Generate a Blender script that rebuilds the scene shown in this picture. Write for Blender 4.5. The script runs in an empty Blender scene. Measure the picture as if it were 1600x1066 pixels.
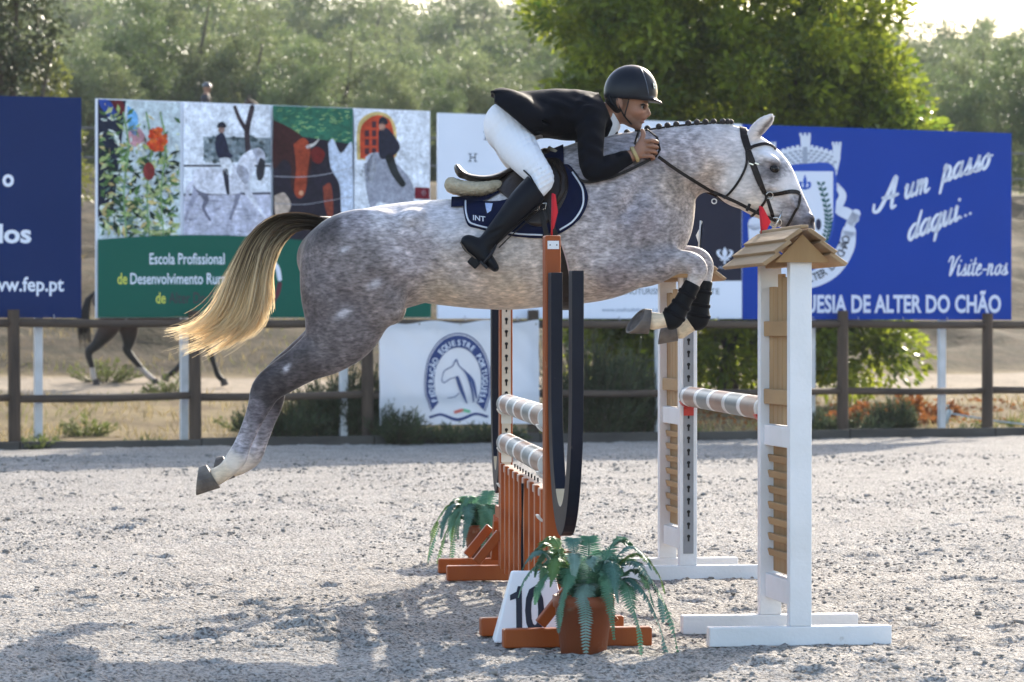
import bpy, bmesh, math, random
import numpy as np
from mathutils import Vector, Matrix
from mathutils.bvhtree import BVHTree
R = math.radians
rng = np.random.default_rng(7)
random.seed(7)
scene = bpy.context.scene
col = scene.collection

# ---------------------------------------------------------------- camera, sky, sun, exposure
CAM_H, FPX, HOR = 1.24, 5070.0, 525.0
cam = bpy.data.objects.new('camera', bpy.data.cameras.new('camera'))
col.objects.link(cam)
cam.location = (0, 0, CAM_H)
cam.rotation_euler = (R(90) - math.atan((533 - HOR) / FPX), 0, 0)
cam.data.sensor_width = 36.0
cam.data.lens = FPX * 36.0 / 1600.0
cam.data.clip_start = 0.5
cam.data.clip_end = 3000
cam.data.dof.use_dof = True
cam.data.dof.focus_distance = 14.4
cam.data.dof.aperture_fstop = 6.0
scene.camera = cam

SUN_AZ, SUN_EL = 22.0, 25.0          # degrees to the right of the viewing direction, degrees up
world = bpy.data.worlds.new('World'); scene.world = world; world.use_nodes = True
wn = world.node_tree
bg = wn.nodes['Background']
sky = wn.nodes.new('ShaderNodeTexSky'); sky.sky_type = 'NISHITA'; sky.sun_disc = False
sky.sun_elevation = R(SUN_EL); sky.sun_rotation = R(SUN_AZ)
sky.air_density = 1.0; sky.dust_density = 2.0; sky.altitude = 250
wn.links.new(sky.outputs[0], bg.inputs[0]); bg.inputs[1].default_value = 0.15
sl = bpy.data.lights.new('sun', 'SUN'); sl.energy = 2.9; sl.angle = R(0.5); sl.color = (1.0, 0.93, 0.82)
sun = bpy.data.objects.new('sun', sl); col.objects.link(sun)
sdir = Vector((math.sin(R(SUN_AZ)) * math.cos(R(SUN_EL)), math.cos(R(SUN_AZ)) * math.cos(R(SUN_EL)), math.sin(R(SUN_EL))))
sun.rotation_euler = sdir.to_track_quat('Z', 'Y').to_euler()
sun.location = sdir * 60
vs = scene.view_settings
vs.view_transform = 'Standard'; vs.look = 'None'; vs.gamma = 1.0; vs.use_curve_mapping = False
vs.exposure = 1.72
vs.use_white_balance = True; vs.white_balance_temperature = 6750; vs.white_balance_tint = 10
scene.cycles.use_denoising = True
scene.cycles.max_bounces = 7; scene.cycles.transparent_max_bounces = 8
scene.cycles.volume_bounces = 0
scene.cycles.caustics_reflective = False; scene.cycles.caustics_refractive = False

# ---------------------------------------------------------------- materials
def s2l(c):
    return tuple(((v / 255.0) / 12.92 if v / 255.0 <= 0.04045 else ((v / 255.0 + 0.055) / 1.055) ** 2.4) for v in c)
MATS = {}
def mat(name, c1, c2=None, scale=8.0, rough=0.7, bump=0.0, bscale=None, detail=4.0, stretch=(1, 1, 1), spec=0.3,
        metallic=0.0, trans=0.0, attr=None, coat=0.0, sheen=0.0, scuff=None):
    """procedural material: two colours mixed by noise in object space, optional bump and translucency"""
    if name in MATS: return MATS[name]
    m = bpy.data.materials.new(name); m.use_nodes = True
    nt = m.node_tree; N = nt.nodes; L = nt.links
    b = N['Principled BSDF']; out = N['Material Output']
    b.inputs['Roughness'].default_value = rough; b.inputs['Specular IOR Level'].default_value = spec
    b.inputs['Metallic'].default_value = metallic
    b.inputs['Coat Weight'].default_value = coat; b.inputs['Sheen Weight'].default_value = sheen
    tc = N.new('ShaderNodeTexCoord'); mp = N.new('ShaderNodeMapping')
    L.new(tc.outputs['Object'], mp.inputs[0]); mp.inputs['Scale'].default_value = stretch
    nz = N.new('ShaderNodeTexNoise'); nz.inputs['Scale'].default_value = scale; nz.inputs['Detail'].default_value = detail
    L.new(mp.outputs[0], nz.inputs['Vector'])
    if c2 is None: c2 = tuple(v * 0.82 for v in c1)
    cr = N.new('ShaderNodeValToRGB')
    cr.color_ramp.elements[0].position = 0.32; cr.color_ramp.elements[1].position = 0.68
    cr.color_ramp.elements[0].color = (*c2, 1); cr.color_ramp.elements[1].color = (*c1, 1)
    L.new(nz.outputs['Fac'], cr.inputs[0])
    csock = cr.outputs[0]
    if attr:
        at = N.new('ShaderNodeAttribute'); at.attribute_name = attr
        mx = N.new('ShaderNodeMix'); mx.data_type = 'RGBA'; mx.blend_type = 'MULTIPLY'; mx.inputs[0].default_value = 1.0
        L.new(at.outputs['Color'], mx.inputs[6]); L.new(csock, mx.inputs[7]); csock = mx.outputs[2]
    if scuff:                                   # chips, knocks and dried mud with shapes of their own
        ns = N.new('ShaderNodeTexNoise'); ns.inputs['Scale'].default_value = scuff[1]; ns.inputs['Detail'].default_value = 8; ns.inputs['Roughness'].default_value = 0.65
        L.new(tc.outputs['Object'], ns.inputs['Vector'])
        rs = N.new('ShaderNodeMapRange'); rs.inputs[1].default_value = scuff[2]; rs.inputs[2].default_value = scuff[2] + 0.06; rs.inputs[4].default_value = scuff[3]
        L.new(ns.outputs['Fac'], rs.inputs[0])
        mx2 = N.new('ShaderNodeMix'); mx2.data_type = 'RGBA'; L.new(rs.outputs[0], mx2.inputs[0]); L.new(csock, mx2.inputs[6]); mx2.inputs[7].default_value = (*scuff[0], 1); csock = mx2.outputs[2]
    L.new(csock, b.inputs['Base Color'])
    if bump > 0:
        n2 = N.new('ShaderNodeTexNoise'); n2.inputs['Scale'].default_value = bscale or scale * 4; n2.inputs['Detail'].default_value = 5
        L.new(mp.outputs[0], n2.inputs['Vector'])
        bp = N.new('ShaderNodeBump'); bp.inputs['Strength'].default_value = bump; bp.inputs['Distance'].default_value = 0.01
        L.new(n2.outputs['Fac'], bp.inputs['Height']); L.new(bp.outputs[0], b.inputs['Normal'])
    if trans > 0:
        tr = N.new('ShaderNodeBsdfTranslucent'); L.new(csock, tr.inputs[0])
        ms = N.new('ShaderNodeMixShader'); ms.inputs[0].default_value = trans
        L.new(b.outputs[0], ms.inputs[1]); L.new(tr.outputs[0], ms.inputs[2]); L.new(ms.outputs[0], out.inputs[0])
    MATS[name] = m
    return m

# ---------------------------------------------------------------- object helpers
def tag(o, label=None, cat=None, group=None, kind=None):
    if label: o['label'] = label
    if cat: o['category'] = cat
    if group: o['group'] = group
    if kind: o['kind'] = kind
    return o
def empty(name, loc=(0, 0, 0), rz=0.0, parent=None):
    o = bpy.data.objects.new(name, None); col.objects.link(o)
    o.location = loc; o.rotation_euler = (0, 0, rz); o.empty_display_size = 0.1
    if parent: o.parent = parent
    return o
def mk(name, verts, faces, m, parent=None, smooth=False, bevel=0.0, mats=None, midx=None, colors=None, fcolors=None):
    """one mesh object; verts (n,3), faces list or (m,k) array"""
    me = bpy.data.meshes.new(name)
    if isinstance(faces, np.ndarray):
        v = np.asarray(verts, np.float32); f = np.asarray(faces, np.int32); k = f.shape[1]
        me.vertices.add(len(v)); me.vertices.foreach_set('co', v.ravel())
        me.loops.add(f.size); me.loops.foreach_set('vertex_index', f.ravel())
        me.polygons.add(len(f)); me.polygons.foreach_set('loop_start', np.arange(0, f.size, k, dtype=np.int32))
        me.polygons.foreach_set('loop_total', np.full(len(f), k, np.int32))
        me.update(calc_edges=True)
    else:
        me.from_pydata([tuple(map(float, p)) for p in verts], [], [tuple(f) for f in faces])
    for mm in (mats or [m]): me.materials.append(mm)
    if midx is not None: me.polygons.foreach_set('material_index', np.asarray(midx, np.int32))
    if smooth: me.polygons.foreach_set('use_smooth', np.ones(len(me.polygons), bool))
    if colors is not None:
        a = me.color_attributes.new('Col', 'FLOAT_COLOR', 'POINT')
        c = np.ones((len(me.vertices), 4), np.float32); c[:, :3] = colors; a.data.foreach_set('color', c.ravel())
    if fcolors is not None:
        a = me.color_attributes.new('Col', 'FLOAT_COLOR', 'CORNER')
        tot = np.zeros(len(me.polygons), np.int32); me.polygons.foreach_get('loop_total', tot)
        c = np.ones((len(me.loops), 4), np.float32); c[:, :3] = np.repeat(np.asarray(fcolors, np.float32), tot, axis=0)
        a.data.foreach_set('color', c.ravel())
    me.validate(); me.update()
    o = bpy.data.objects.new(name, me); col.objects.link(o)
    if parent: o.parent = parent
    if bevel > 0:
        bv = o.modifiers.new('bevel', 'BEVEL'); bv.width = bevel; bv.segments = 2; bv.limit_method = 'ANGLE'
    return o
BOXF = [(0, 1, 3, 2), (4, 6, 7, 5), (0, 4, 5, 1), (2, 3, 7, 6), (0, 2, 6, 4), (1, 5, 7, 3)]
def boxv(c, s, rot=None):
    v = [Vector((x * s[0] / 2, y * s[1] / 2, z * s[2] / 2)) for x in (-1, 1) for y in (-1, 1) for z in (-1, 1)]
    if rot is not None: v = [rot @ p for p in v]
    return [p + Vector(c) for p in v]
def box(name, c, s, m, parent=None, rot=None, bevel=0.004):
    return mk(name, boxv(c, s, rot), BOXF, m, parent, bevel=bevel)
def beamv(a, b, w, h, up=Vector((0, 0, 1))):
    """box along a->b: w across, h in the up-ish direction"""
    a = Vector(a); b = Vector(b); u = (b - a); L = u.length; u.normalize()
    l = u.cross(up)
    if l.length < 1e-4: l = Vector((1, 0, 0))
    l.normalize(); n = l.cross(u)
    rot = Matrix((u, l, n)).transposed()
    return boxv((a + b) / 2, (L, w, h), rot)
def beam(name, a, b, w, h, m, parent=None, bevel=0.004, up=Vector((0, 0, 1))):
    return mk(name, beamv(a, b, w, h, up), BOXF, m, parent, bevel=bevel)
def catmull(P, n):
    P = np.asarray(P, float); m = len(P)
    Q = np.vstack([2 * P[0] - P[1], P, 2 * P[-1] - P[-2]])
    t = np.linspace(0, m - 1, n); i = np.minimum(t.astype(int), m - 2); f = (t - i)[:, None]
    p0, p1, p2, p3 = Q[i], Q[i + 1], Q[i + 2], Q[i + 3]
    return 0.5 * ((2 * p1) + (-p0 + p2) * f + (2 * p0 - 5 * p1 + 4 * p2 - p3) * f ** 2 + (-p0 + 3 * p1 - 3 * p2 + p3) * f ** 3)
def tubev(P, r, ns=8, flat=1.0, lat=None):
    """closed tube along points; r scalar or list; flat squashes along the 'lat' hint direction"""
    P = [Vector(p) for p in P]; n = len(P)
    rr = [r] * n if np.isscalar(r) else list(r)
    V = []; F = []
    for i, p in enumerate(P):
        u = (P[min(i + 1, n - 1)] - P[max(i - 1, 0)]).normalized()
        h = Vector(lat[i]) if (lat is not None and not isinstance(lat, Vector)) else (lat or Vector((0, 0, 1)))
        a = u.cross(h)
        if a.length < 1e-4: a = u.cross(Vector((1, 0, 0)))
        a.normalize(); b = a.cross(u).normalized()
        for k in range(ns):
            t = 2 * math.pi * k / ns
            V.append(p + a * math.cos(t) * rr[i] + b * math.sin(t) * rr[i] * flat)
    for i in range(n - 1):
        for k in range(ns):
            F.append((i * ns + k, i * ns + (k + 1) % ns, (i + 1) * ns + (k + 1) % ns, (i + 1) * ns + k))
    F.append(tuple(range(ns))[::-1]); F.append(tuple((n - 1) * ns + k for k in range(ns)))
    return V, F
def tube(name, P, r, m, parent=None, ns=8, flat=1.0, lat=None, smooth=True):
    V, F = tubev(P, r, ns, flat, lat)
    return mk(name, V, F, m, parent, smooth=smooth)
def merge(parts):
    V = []; F = []
    for v, f in parts:
        o = len(V); V += list(v); F += [tuple(i + o for i in q) for q in f]
    return V, F
def lathe(name, prof, m, parent=None, ns=24, smooth=True):
    V = []; F = []
    for r, z in prof:
        for k in range(ns):
            t = 2 * math.pi * k / ns; V.append((r * math.cos(t), r * math.sin(t), z))
    for i in range(len(prof) - 1):
        for k in range(ns):
            F.append((i * ns + k, i * ns + (k + 1) % ns, (i + 1) * ns + (k + 1) % ns, (i + 1) * ns + k))
    F.append(tuple(range(ns))[::-1]); F.append(tuple((len(prof) - 1) * ns + k for k in range(ns)))
    return mk(name, V, F, m, parent, smooth=smooth)
def copy_tree(o, parent=None):
    c = o.copy(); col.objects.link(c); c.parent = parent
    for ch in list(o.children): copy_tree(ch, c)
    return c
def at(px, d, z=None, py=None):
    """point at distance d along the view for picture column px, at height z or row py"""
    if z is None: z = CAM_H + (HOR - py) * d / FPX
    return Vector(((px - 800) * d / FPX, d, z))

# ---------------------------------------------------------------- numpy noise and implicit-surface modelling
def vnoise2(x, y, seed=0):
    r = np.random.default_rng(seed).random((257, 257)).astype(np.float32)
    xi = np.floor(x).astype(int); yi = np.floor(y).astype(int); fx = x - xi; fy = y - yi
    fx = fx * fx * (3 - 2 * fx); fy = fy * fy * (3 - 2 * fy); xi %= 256; yi %= 256
    return (r[xi, yi] * (1 - fx) + r[xi + 1, yi] * fx) * (1 - fy) + (r[xi, yi + 1] * (1 - fx) + r[xi + 1, yi + 1] * fx) * fy
def fbm2(x, y, oct=4, seed=0):
    s = 0; a = 0.5
    for k in range(oct):
        s = s + a * vnoise2(x * 2 ** k + 13.7 * k, y * 2 ** k + 5.1 * k, seed + k); a *= 0.5
    return s
class Field:
    """distance field on a grid; shapes are blended in, then polygonised with surface nets"""
    def __init__(s, lo, hi, h):
        s.lo = np.array(lo, np.float32); s.h = h
        s.n = np.ceil((np.array(hi) - np.array(lo)) / h).astype(int) + 1
        s.D = np.full(s.n, 1.0, np.float32)
    def sub(s, lo, hi):
        i0 = np.clip(np.floor((np.array(lo) - s.lo) / s.h).astype(int), 0, s.n - 1)
        i1 = np.clip(np.ceil((np.array(hi) - s.lo) / s.h).astype(int) + 1, 1, s.n)
        sl = tuple(slice(a, b) for a, b in zip(i0, i1))
        ax = [s.lo[k] + s.h * np.arange(i0[k], i1[k], dtype=np.float32) for k in range(3)]
        return sl, ax[0][:, None, None], ax[1][None, :, None], ax[2][None, None, :]
    def blend(s, sl, d, k, op='add'):
        a = s.D[sl]
        if a.size == 0: return
        if op == 'add':
            if k > 0:
                hh = np.maximum(k - np.abs(a - d), 0) / k; s.D[sl] = np.minimum(a, d) - hh * hh * k * 0.25
            else: s.D[sl] = np.minimum(a, d)
        else:
            d = -d
            hh = np.maximum(k - np.abs(a - d), 0) / max(k, 1e-6); s.D[sl] = np.maximum(a, d) + hh * hh * k * 0.25
    def chain(s, st, k=0.03, lat=(0, 1, 0), n=None, op='add', spline=True):
        """st: rows (x, y, z, r_in_plane, r_lateral): a tube of elliptical sections along a smooth spine"""
        st = np.array(st, np.float32)
        if spline and len(st) > 2: st = catmull(st, n or (len(st) - 1) * 4 + 1).astype(np.float32)
        l = np.array(lat, np.float32); l /= np.linalg.norm(l)
        rm = st[:, 3:5].max() + k + 0.03
        lo = st[:, :3].min(0) - rm; hi = st[:, :3].max(0) + rm
        sl, X, Y, Z = s.sub(lo, hi)
        T = np.full(s.D[sl].shape, 1.0, np.float32)
        base = np.array([q.start for q in sl])
        for a, b in zip(st[:-1], st[1:]):
            r2 = max(a[3], a[4], b[3], b[4]) + k + 0.03
            sl2, X, Y, Z = s.sub(np.minimum(a[:3], b[:3]) - r2, np.maximum(a[:3], b[:3]) + r2)
            u = b[:3] - a[:3]; L2 = float(u @ u) + 1e-12
            t = np.clip(((X - a[0]) * u[0] + (Y - a[1]) * u[1] + (Z - a[2]) * u[2]) / L2, 0, 1)
            vx = X - (a[0] + t * u[0]); vy = Y - (a[1] + t * u[1]); vz = Z - (a[2] + t * u[2])
            rn = a[3] + t * (b[3] - a[3]); rl = a[4] + t * (b[4] - a[4])
            vl = vx * l[0] + vy * l[1] + vz * l[2]
            vp2 = np.maximum(vx * vx + vy * vy + vz * vz - vl * vl, 0)
            k0 = np.sqrt(vp2 / rn ** 2 + vl * vl / rl ** 2) + 1e-6
            k1 = np.sqrt(vp2 / rn ** 4 + vl * vl / rl ** 4) + 1e-6
            d = k0 * (k0 - 1) / k1
            q = tuple(slice(a_.start - b_, a_.stop - b_) for a_, b_ in zip(sl2, base))
            T[q] = np.minimum(T[q], d)
        s.blend(sl, T, k, op)
    def ell(s, c, r, k=0.02, rot=0.0, op='add', rz=0.0):
        """ellipsoid, rotated in the x-z plane by rot degrees, then about z by rz"""
        rm = max(r) + k + 0.02
        sl, X, Y, Z = s.sub(np.array(c) - rm, np.array(c) + rm)
        x = X - c[0]; y = Y - c[1]; z = Z - c[2]
        if rz: cz, sz = math.cos(R(rz)), math.sin(R(rz)); x, y = x * cz + y * sz, -x * sz + y * cz
        ca, sa = math.cos(R(rot)), math.sin(R(rot))
        xr = x * ca + z * sa; zr = -x * sa + z * ca
        k0 = np.sqrt((xr / r[0]) ** 2 + (y / r[1]) ** 2 + (zr / r[2]) ** 2) + 1e-6
        k1 = np.sqrt((xr / r[0] ** 2) ** 2 + (y / r[1] ** 2) ** 2 + (zr / r[2] ** 2) ** 2) + 1e-6
        s.blend(sl, (k0 * (k0 - 1) / k1).astype(np.float32), k, op)
    def cut(s, p, nrm, k=0.01):
        """remove the side the normal points to"""
        nrm = np.array(nrm, float); nrm /= np.linalg.norm(nrm)
        sl, X, Y, Z = s.sub(s.lo, s.lo + s.h * s.n)
        d = (X - p[0]) * nrm[0] + (Y - p[1]) * nrm[1] + (Z - p[2]) * nrm[2]
        a = s.D; hh = np.maximum(k - np.abs(a - d), 0) / k
        s.D = np.maximum(a, d).astype(np.float32) + (hh * hh * k * 0.25).astype(np.float32)
    def mesh(s, smooth=1):
        D = s.D; n = D.shape; S = D < 0
        acc = np.zeros(tuple(k - 1 for k in n) + (3,), np.float32); cnt = np.zeros(tuple(k - 1 for k in n), np.float32)
        def c(o): return tuple(slice(o[i], n[i] - 1 + o[i]) for i in range(3))
        inside = np.zeros(cnt.shape, np.int8)
        for ox in (0, 1):
            for oy in (0, 1):
                for oz in (0, 1): inside += S[c((ox, oy, oz))]
        act = np.argwhere((inside > 0) & (inside < 8))
        P = np.zeros((len(act), 3)); C = np.zeros(len(act))
        for ax in range(3):
            for o1 in (0, 1):
                for o2 in (0, 1):
                    o = [0, 0, 0]; oth = [k for k in range(3) if k != ax]; o[oth[0]] = o1; o[oth[1]] = o2
                    e = o.copy(); e[ax] = 1
                    i0 = act + o; i1 = act + e
                    d0 = D[i0[:, 0], i0[:, 1], i0[:, 2]]; d1 = D[i1[:, 0], i1[:, 1], i1[:, 2]]
                    msk = (d0 < 0) != (d1 < 0)
                    t = np.where(msk, d0 / np.where(np.abs(d0 - d1) < 1e-9, 1, d0 - d1), 0)
                    q = np.array(o, float)[None].repeat(len(act), 0); q[:, ax] = t
                    P += q * msk[:, None]; C += msk
        P = P / C[:, None] + act
        V = P * s.h + s.lo
        idx = np.full(cnt.shape, -1, np.int64); idx[act[:, 0], act[:, 1], act[:, 2]] = np.arange(len(act))
        F = []
        for ax in range(3):
            b, cc = (ax + 1) % 3, (ax + 2) % 3
            a0 = [slice(None)] * 3; a1 = [slice(None)] * 3
            a0[ax] = slice(0, n[ax] - 1); a1[ax] = slice(1, n[ax])
            E = S[tuple(a0)] != S[tuple(a1)]
            w = np.argwhere(E)
            w = w[(w[:, b] > 0) & (w[:, cc] > 0) & (w[:, b] < n[b] - 1) & (w[:, cc] < n[cc] - 1)]
            fl = S[w[:, 0], w[:, 1], w[:, 2]]
            def g(db, dc):
                q = w.copy(); q[:, b] -= db; q[:, cc] -= dc; return idx[q[:, 0], q[:, 1], q[:, 2]]
            quad = np.stack([g(1, 1), g(0, 1), g(0, 0), g(1, 0)], 1)
            quad[~fl] = quad[~fl][:, ::-1]
            F.append(quad)
        F = np.concatenate(F); F = F[(F >= 0).all(1)]
        for _ in range(smooth):
            A = np.zeros_like(V); m = np.zeros(len(V))
            for i in range(4):
                np.add.at(A, F[:, i], V[F[:, (i + 1) % 4]] + V[F[:, (i + 3) % 4]]); np.add.at(m, F[:, i], 2)
            V = 0.5 * V + 0.5 * A / np.maximum(m, 1)[:, None]
        return V, F.astype(np.int32)

# lettering as mesh outlines (Blender's built-in face)
_tc = {}
def text_mesh(s, bold=0.0):
    key = (s, bold)
    if key in _tc: return _tc[key]
    cu = bpy.data.curves.new('t', 'FONT'); cu.body = s; cu.size = 1.0; cu.offset = bold; cu.resolution_u = 3
    ob = bpy.data.objects.new('t', cu); col.objects.link(ob)
    dg = bpy.context.evaluated_depsgraph_get(); dg.update()
    me = bpy.data.meshes.new_from_object(ob.evaluated_get(dg))
    V = np.array([v.co[:2] for v in me.vertices]); F = [tuple(p.vertices) for p in me.polygons]
    bpy.data.objects.remove(ob); bpy.data.meshes.remove(me); bpy.data.curves.remove(cu)
    _tc[key] = (V, F)
    return V, F

# ---------------------------------------------------------------- the fence line and the land
FA = np.array([-5.57, 35.3]); FDIR = np.array([11.97, 5.3]); FDIR = FDIR / np.linalg.norm(FDIR)
FN = np.array([-FDIR[1], FDIR[0]])            # away from the arena
FANG = math.atan2(FDIR[1], FDIR[0])
def fence_s(px, n=0.0):
    """distance along the fence (plane n metres behind it) seen at picture column px"""
    u = (px - 800) / FPX
    o = FA + FN * n
    # o + s*FDIR = d*(u,1)
    s = (u * o[1] - o[0]) / (FDIR[0] - u * FDIR[1])
    return s, o[1] + s * FDIR[1]
def fence_sz(px, py, n=0.0):
    s, d = fence_s(px, n)
    return s, CAM_H + (HOR - py) * d / FPX
def fpt(s, n, z=0.0):
    q = FA + FDIR * s + FN * n
    return Vector((q[0], q[1], z))
def fence_n(x, y):
    return (x - FA[0]) * FN[0] + (y - FA[1]) * FN[1]
PN = np.array([-1e4, -0.3, 0.5, 4.0, 9.0, 11.5, 14.8, 16.5, 24, 38.0, 41.0, 48.0, 90.0, 150.0, 230.0, 420.0, 1e4])
PZ = np.array([-0.03, -0.03, 0.02, 0.12, 0.36, 0.46, 0.60, 1.0, 2.6, 4.9, 5.1, 5.3, 8.2, 13.5, 17.0, 18.0, 18.0])
def land_z(x, y, rough=True):
    n = fence_n(x, y)
    z = np.interp(n, PN, PZ)
    if rough:
        k = np.clip((n - 0.5) / 3, 0, 1)
        z = z + k * (fbm2(x * 0.5 + 40, y * 0.5 + 40, 4, 3) - 0.47) * np.where((n > 17) & (n < 38), 0.9, 0.22)
    return z
def axis_pts(fine0, fine1, step, far):
    a = list(np.arange(fine0, fine1, step)); g = step
    x = fine1
    while x < far: a.append(x); g *= 1.25; x += g
    x = fine0; g = step; b = []
    while x > -far: g *= 1.25; x -= g; b.append(x)
    return np.array(b[::-1] + a)
xs = axis_pts(-16, 18, 0.4, 1500); ys = axis_pts(30, 110, 0.4, 1500)
GX, GY = np.meshgrid(xs, ys, indexing='ij')
GZ = land_z(GX, GY)
nx, ny = GX.shape
ii = np.arange(nx * ny).reshape(nx, ny)
GF = np.stack([ii[:-1, :-1], ii[1:, :-1], ii[1:, 1:], ii[:-1, 1:]], -1).reshape(-1, 4)
def ground_mat():
    m = bpy.data.materials.new('dry_ground'); m.use_nodes = True
    nt = m.node_tree; N = nt.nodes; L = nt.links; b = N['Principled BSDF']; b.inputs['Roughness'].default_value = 0.95
    b.inputs['Specular IOR Level'].default_value = 0.1
    tc = N.new('ShaderNodeTexCoord')
    def noise(sc, d=5):
        n = N.new('ShaderNodeTexNoise'); n.inputs['Scale'].default_value = sc; n.inputs['Detail'].default_value = d
        L.new(tc.outputs['Object'], n.inputs['Vector']); return n.outputs['Fac']
    def ramp(f, a, c, e, g):
        r = N.new('ShaderNodeValToRGB'); r.color_ramp.elements[0].position = a; r.color_ramp.elements[1].position = c
        r.color_ramp.elements[0].color = (*e, 1); r.color_ramp.elements[1].color = (*g, 1); L.new(f, r.inputs[0]); return r.outputs[0]
    straw = ramp(noise(1.7), 0.35, 0.65, (0.11, 0.075, 0.038), (0.20, 0.15, 0.075))
    earth = ramp(noise(2.6), 0.35, 0.62, (0.030, 0.026, 0.013), (0.078, 0.056, 0.034))
    at = N.new('ShaderNodeAttribute'); at.attribute_name = 'Col'
    sx = N.new('ShaderNodeSeparateColor'); L.new(at.outputs['Color'], sx.inputs[0])
    def mix(f, a, c):
        x = N.new('ShaderNodeMix'); x.data_type = 'RGBA'; L.new(f, x.inputs[0]); L.new(a, x.inputs[6]); L.new(c, x.inputs[7]); return x.outputs[2]
    c = mix(sx.outputs[0], straw, earth)
    sand = ramp(noise(6), 0.3, 0.7, (0.22, 0.175, 0.125), (0.31, 0.25, 0.185))
    c = mix(sx.outputs[1], c, sand)
    olive = ramp(noise(0.6), 0.35, 0.65, (0.10, 0.09, 0.04), (0.17, 0.14, 0.07))
    c = mix(sx.outputs[2], c, olive)
    L.new(c, b.inputs['Base Color'])
    bp = N.new('ShaderNodeBump'); bp.inputs['Strength'].default_value = 0.6; bp.inputs['Distance'].default_value = 0.06
    L.new(noise(9), bp.inputs['Height']); L.new(bp.outputs[0], b.inputs['Normal'])
    return m
nn = fence_n(GX, GY).ravel()
wob = (fbm2(GX * 0.35, GY * 0.35, 3, 11).ravel() - 0.45) * 3
gc = np.zeros((nx * ny, 3), np.float32)
gc[:, 0] = np.clip((nn + 0.3 * wob - 14.7) / 0.6, 0, 1) * np.clip((40 - nn) / 2, 0, 1) * (0.8 + 0.2 * (fbm2(GX, GY, 3, 5).ravel() > 0.42))
gc[:, 1] = np.clip((nn + 0.3 * wob - 9.5) / 0.7, 0, 1) * np.clip((14.5 - nn + 0.3 * wob) / 0.8, 0, 1) + np.clip((nn - 40) / 1, 0, 1) * np.clip((46 - nn) / 1, 0, 1)
gc[:, 2] = np.clip((nn - 47) / 6, 0, 1)
ground = mk('ground', np.stack([GX, GY, GZ], -1).reshape(-1, 3), GF, ground_mat(), smooth=True, colors=gc)
tag(ground, 'dry grassy ground with a sandy track and an earth bank behind the arena', 'ground', kind='structure')

# arena sand: uneven, trodden surface
def sand_mat():
    m = bpy.data.materials.new('arena_sand'); m.use_nodes = True
    nt = m.node_tree; N = nt.nodes; L = nt.links; b = N['Principled BSDF']; b.inputs['Roughness'].default_value = 0.92
    b.inputs['Specular IOR Level'].default_value = 0.15
    tc = N.new('ShaderNodeTexCoord')
    def noise(sc, d=6):
        n = N.new('ShaderNodeTexNoise'); n.inputs['Scale'].default_value = sc; n.inputs['Detail'].default_value = d
        L.new(tc.outputs['Object'], n.inputs['Vector']); return n.outputs['Fac']
    r = N.new('ShaderNodeValToRGB'); L.new(noise(2.2), r.inputs[0])
    r.color_ramp.elements[0].position = 0.3; r.color_ramp.elements[1].position = 0.7
    r.color_ramp.elements[0].color = (0.335, 0.31, 0.28, 1); r.color_ramp.elements[1].color = (0.45, 0.415, 0.375, 1)
    r2 = N.new('ShaderNodeValToRGB'); L.new(noise(70), r2.inputs[0])
    r2.color_ramp.elements[0].position = 0.34; r2.color_ramp.elements[1].position = 0.55
    r2.color_ramp.elements[0].color = (0.22, 0.205, 0.20, 1); r2.color_ramp.elements[1].color = (1, 1, 1, 1)
    x = N.new('ShaderNodeMix'); x.data_type = 'RGBA'; x.blend_type = 'MULTIPLY'; x.inputs[0].default_value = 1
    L.new(r.outputs[0], x.inputs[6]); L.new(r2.outputs[0], x.inputs[7]); L.new(x.outputs[2], b.inputs['Base Color'])
    bp = N.new('ShaderNodeBump'); bp.inputs['Strength'].default_value = 1.0; bp.inputs['Distance'].default_value = 0.03
    L.new(noise(38), bp.inputs['Height'])
    bp2 = N.new('ShaderNodeBump'); bp2.inputs['Strength'].default_value = 0.7; bp2.inputs['Distance'].default_value = 0.008
    L.new(noise(160), bp2.inputs['Height']); L.new(bp.outputs[0], bp2.inputs['Normal']); L.new(bp2.outputs[0], b.inputs['Normal'])
    return m
ax = np.concatenate([np.arange(-12, -4.4, 0.12), np.arange(-4.4, 5.0, 0.026), np.arange(5.0, 13.01, 0.12)])
tt = [0.0]; yy = 9.5
while tt[-1] < 1.0:
    yy = 9.5 + tt[-1] * 28.3
    tt.append(tt[-1] + max(0.018, 0.0017 * yy) / 28.3)
tt = np.array(tt[:-1] + [1.0])
AX, AT = np.meshgrid(ax, tt, indexing='ij')
YF = FA[1] + (AX - FA[0]) * FDIR[1] / FDIR[0] - 0.2
AY = 9.5 + AT * (YF - 9.5)
def sand_z(x, y):
    z = 0.05 * (fbm2(x * 0.9 + 9, y * 0.9, 3, 21) - 0.45)
    z = z + (0.026 * (fbm2(x * 6 + 3, y * 6, 3, 31) - 0.45) + 0.034 * np.maximum(fbm2(x * 17, y * 17 + 7, 2, 41) - 0.42, 0)) * np.clip((fbm2(x * 1.1 + 4, y * 0.8, 3, 77) - 0.30) * 5, 0.25, 1.3)
    z = z + 0.018 * (vnoise2(x * 34 + 5, y * 34, 52) - 0.5)
    return z
AZ = sand_z(AX, AY)
hp = np.random.default_rng(5)
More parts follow.
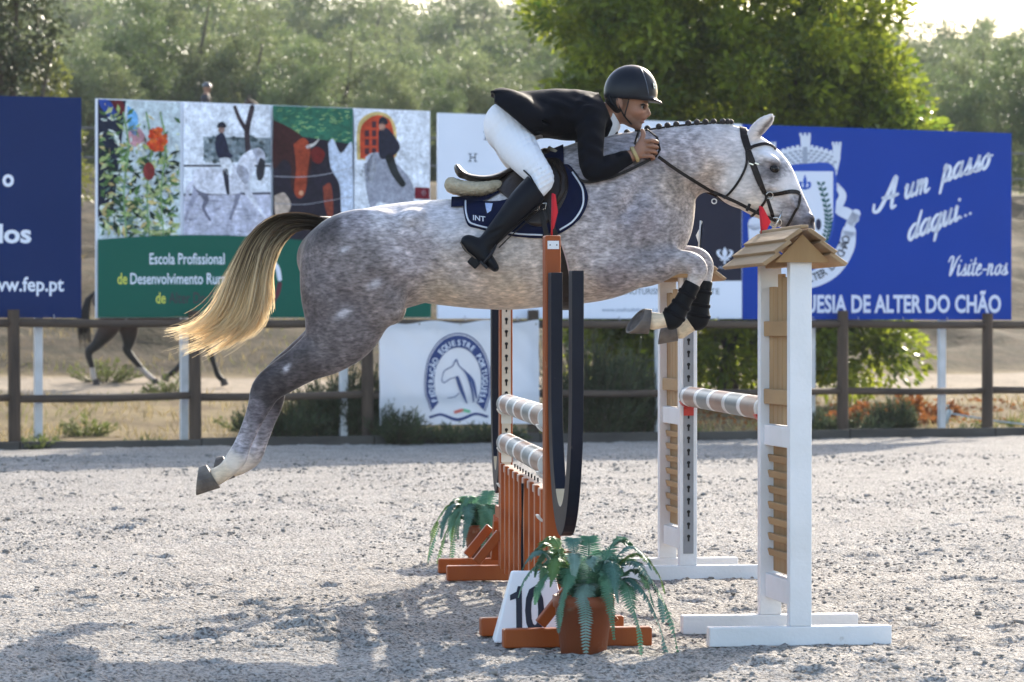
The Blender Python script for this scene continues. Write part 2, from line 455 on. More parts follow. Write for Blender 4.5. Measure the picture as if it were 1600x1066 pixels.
for k in range(300):                                   # hoof prints
    hy = hp.uniform(10.5, 26) if k < 190 else hp.normal(13.6, 1.3); hx = hp.uniform(-4.2, 4.8) if k < 190 else hp.normal(-0.9 if k % 2 else 2.0, 0.8); r = hp.uniform(0.05, 0.075)
    q = ((AX - hx) / r) ** 2 + ((AY - hy) / (r * 1.25)) ** 2
    m_ = q < 6
    AZ[m_] += -0.034 * np.exp(-q[m_] ** 1.4) + 0.014 * np.exp(-(q[m_] - 2.2) ** 2)
nx, ny = AX.shape; ii = np.arange(nx * ny).reshape(nx, ny)
AF = np.stack([ii[:-1, :-1], ii[1:, :-1], ii[1:, 1:], ii[:-1, 1:]], -1).reshape(-1, 4)
sandm = sand_mat()
sand = mk('arena_sand', np.stack([AX, AY, AZ + 0.004], -1).reshape(-1, 3), AF, sandm, smooth=True)
tag(sand, 'pale trodden sand of the riding arena', 'sand', kind='structure')
# near apron so that the sand goes on past the camera
ap = mk('arena_apron', [(-60, -60, -0.012), (60, -60, -0.012), (60, 9.6, -0.012), (-60, 9.6, -0.012)], [(0, 1, 2, 3)], sandm)
tag(ap, 'pale sand towards the near side of the arena', 'sand', kind='structure')
for nm, xa, xb in (('arena_flank', -60, -11.9), ('arena_flank', 12.9, 60)):
    yb = [FA[1] + (x - FA[0]) * FDIR[1] / FDIR[0] - 0.2 for x in (xa, xb)]
    o = mk(nm, [(xa, 9.5, -0.008), (xb, 9.5, -0.008), (xb, max(yb[1], 9.6), -0.008), (xa, max(yb[0], 9.6), -0.008)], [(0, 1, 2, 3)], sandm)
    tag(o, 'pale sand at the side of the arena', 'sand', kind='structure')
# clods of sand lying on the surface: nobody could count them
t = (1 + 5 ** 0.5) / 2
IV = np.array([(-1, t, 0), (1, t, 0), (-1, -t, 0), (1, -t, 0), (0, -1, t), (0, 1, t), (0, -1, -t), (0, 1, -t), (t, 0, -1), (t, 0, 1), (-t, 0, -1), (-t, 0, 1)]) / math.sqrt(1 + t * t)
IF = np.array([(0, 11, 5), (0, 5, 1), (0, 1, 7), (0, 7, 10), (0, 10, 11), (1, 5, 9), (5, 11, 4), (11, 10, 2), (10, 7, 6), (7, 1, 8), (3, 9, 4), (3, 4, 2), (3, 2, 6), (3, 6, 8), (3, 8, 9), (4, 9, 5), (2, 4, 11), (6, 2, 10), (8, 6, 7), (9, 8, 1)])
nc = 60000
cy = 10.2 + (rng.random(nc) ** 1.5) * 23.5; cx = (rng.random(nc) - 0.5) * 2 * (1.5 + cy * 0.165)
clump = fbm2(cx * 1.1 + 4, cy * 0.8, 3, 77)
keep = (rng.random(nc) < np.clip((clump - 0.30) * 4.5, 0.08, 1)) & (fence_n(cx, cy) < -0.5)
cx, cy = cx[keep], cy[keep]; nc = len(cx)
cs = np.exp(rng.normal(-5.6, 0.46, nc)) * (0.75 + cy / 40)
CV = IV[None] * (0.7 + 0.6 * rng.random((nc, 12, 1))) * cs[:, None, None] * np.stack([1 + 0.7 * rng.random(nc), 1 + 0.7 * rng.random(nc), 0.6 + 0.35 * rng.random(nc)], -1)[:, None]
CV += np.stack([cx, cy, sand_z(cx, cy) + 0.004 + cs * 0.25], -1)[:, None]
CF = IF[None] + (np.arange(nc) * 12)[:, None, None]
clodm = mat('clod', (0.31, 0.28, 0.25), (0.15, 0.135, 0.12), 30, 0.95, bump=0.5, bscale=200)
tag(mk('sand_clods', CV.reshape(-1, 3), CF.reshape(-1, 3), clodm), 'small clods of sand scattered over the arena', 'sand', kind='stuff')

# ---------------------------------------------------------------- rail fence and kerb
wood_dark = mat('weathered_wood', (0.09, 0.06, 0.042), (0.042, 0.03, 0.023), 9, 0.85, bump=0.6, stretch=(1, 1, 0.15))
wood_rail = mat('weathered_rail', (0.10, 0.07, 0.05), (0.05, 0.035, 0.028), 7, 0.85, bump=0.5, stretch=(0.2, 1, 1))
kerbm = mat('grey_board', (0.085, 0.075, 0.065), (0.045, 0.04, 0.036), 5, 0.9, bump=0.5, stretch=(0.3, 1, 1))
s0, _ = fence_s(24); STEP = 2.065
fence = empty('rail_fence', fpt(s0, 0), FANG)
tag(fence, 'dark weathered wooden post and rail fence along the far side of the arena', 'fence')
for k in range(-3, 10):
    jit = (random.random() - 0.5) * 0.05
    V, F = tubev([(k * STEP + jit * 0.3, 0, -0.3), (k * STEP + jit * 0.5, 0, 0.6), (k * STEP + jit, 0, 1.50 + 0.05 * random.random())], [0.072, 0.07, 0.066], 12)
    mk('post', V, F, wood_dark, fence, smooth=False)
for k in range(-3, 9):
    for z, r in ((1.385, 0.048), (0.565, 0.044)):
        dz = (random.random() - 0.5) * 0.03
        tube('rail', [(k * STEP + 0.0, 0.0, z + dz), (k * STEP + STEP / 2, 0.0, z - 0.012), (k * STEP + STEP, 0.0, z - dz)], [r, r * 0.96, r * 0.92], wood_rail, fence, 12)
kerb = empty('kerb', fpt(s0, -0.16), FANG); tag(kerb, 'low grey board edging along the foot of the rail fence', 'kerb', kind='structure')
for k in range(-3, 9):
    box('kerb_board', (k * STEP + STEP / 2, 0, 0.035 + random.uniform(-0.01, 0.012)), (STEP - 0.015, 0.06, 0.13), kerbm, kerb, Matrix.Rotation(random.uniform(-0.006, 0.006), 3, 'Y'), 0.006)

# ---------------------------------------------------------------- billboards: print laid out in board coordinates
printm = bpy.data.materials.new('vinyl_print'); printm.use_nodes = True
_b = printm.node_tree.nodes['Principled BSDF']; _b.inputs['Roughness'].default_value = 0.45; _b.inputs['Specular IOR Level'].default_value = 0.1
_a = printm.node_tree.nodes.new('ShaderNodeAttribute'); _a.attribute_name = 'Col'
printm.node_tree.links.new(_a.outputs['Color'], _b.inputs['Base Color'])
_n = printm.node_tree.nodes.new('ShaderNodeTexNoise'); _n.inputs['Scale'].default_value = 1.1; _n.inputs['Detail'].default_value = 3
_p = printm.node_tree.nodes.new('ShaderNodeBump'); _p.inputs['Strength'].default_value = 0.55; _p.inputs['Distance'].default_value = 0.05
_t = printm.node_tree.nodes.new('ShaderNodeTexCoord'); printm.node_tree.links.new(_t.outputs['Object'], _n.inputs['Vector'])
printm.node_tree.links.new(_n.outputs['Fac'], _p.inputs['Height']); printm.node_tree.links.new(_p.outputs[0], _b.inputs['Normal'])
photom = printm.copy(); photom.name = 'photo_print'            # printed photographs: grain and uneven tone of the picture itself
_nt = photom.node_tree; _pb = _nt.nodes['Principled BSDF']; _pa = [n for n in _nt.nodes if n.type == 'ATTRIBUTE'][0]; _pt = [n for n in _nt.nodes if n.type == 'TEX_COORD'][0]
_src = _pa.outputs['Color']
for _sc, _lo, _hi in ((5.0, 0.78, 1.2), (17.0, 0.74, 1.26), (48.0, 0.78, 1.22)):
    _q = _nt.nodes.new('ShaderNodeTexNoise'); _q.inputs['Scale'].default_value = _sc; _q.inputs['Detail'].default_value = 4; _nt.links.new(_pt.outputs['Object'], _q.inputs['Vector'])
    _r = _nt.nodes.new('ShaderNodeMapRange'); _r.inputs[1].default_value = 0.3; _r.inputs[2].default_value = 0.7; _r.inputs[3].default_value = _lo; _r.inputs[4].default_value = _hi; _nt.links.new(_q.outputs['Fac'], _r.inputs[0])
    _v = _nt.nodes.new('ShaderNodeVectorMath'); _v.operation = 'SCALE'; _nt.links.new(_src, _v.inputs[0]); _nt.links.new(_r.outputs[0], _v.inputs[3]); _src = _v.outputs[0]
_nt.links.new(_src, _pb.inputs['Base Color'])
BN = 0.16                                          # the boards stand this far behind the fence
class Print:
    """flat print: coloured polygons on the board plane, one mesh per part; later layers 0.7 mm proud"""
    def __init__(s, root, s_org, n=BN, front=-0.022):
        s.root, s.so, s.n, s.front = root, s_org, n, front
        s.V = []; s.F = []; s.C = []; s.layer = 0
    def loc(s, px, py):
        a, z = fence_sz(px, py, s.n); return a - s.so, z
    def poly(s, pts, c, px=True, lin=False):
        y = s.front - 0.0007 * s.layer; o = len(s.V)
        for p in pts:
            q = s.loc(*p) if px else p
            s.V.append((q[0], y, q[1]))
        s.F.append(tuple(range(o, o + len(pts)))); s.C.append(c if lin else s2l(c)); return s
    def up(s, k=1): s.layer += k; return s
    def ell(s, cx, cy, rx, ry, c, n=20, rot=0, a0=0, a1=360):
        ca, sa = math.cos(R(rot)), math.sin(R(rot)); P = []
        for i in range(n):
            t = R(a0 + (a1 - a0) * i / (n if a1 - a0 == 360 else n - 1)); x, y = rx * math.cos(t), ry * math.sin(t)
            P.append((cx + x * ca - y * sa, cy + x * sa + y * ca))
        return s.poly(P, c)
    def blob(s, pts, c, n=None):
        P = np.array(pts + pts[:1], float); Q = catmull(P, (len(pts)) * 4 + 1)[:-1]
        return s.poly([tuple(q) for q in Q], c)
    def stroke(s, pts, w, c, smooth=True):
        P = np.array(pts, float); W = np.array([w] * len(P) if np.isscalar(w) else w, float)
        if smooth and len(P) > 2:
            Q = catmull(np.column_stack([P, W]), (len(P) - 1) * 6 + 1); P = Q[:, :2]; W = Q[:, 2]
        T = np.gradient(P, axis=0); T /= np.linalg.norm(T, axis=1)[:, None] + 1e-9
        N_ = np.column_stack([-T[:, 1], T[:, 0]])
        A = P + N_ * W[:, None] / 2; B = P - N_ * W[:, None] / 2
        for i in range(len(P) - 1):
            s.poly([tuple(A[i]), tuple(A[i + 1]), tuple(B[i + 1]), tuple(B[i])], c)
        for e in (0, -1): s.ell(P[e][0], P[e][1], W[e] / 2, W[e] / 2, c, 10)
        return s
    def text(s, body, x, y, h, c, width=None, bold=0.0, align='l', slope=0.0, shear=0.0, arc=None):
        """cap height h px, baseline at picture (x, y); width fits the line; slope: rows per column"""
        V, F = text_mesh(body, bold)
        if len(V) == 0: return s
        x0, x1 = V[:, 0].min(), V[:, 0].max(); capv = text_mesh('H', bold)[0][:, 1].max()
        k = h / capv; kx = (width / (x1 - x0)) if width else k
        X = (V[:, 0] - x0) * kx; Y = V[:, 1] * k
        if align == 'c': X -= (x1 - x0) * kx / 2
        if align == 'r': X -= (x1 - x0) * kx
        X = X + shear * Y
        y_ = s.front - 0.0007 * s.layer; o = len(s.V)
        for a, b in zip(X, Y):
            q = s.loc(x + a, y - b + slope * a); s.V.append((q[0], y_, q[1]))
        for f in F: s.F.append(tuple(i + o for i in f)); s.C.append(s2l(c))
        return s
    def char(s, ch, x, y, h, ang, c, bold=0.0, kx=1.0):
        V, F = text_mesh(ch, bold)
        if len(V) == 0: return s
        k = h / text_mesh('H', bold)[0][:, 1].max()
        X = (V[:, 0] - (V[:, 0].min() + V[:, 0].max()) / 2) * k * kx; Y = V[:, 1] * k
        ca, sa = math.cos(ang), math.sin(ang); y_ = s.front - 0.0007 * s.layer; o = len(s.V)
        for a, b in zip(X, Y):
            q = s.loc(x + a * ca + b * sa, y + a * sa - b * ca); s.V.append((q[0], y_, q[1]))
        for f in F: s.F.append(tuple(i + o for i in f)); s.C.append(s2l(c))
        return s
    def done(s, name, parent=None):
        V = np.array(s.V)
        o = mk(name, V, s.F, photom if name == 'printed_picture' else printm, parent or s.root, fcolors=s.C)
        # faces must look at the arena
        me = o.data
        bm = bmesh.new(); bm.from_mesh(me)
        fl = [f for f in bm.faces if f.normal.y > 0]
        if fl: bmesh.ops.reverse_faces(bm, faces=fl)
        bm.to_mesh(me); bm.free()
        s.V = []; s.F = []; s.C = []
        return o
postw = mat('white_post', (0.62, 0.62, 0.64), (0.5, 0.5, 0.5), 6, 0.5, bump=0.1)
def board(px0, px1, pyb, pyt, colr, label, posts):
    sa, zb = fence_sz(px0, pyb[0], BN); sb, zb2 = fence_sz(px1, pyb[1], BN)
    zt = fence_sz(px0, pyt[0], BN)[1]; zt2 = fence_sz(px1, pyt[1], BN)[1]
    root = empty('billboard', fpt(sa, BN), FANG); tag(root, label, 'billboard', 'billboards behind the arena fence')
    W = sb - sa
    nx = 24; nz = 10; V = []; F = []; rr = np.random.default_rng(abs(int(px0)) + 99)
    front = -0.02
    m = mat('board_' + str(int(px0) % 997), s2l(colr), tuple(v * 0.93 for v in s2l(colr)), 1.2, 0.5, bump=0.35, bscale=1.1, spec=0.1)
    V = [(0, -0.02, zb), (W, -0.02, zb2), (W, -0.02, zt2), (0, -0.02, zt), (0, 0.02, zb), (W, 0.02, zb2), (W, 0.02, zt2), (0, 0.02, zt)]
    F = [(0, 1, 2, 3), (5, 4, 7, 6), (0, 4, 5, 1), (1, 5, 6, 2), (2, 6, 7, 3), (3, 7, 4, 0)]
    mk('panel', V, F, m, root)
    for p in posts:
        s_, _ = fence_s(p, BN + 0.07)
        box('support_post', (s_ - sa, 0.08, (zt - 0.6) / 2), (0.085, 0.07, zt + 0.0), postw, root)
    # rope ties to the rail
    tie = mat('tie', (0.5, 0.5, 0.5))
    for k in range(6):
        x = W * (k + 0.5) / 6
        tube('tie', [(x, -0.03, zb + 0.03), (x + 0.004, -0.06, zb - 0.03), (x, -0.07, 1.42)], 0.006, tie, root, 5)
    return root, Print(root, sa)
NAVY = (28, 52, 112); WHITE = (226, 230, 242)
# 1: navy board, left
rb, P = board(-420, 126.5, (495, 497), (141, 153), (3, 38, 90), 'navy billboard with a white web address cut by the left edge of the picture', (-120, 60))
P.text('o', 3, 291, 27, WHITE, width=18, bold=0.03).done('lettering')
P.text('dos', -18, 379, 29, WHITE, width=66, bold=0.03).done('lettering')
P.text('www.fep.pt', -33, 455, 22, WHITE, width=132, bold=0.02).done('lettering')
# 2: school board with four pictures
rb, P = board(149.5, 671, (497, 496.5), (154, 174), (224, 228, 240), 'billboard with four pictures over a green band about a professional school', (288, 537))
def top(px): return 154 + (px - 149.5) * 20 / 521.5
prr = random.Random(3)
# picture a: plants and orange flower
P.poly([(152, top(152) + 1.5), (281, top(281) + 1.5), (281, 372), (152, 378)], (196, 208, 214)).up()
P.poly([(152, top(152) + 1.5), (196, top(196) + 2), (186, 250), (176, 330), (152, 340)], (28, 36, 56)).up()
P.blob([(150 + 3, 157), (168, 157), (185, 178), (172, 184), (158, 170)], (40, 70, 150)).blob([(172, 158), (190, 158), (194, 176), (182, 176)], (92, 24, 34)).up()
P.blob([(198, 165), (214, 180), (212, 212), (200, 200)], (110, 170, 220)).blob([(200, 206), (216, 200), (228, 220), (214, 230), (200, 222)], (190, 140, 150)).up()
GRN = [(70, 104, 60), (108, 140, 84), (44, 72, 52), (150, 166, 104), (182, 190, 140), (92, 120, 110), (30, 48, 40), (196, 176, 120), (214, 220, 214)]
for k in range(620):
    x = prr.uniform(156, 277); y = top(x) + 8 + prr.random() ** 0.7 * 205; L = prr.uniform(6, 22) * (0.6 + 0.5 * (y / 372)); a = prr.uniform(0, 6.28); w = L * prr.uniform(0.1, 0.24)
    if x > 215 and y < 225 and prr.random() < 0.8: continue
    if L > 12: a = prr.choice([-0.6, 0.4, 2.4, 3.4, 1.2]) + prr.uniform(-0.4, 0.4)
    dx, dy = math.cos(a), math.sin(a)
    Q = [(x - dx * L / 2, y - dy * L / 2), (x - dy * w, y + dx * w), (x + dx * L / 2, y + dy * L / 2), (x + dy * w, y - dx * w)]
    Q = [(min(max(q[0], 153), 280.5), min(max(q[1], top(q[0]) + 2), 372)) for q in Q]
    P.poly(Q, prr.choice(GRN))
    if k % 30 == 0: P.up()
P.up()
for xx in (196, 232, 254): P.stroke([(xx, 370), (xx - 4, 300), (xx + 3, 230), (xx - 5, 176)], 2.4, (120, 150, 100))
P.up()
for k in range(50):
    a = prr.uniform(0, 6.28); r = prr.uniform(4, 17)
    P.ell(244 + r * math.cos(a) * 0.85, 219 + r * math.sin(a), 4, 4, prr.choice([(214, 84, 40), (198, 62, 34), (226, 108, 52)]), 7)
    if k % 12 == 0: P.up()
P.ell(231, 268, 9, 14, (122, 44, 44)).up()
P.done('printed_picture')
# picture b: white horse at the trot with rider
P.poly([(285, top(285) + 1.5), (421, top(421) + 1.5), (421, 374), (285, 370)], (222, 226, 236)).up()
P.poly([(285, 303), (421, 300), (421, 374), (285, 370)], (188, 188, 206)).poly([(316, 214), (421, 216), (421, 256), (316, 252)], (120, 132, 140)).up()
for k in range(90):
    x = prr.uniform(318, 419); y = prr.uniform(214, 254); P.ell(x, y, prr.uniform(2, 5), prr.uniform(2, 4), prr.choice([(92, 106, 112), (150, 160, 166), (70, 84, 88)]), 7)
P.up()
for k in range(60):
    x = prr.uniform(288, 414); y = prr.uniform(312, 368); P.ell(x, y, prr.uniform(3, 9), 1, prr.choice([(150, 150, 170), (214, 214, 228), (168, 168, 188)]), 6)
P.up().poly([(285, 258), (421, 258), (421, 261), (285, 261)], (56, 58, 70)).poly([(285, 303), (421, 301), (421, 304), (285, 306)], (70, 70, 84)).up()
P.stroke([(386, 240), (384, 205), (392, 168)], [9, 8, 8], (62, 52, 60)).stroke([(384, 206), (372, 186), (365, 168)], [7, 6, 5], (62, 52, 60)).up()
HW = (214, 214, 226); HS = (160, 160, 180)
P.stroke([(306, 280), (294, 292), (288, 316)], [4, 7, 3], (196, 196, 212)).up()
P.stroke([(310, 296), (320, 312), (316, 326), (326, 344)], [12, 8, 5, 4], (110, 110, 128)).stroke([(306, 292), (300, 312), (292, 328), (288, 344)], [12, 8, 5, 4], HS)
P.stroke([(372, 296), (366, 318), (358, 342)], [10, 6, 4], (130, 130, 148)).stroke([(380, 292), (392, 312), (404, 330), (413, 340)], [12, 8, 5, 4], HW).up()
P.blob([(300, 268), (318, 262), (345, 264), (366, 258), (382, 262), (388, 284), (372, 302), (345, 304), (318, 302), (302, 292)], HW)
P.blob([(366, 268), (374, 246), (392, 234), (406, 238), (398, 254), (390, 276), (380, 288)], HW).blob([(392, 234), (404, 232), (412, 244), (408, 262), (401, 266), (398, 250)], (196, 196, 210)).up()
P.blob([(404, 246), (412, 254), (409, 278), (401, 282), (398, 266)], (52, 52, 60)).up()
P.blob([(336, 212), (346, 208), (352, 222), (356, 238), (362, 244), (352, 250), (340, 248), (334, 230)], (40, 44, 66)).ell(344, 203, 5, 6, (150, 120, 112)).blob([(337, 200), (339, 193), (346, 191), (351, 196), (350, 200)], (40, 42, 56)).up()
P.blob([(340, 248), (356, 248), (362, 268), (354, 274), (344, 262)], (226, 228, 236)).stroke([(350, 268), (352, 286), (354, 302)], [9, 7, 5], (44, 44, 58)).up()
P.done('printed_picture')
# picture c: cows behind wire
P.poly([(424, top(424) + 1), (549, top(549) + 1), (549, 384), (424, 380)], (44, 104, 84)).up()
for k in range(160):
    x = prr.uniform(427, 540); y = prr.uniform(170, 232); P.stroke([(x, y), (x + prr.uniform(3, 7), y - prr.uniform(-3, 3))], 1.6, prr.choice([(76, 134, 96), (120, 160, 104), (40, 92, 78), (150, 180, 120)]), False)
P.up().poly([(424, 226), (470, 214), (549, 226), (549, 384), (424, 380)], (34, 30, 44)).up()
P.blob([(424, 188), (446, 198), (470, 214), (484, 238), (482, 270), (474, 300), (462, 308), (452, 290), (452, 260), (440, 250), (424, 262)], (58, 28, 30)).up()
P.blob([(456, 226), (472, 216), (482, 232), (478, 268), (474, 302), (464, 310), (457, 298), (460, 260)], (150, 62, 40)).blob([(482, 236), (494, 230), (505, 240), (498, 256), (486, 252)], (112, 30, 30)).stroke([(478, 230), (488, 226), (496, 218)], [6, 4, 1], (206, 200, 196)).up()
P.blob([(510, 224), (518, 218), (530, 240), (546, 222), (548, 250), (548, 340), (532, 340), (528, 290), (514, 262)], (196, 206, 226)).blob([(502, 292), (514, 288), (518, 330), (512, 344), (504, 318)], (128, 58, 44)).blob([(426, 306), (442, 302), (452, 322), (440, 340), (428, 336)], (190, 170, 156)).up()
P.ell(468, 302, 3.5, 4, (206, 150, 120)).stroke([(425, 276), (470, 277), (510, 272), (548, 262)], 1, (170, 170, 180)).stroke([(425, 318), (470, 320), (510, 314), (548, 308)], 1, (150, 150, 160)).up()
P.done('printed_picture')
# picture d: rider on grey horse before an arched window
P.poly([(551, top(551) + 1), (668, top(668) + 1), (668, 384), (551, 384)], (220, 224, 234)).up()
P.blob([(555, 250), (555, 205), (562, 186), (580, 176), (600, 178), (613, 192), (617, 215), (612, 250)], (206, 180, 120)).up()
P.blob([(560, 248), (560, 206), (568, 190), (584, 181), (600, 184), (610, 198), (612, 248)], (190, 70, 44)).up()
for ix in range(4):
    for iy in range(4):
        if iy == 0 and ix in (0, 3): continue
        P.poly([(567 + ix * 11, 190 + iy * 14), (574 + ix * 11, 190 + iy * 14), (574 + ix * 11, 200 + iy * 14), (567 + ix * 11, 200 + iy * 14)], (74, 40, 50))
P.up().blob([(566, 262), (580, 240), (600, 244), (630, 270), (644, 296), (640, 318), (612, 322), (588, 316), (578, 330), (570, 300)], (150, 152, 166)).blob([(568, 246), (580, 240), (584, 262), (578, 286), (570, 276)], (196, 198, 210)).up()
P.blob([(588, 206), (600, 200), (614, 214), (622, 232), (608, 246), (590, 246)], (34, 36, 52)).ell(594, 198, 5, 7, (168, 128, 112)).blob([(588, 194), (590, 186), (596, 183), (602, 188), (602, 195)], (34, 36, 48)).stroke([(606, 248), (614, 270), (626, 288)], [14, 12, 10], (40, 46, 50)).up()
P.poly([(645, 293), (668, 294), (668, 312), (645, 311)], (110, 22, 40)).ell(659, 302, 4, 5, (190, 150, 160), 8).up()
for k in range(10): P.ell(prr.uniform(560, 572), prr.uniform(256, 274), 1, 1, (50, 50, 60), 6)
P.done('printed_picture')
# green band, arched
arc = [(150.2, 496.3)] + [(150.2 + 520 * k / 30, 379 - 14 * math.sin(math.pi * min(1, (k / 30) * 1.15 + 0.1)) + 8 * (k / 30)) for k in range(31)] + [(670.3, 495.8)]
P.poly(arc, (6, 88, 74)).up().done('green_band'); P.up(2)
P.text('Escola Profissional', 231, 413, 17, WHITE, width=117, bold=0.01).done('lettering')
P.text('de', 181, 444, 17, (214, 214, 96), width=15, bold=0.01).done('lettering')
P.text('Desenvolvimento Rural', 201, 444, 17, WHITE, width=152, bold=0.01).done('lettering')
P.text('de', 241, 474, 17, (214, 214, 96), width=15, bold=0.01).done('lettering')
P.text('Alter Do Chão', 261, 474, 17, (66, 60, 66), width=96, bold=0.01).done('lettering')
P.stroke([(418, 405), (430, 418), (434, 436)], 7, WHITE).stroke([(434, 444), (431, 458), (424, 470)], 7, (96, 50, 60)).done('ring_emblem')
# 3: white board with dark picture
rb, P = board(683.5, 1158, (498, 498), (176.5, 194), (222, 228, 242), 'white billboard with widely spaced letters and a dark picture behind the horse', (835, 1030))
P.poly([(1030, 297), (1157.5, 297), (1157.5, 439), (1030, 439)], (30, 32, 50)).up().poly([(1030, 297), (1100, 297), (1062, 340), (1030, 352)], (52, 40, 50)).up().done('dark_picture')
P.up()
fl = (214, 220, 236)
P.blob([(1131, 386), (1135, 395), (1131, 404), (1127, 395)], fl).stroke([(1129, 404), (1123, 400), (1120, 394), (1124, 391)], [3, 4, 4, 2], fl).stroke([(1133, 404), (1139, 400), (1142, 394), (1138, 391)], [3, 4, 4, 2], fl).stroke([(1125, 406), (1137, 406)], 2, fl, False).stroke([(1131, 406), (1131, 412)], 3, fl, False).done('lily_emblem')
P.text('MALHADINHA', 1122, 420, 4, fl, width=19).done('lettering')
SER = (58, 72, 92)
def serif(ch, x, y, w, h):
    P.text(ch, x, y, h, SER, width=w)
    for fx in ((0, 1) if ch != 'N' else (0, 1)):
        P.poly([(x + fx * w - 2.6, y), (x + fx * w + 2.6, y), (x + fx * w + 2.6, y - 1.4), (x + fx * w - 2.6, y - 1.4)], SER)
        P.poly([(x + fx * w - 2.6, y - h), (x + fx * w + 2.6, y - h), (x + fx * w + 2.6, y - h + 1.4), (x + fx * w - 2.6, y - h + 1.4)], SER)
    P.done('lettering')
serif('M', 757, 219, 12, 13); serif('H', 733, 253, 9, 13); serif('N', 786, 253, 9, 13)
P.text('ENOTURISMO', 972, 460, 9, (88, 102, 116), width=69).done('lettering'); P.text('.', 1046, 460, 9, (88, 102, 116)).done('full_stop')
P.text('TE', 1108, 460, 9, (88, 102, 116), width=15).done('lettering')
P.text('www.malhadinhanova.pt', 939, 487, 6, (126, 140, 160), width=92).done('lettering')
# 4: royal blue board
rb, P = board(1160.5, 1579, (499, 500), (194.5, 208.5), (2, 58, 152), 'royal blue billboard with white script lettering and a town crest', (1268, 1472))
GW = (206, 212, 226); GM = (150, 158, 176)
# mural crown
P.poly([(1206, 282)] + [(1206 + k * 5.4, 282 - 24 * math.sin(math.pi * k / 18) ** 0.8) for k in range(1, 18)] + [(1304, 282), (1312, 246)] + [(1310 - k * 6.1, 243 - 13 * math.sin(math.pi * k / 18)) for k in range(0, 19)] + [(1198, 246)], GW).up()
for k in range(5):
    for j in range(12):
        t = (j + (k % 2) * 0.5) / 12; x = 1206 + t * 98; yb = 282 - 24 * math.sin(math.pi * t) ** 0.8; yt = 245 - 12 * math.sin(math.pi * t); y = yb + (yt - yb) * (k + 0.5) / 5
        P.poly([(x, y - 1.8), (x + 6, y - 1.8), (x + 6, y + 1.8), (x, y + 1.8)], GM)
for k in range(14):
    t = (k + 0.5) / 14; x = 1204 + t * 104; y = 244 - 13 * math.sin(math.pi * t)
    P.poly([(x - 2.4, y - 4.5), (x + 2.4, y - 4.5), (x + 2.4, y + 2), (x - 2.4, y + 2)], GW)
P.up()
for tx, ty, w in ((1257, 208, 17), (1204, 222, 14), (1306, 222, 14)):
    P.poly([(tx - w / 2, ty + 4), (tx + w / 2, ty + 4), (tx + w / 2 - 2, ty + 28), (tx - w / 2 + 2, ty + 28)], GW)
    for j in range(3): P.poly([(tx - w / 2 - 1 + j * w * 0.4, ty), (tx - w / 2 + 3 + j * w * 0.4, ty), (tx - w / 2 + 3 + j * w * 0.4, ty + 5), (tx - w / 2 - 1 + j * w * 0.4, ty + 5)], GW)
P.up().poly([(1253, 230), (1260, 230), (1260, 256), (1253, 256)], GM).up().done('mural_crown')
# scroll, shield
P.stroke([(1178, 350), (1184, 385), (1206, 420), (1240, 437), (1270, 436), (1300, 418), (1320, 388), (1325, 362)], [22, 26, 28, 26, 26, 28, 26, 22], (208, 214, 230)).up()
P.stroke([(1306, 290), (1315, 306), (1308, 326), (1322, 334), (1334, 342)], [8, 12, 14, 18, 14], (208, 214, 230)).stroke([(1326, 352), (1336, 334)], 14, (208, 214, 230), False).up().done('scroll')
P.blob([(1208, 262), (1257, 256), (1302, 262), (1303, 340), (1296, 372), (1280, 396), (1262, 412), (1240, 396), (1222, 372), (1212, 340)], (38, 76, 170)).up()
P.poly([(1207, 268), (1300, 268), (1300, 340), (1293, 370), (1278, 394), (1260, 410), (1240, 392), (1222, 368), (1212, 340)], (212, 218, 234)).up()
BL = (40, 84, 180)
P.blob([(1256, 272), (1259, 284), (1256, 297), (1253, 284)], BL).stroke([(1255, 296), (1249, 292), (1249, 286), (1252, 286)], [2, 4, 4, 2], BL).stroke([(1257, 296), (1263, 292), (1263, 286), (1260, 286)], [2, 4, 4, 2], BL).stroke([(1251, 294), (1261, 294)], 2.2, BL, False).up()
OL = (30, 84, 84)
stem = [(1281, 290), (1291, 330), (1292, 360), (1283, 390)]
P.stroke(stem, 1.6, OL); ST = catmull(np.array(stem, float), 15)
for i, (x, y) in enumerate(ST):
    for sgn in (-1, 1):
        dx, dy = sgn * 7, -6
        P.poly([(x, y), (x + dx * 0.4 - 2 * sgn * 0.3, y + dy * 0.9), (x + dx, y + dy), (x + dx * 0.7, y + dy * 0.1)], OL)
P.up().ell(1277, 351, 4.5, 9, (40, 44, 70)).up().done('shield'); P.up(3)
txt = 'ALTER DO CHÃO'
for i, ch in enumerate(txt):
    a = R(82 - 5.8 * i); cx, cy, r = 1247, 357, 86
    P.char(ch, cx + r * math.cos(a) * 0.93, cy + r * math.sin(a), 12, a - math.pi / 2, (34, 38, 52), bold=0.01, kx=0.85)
for i, ch in enumerate('ES'):
    P.char(ch, 1210 + i * 4, 399 + i * 9, 11, R(62), (60, 68, 86))
P.done('lettering')
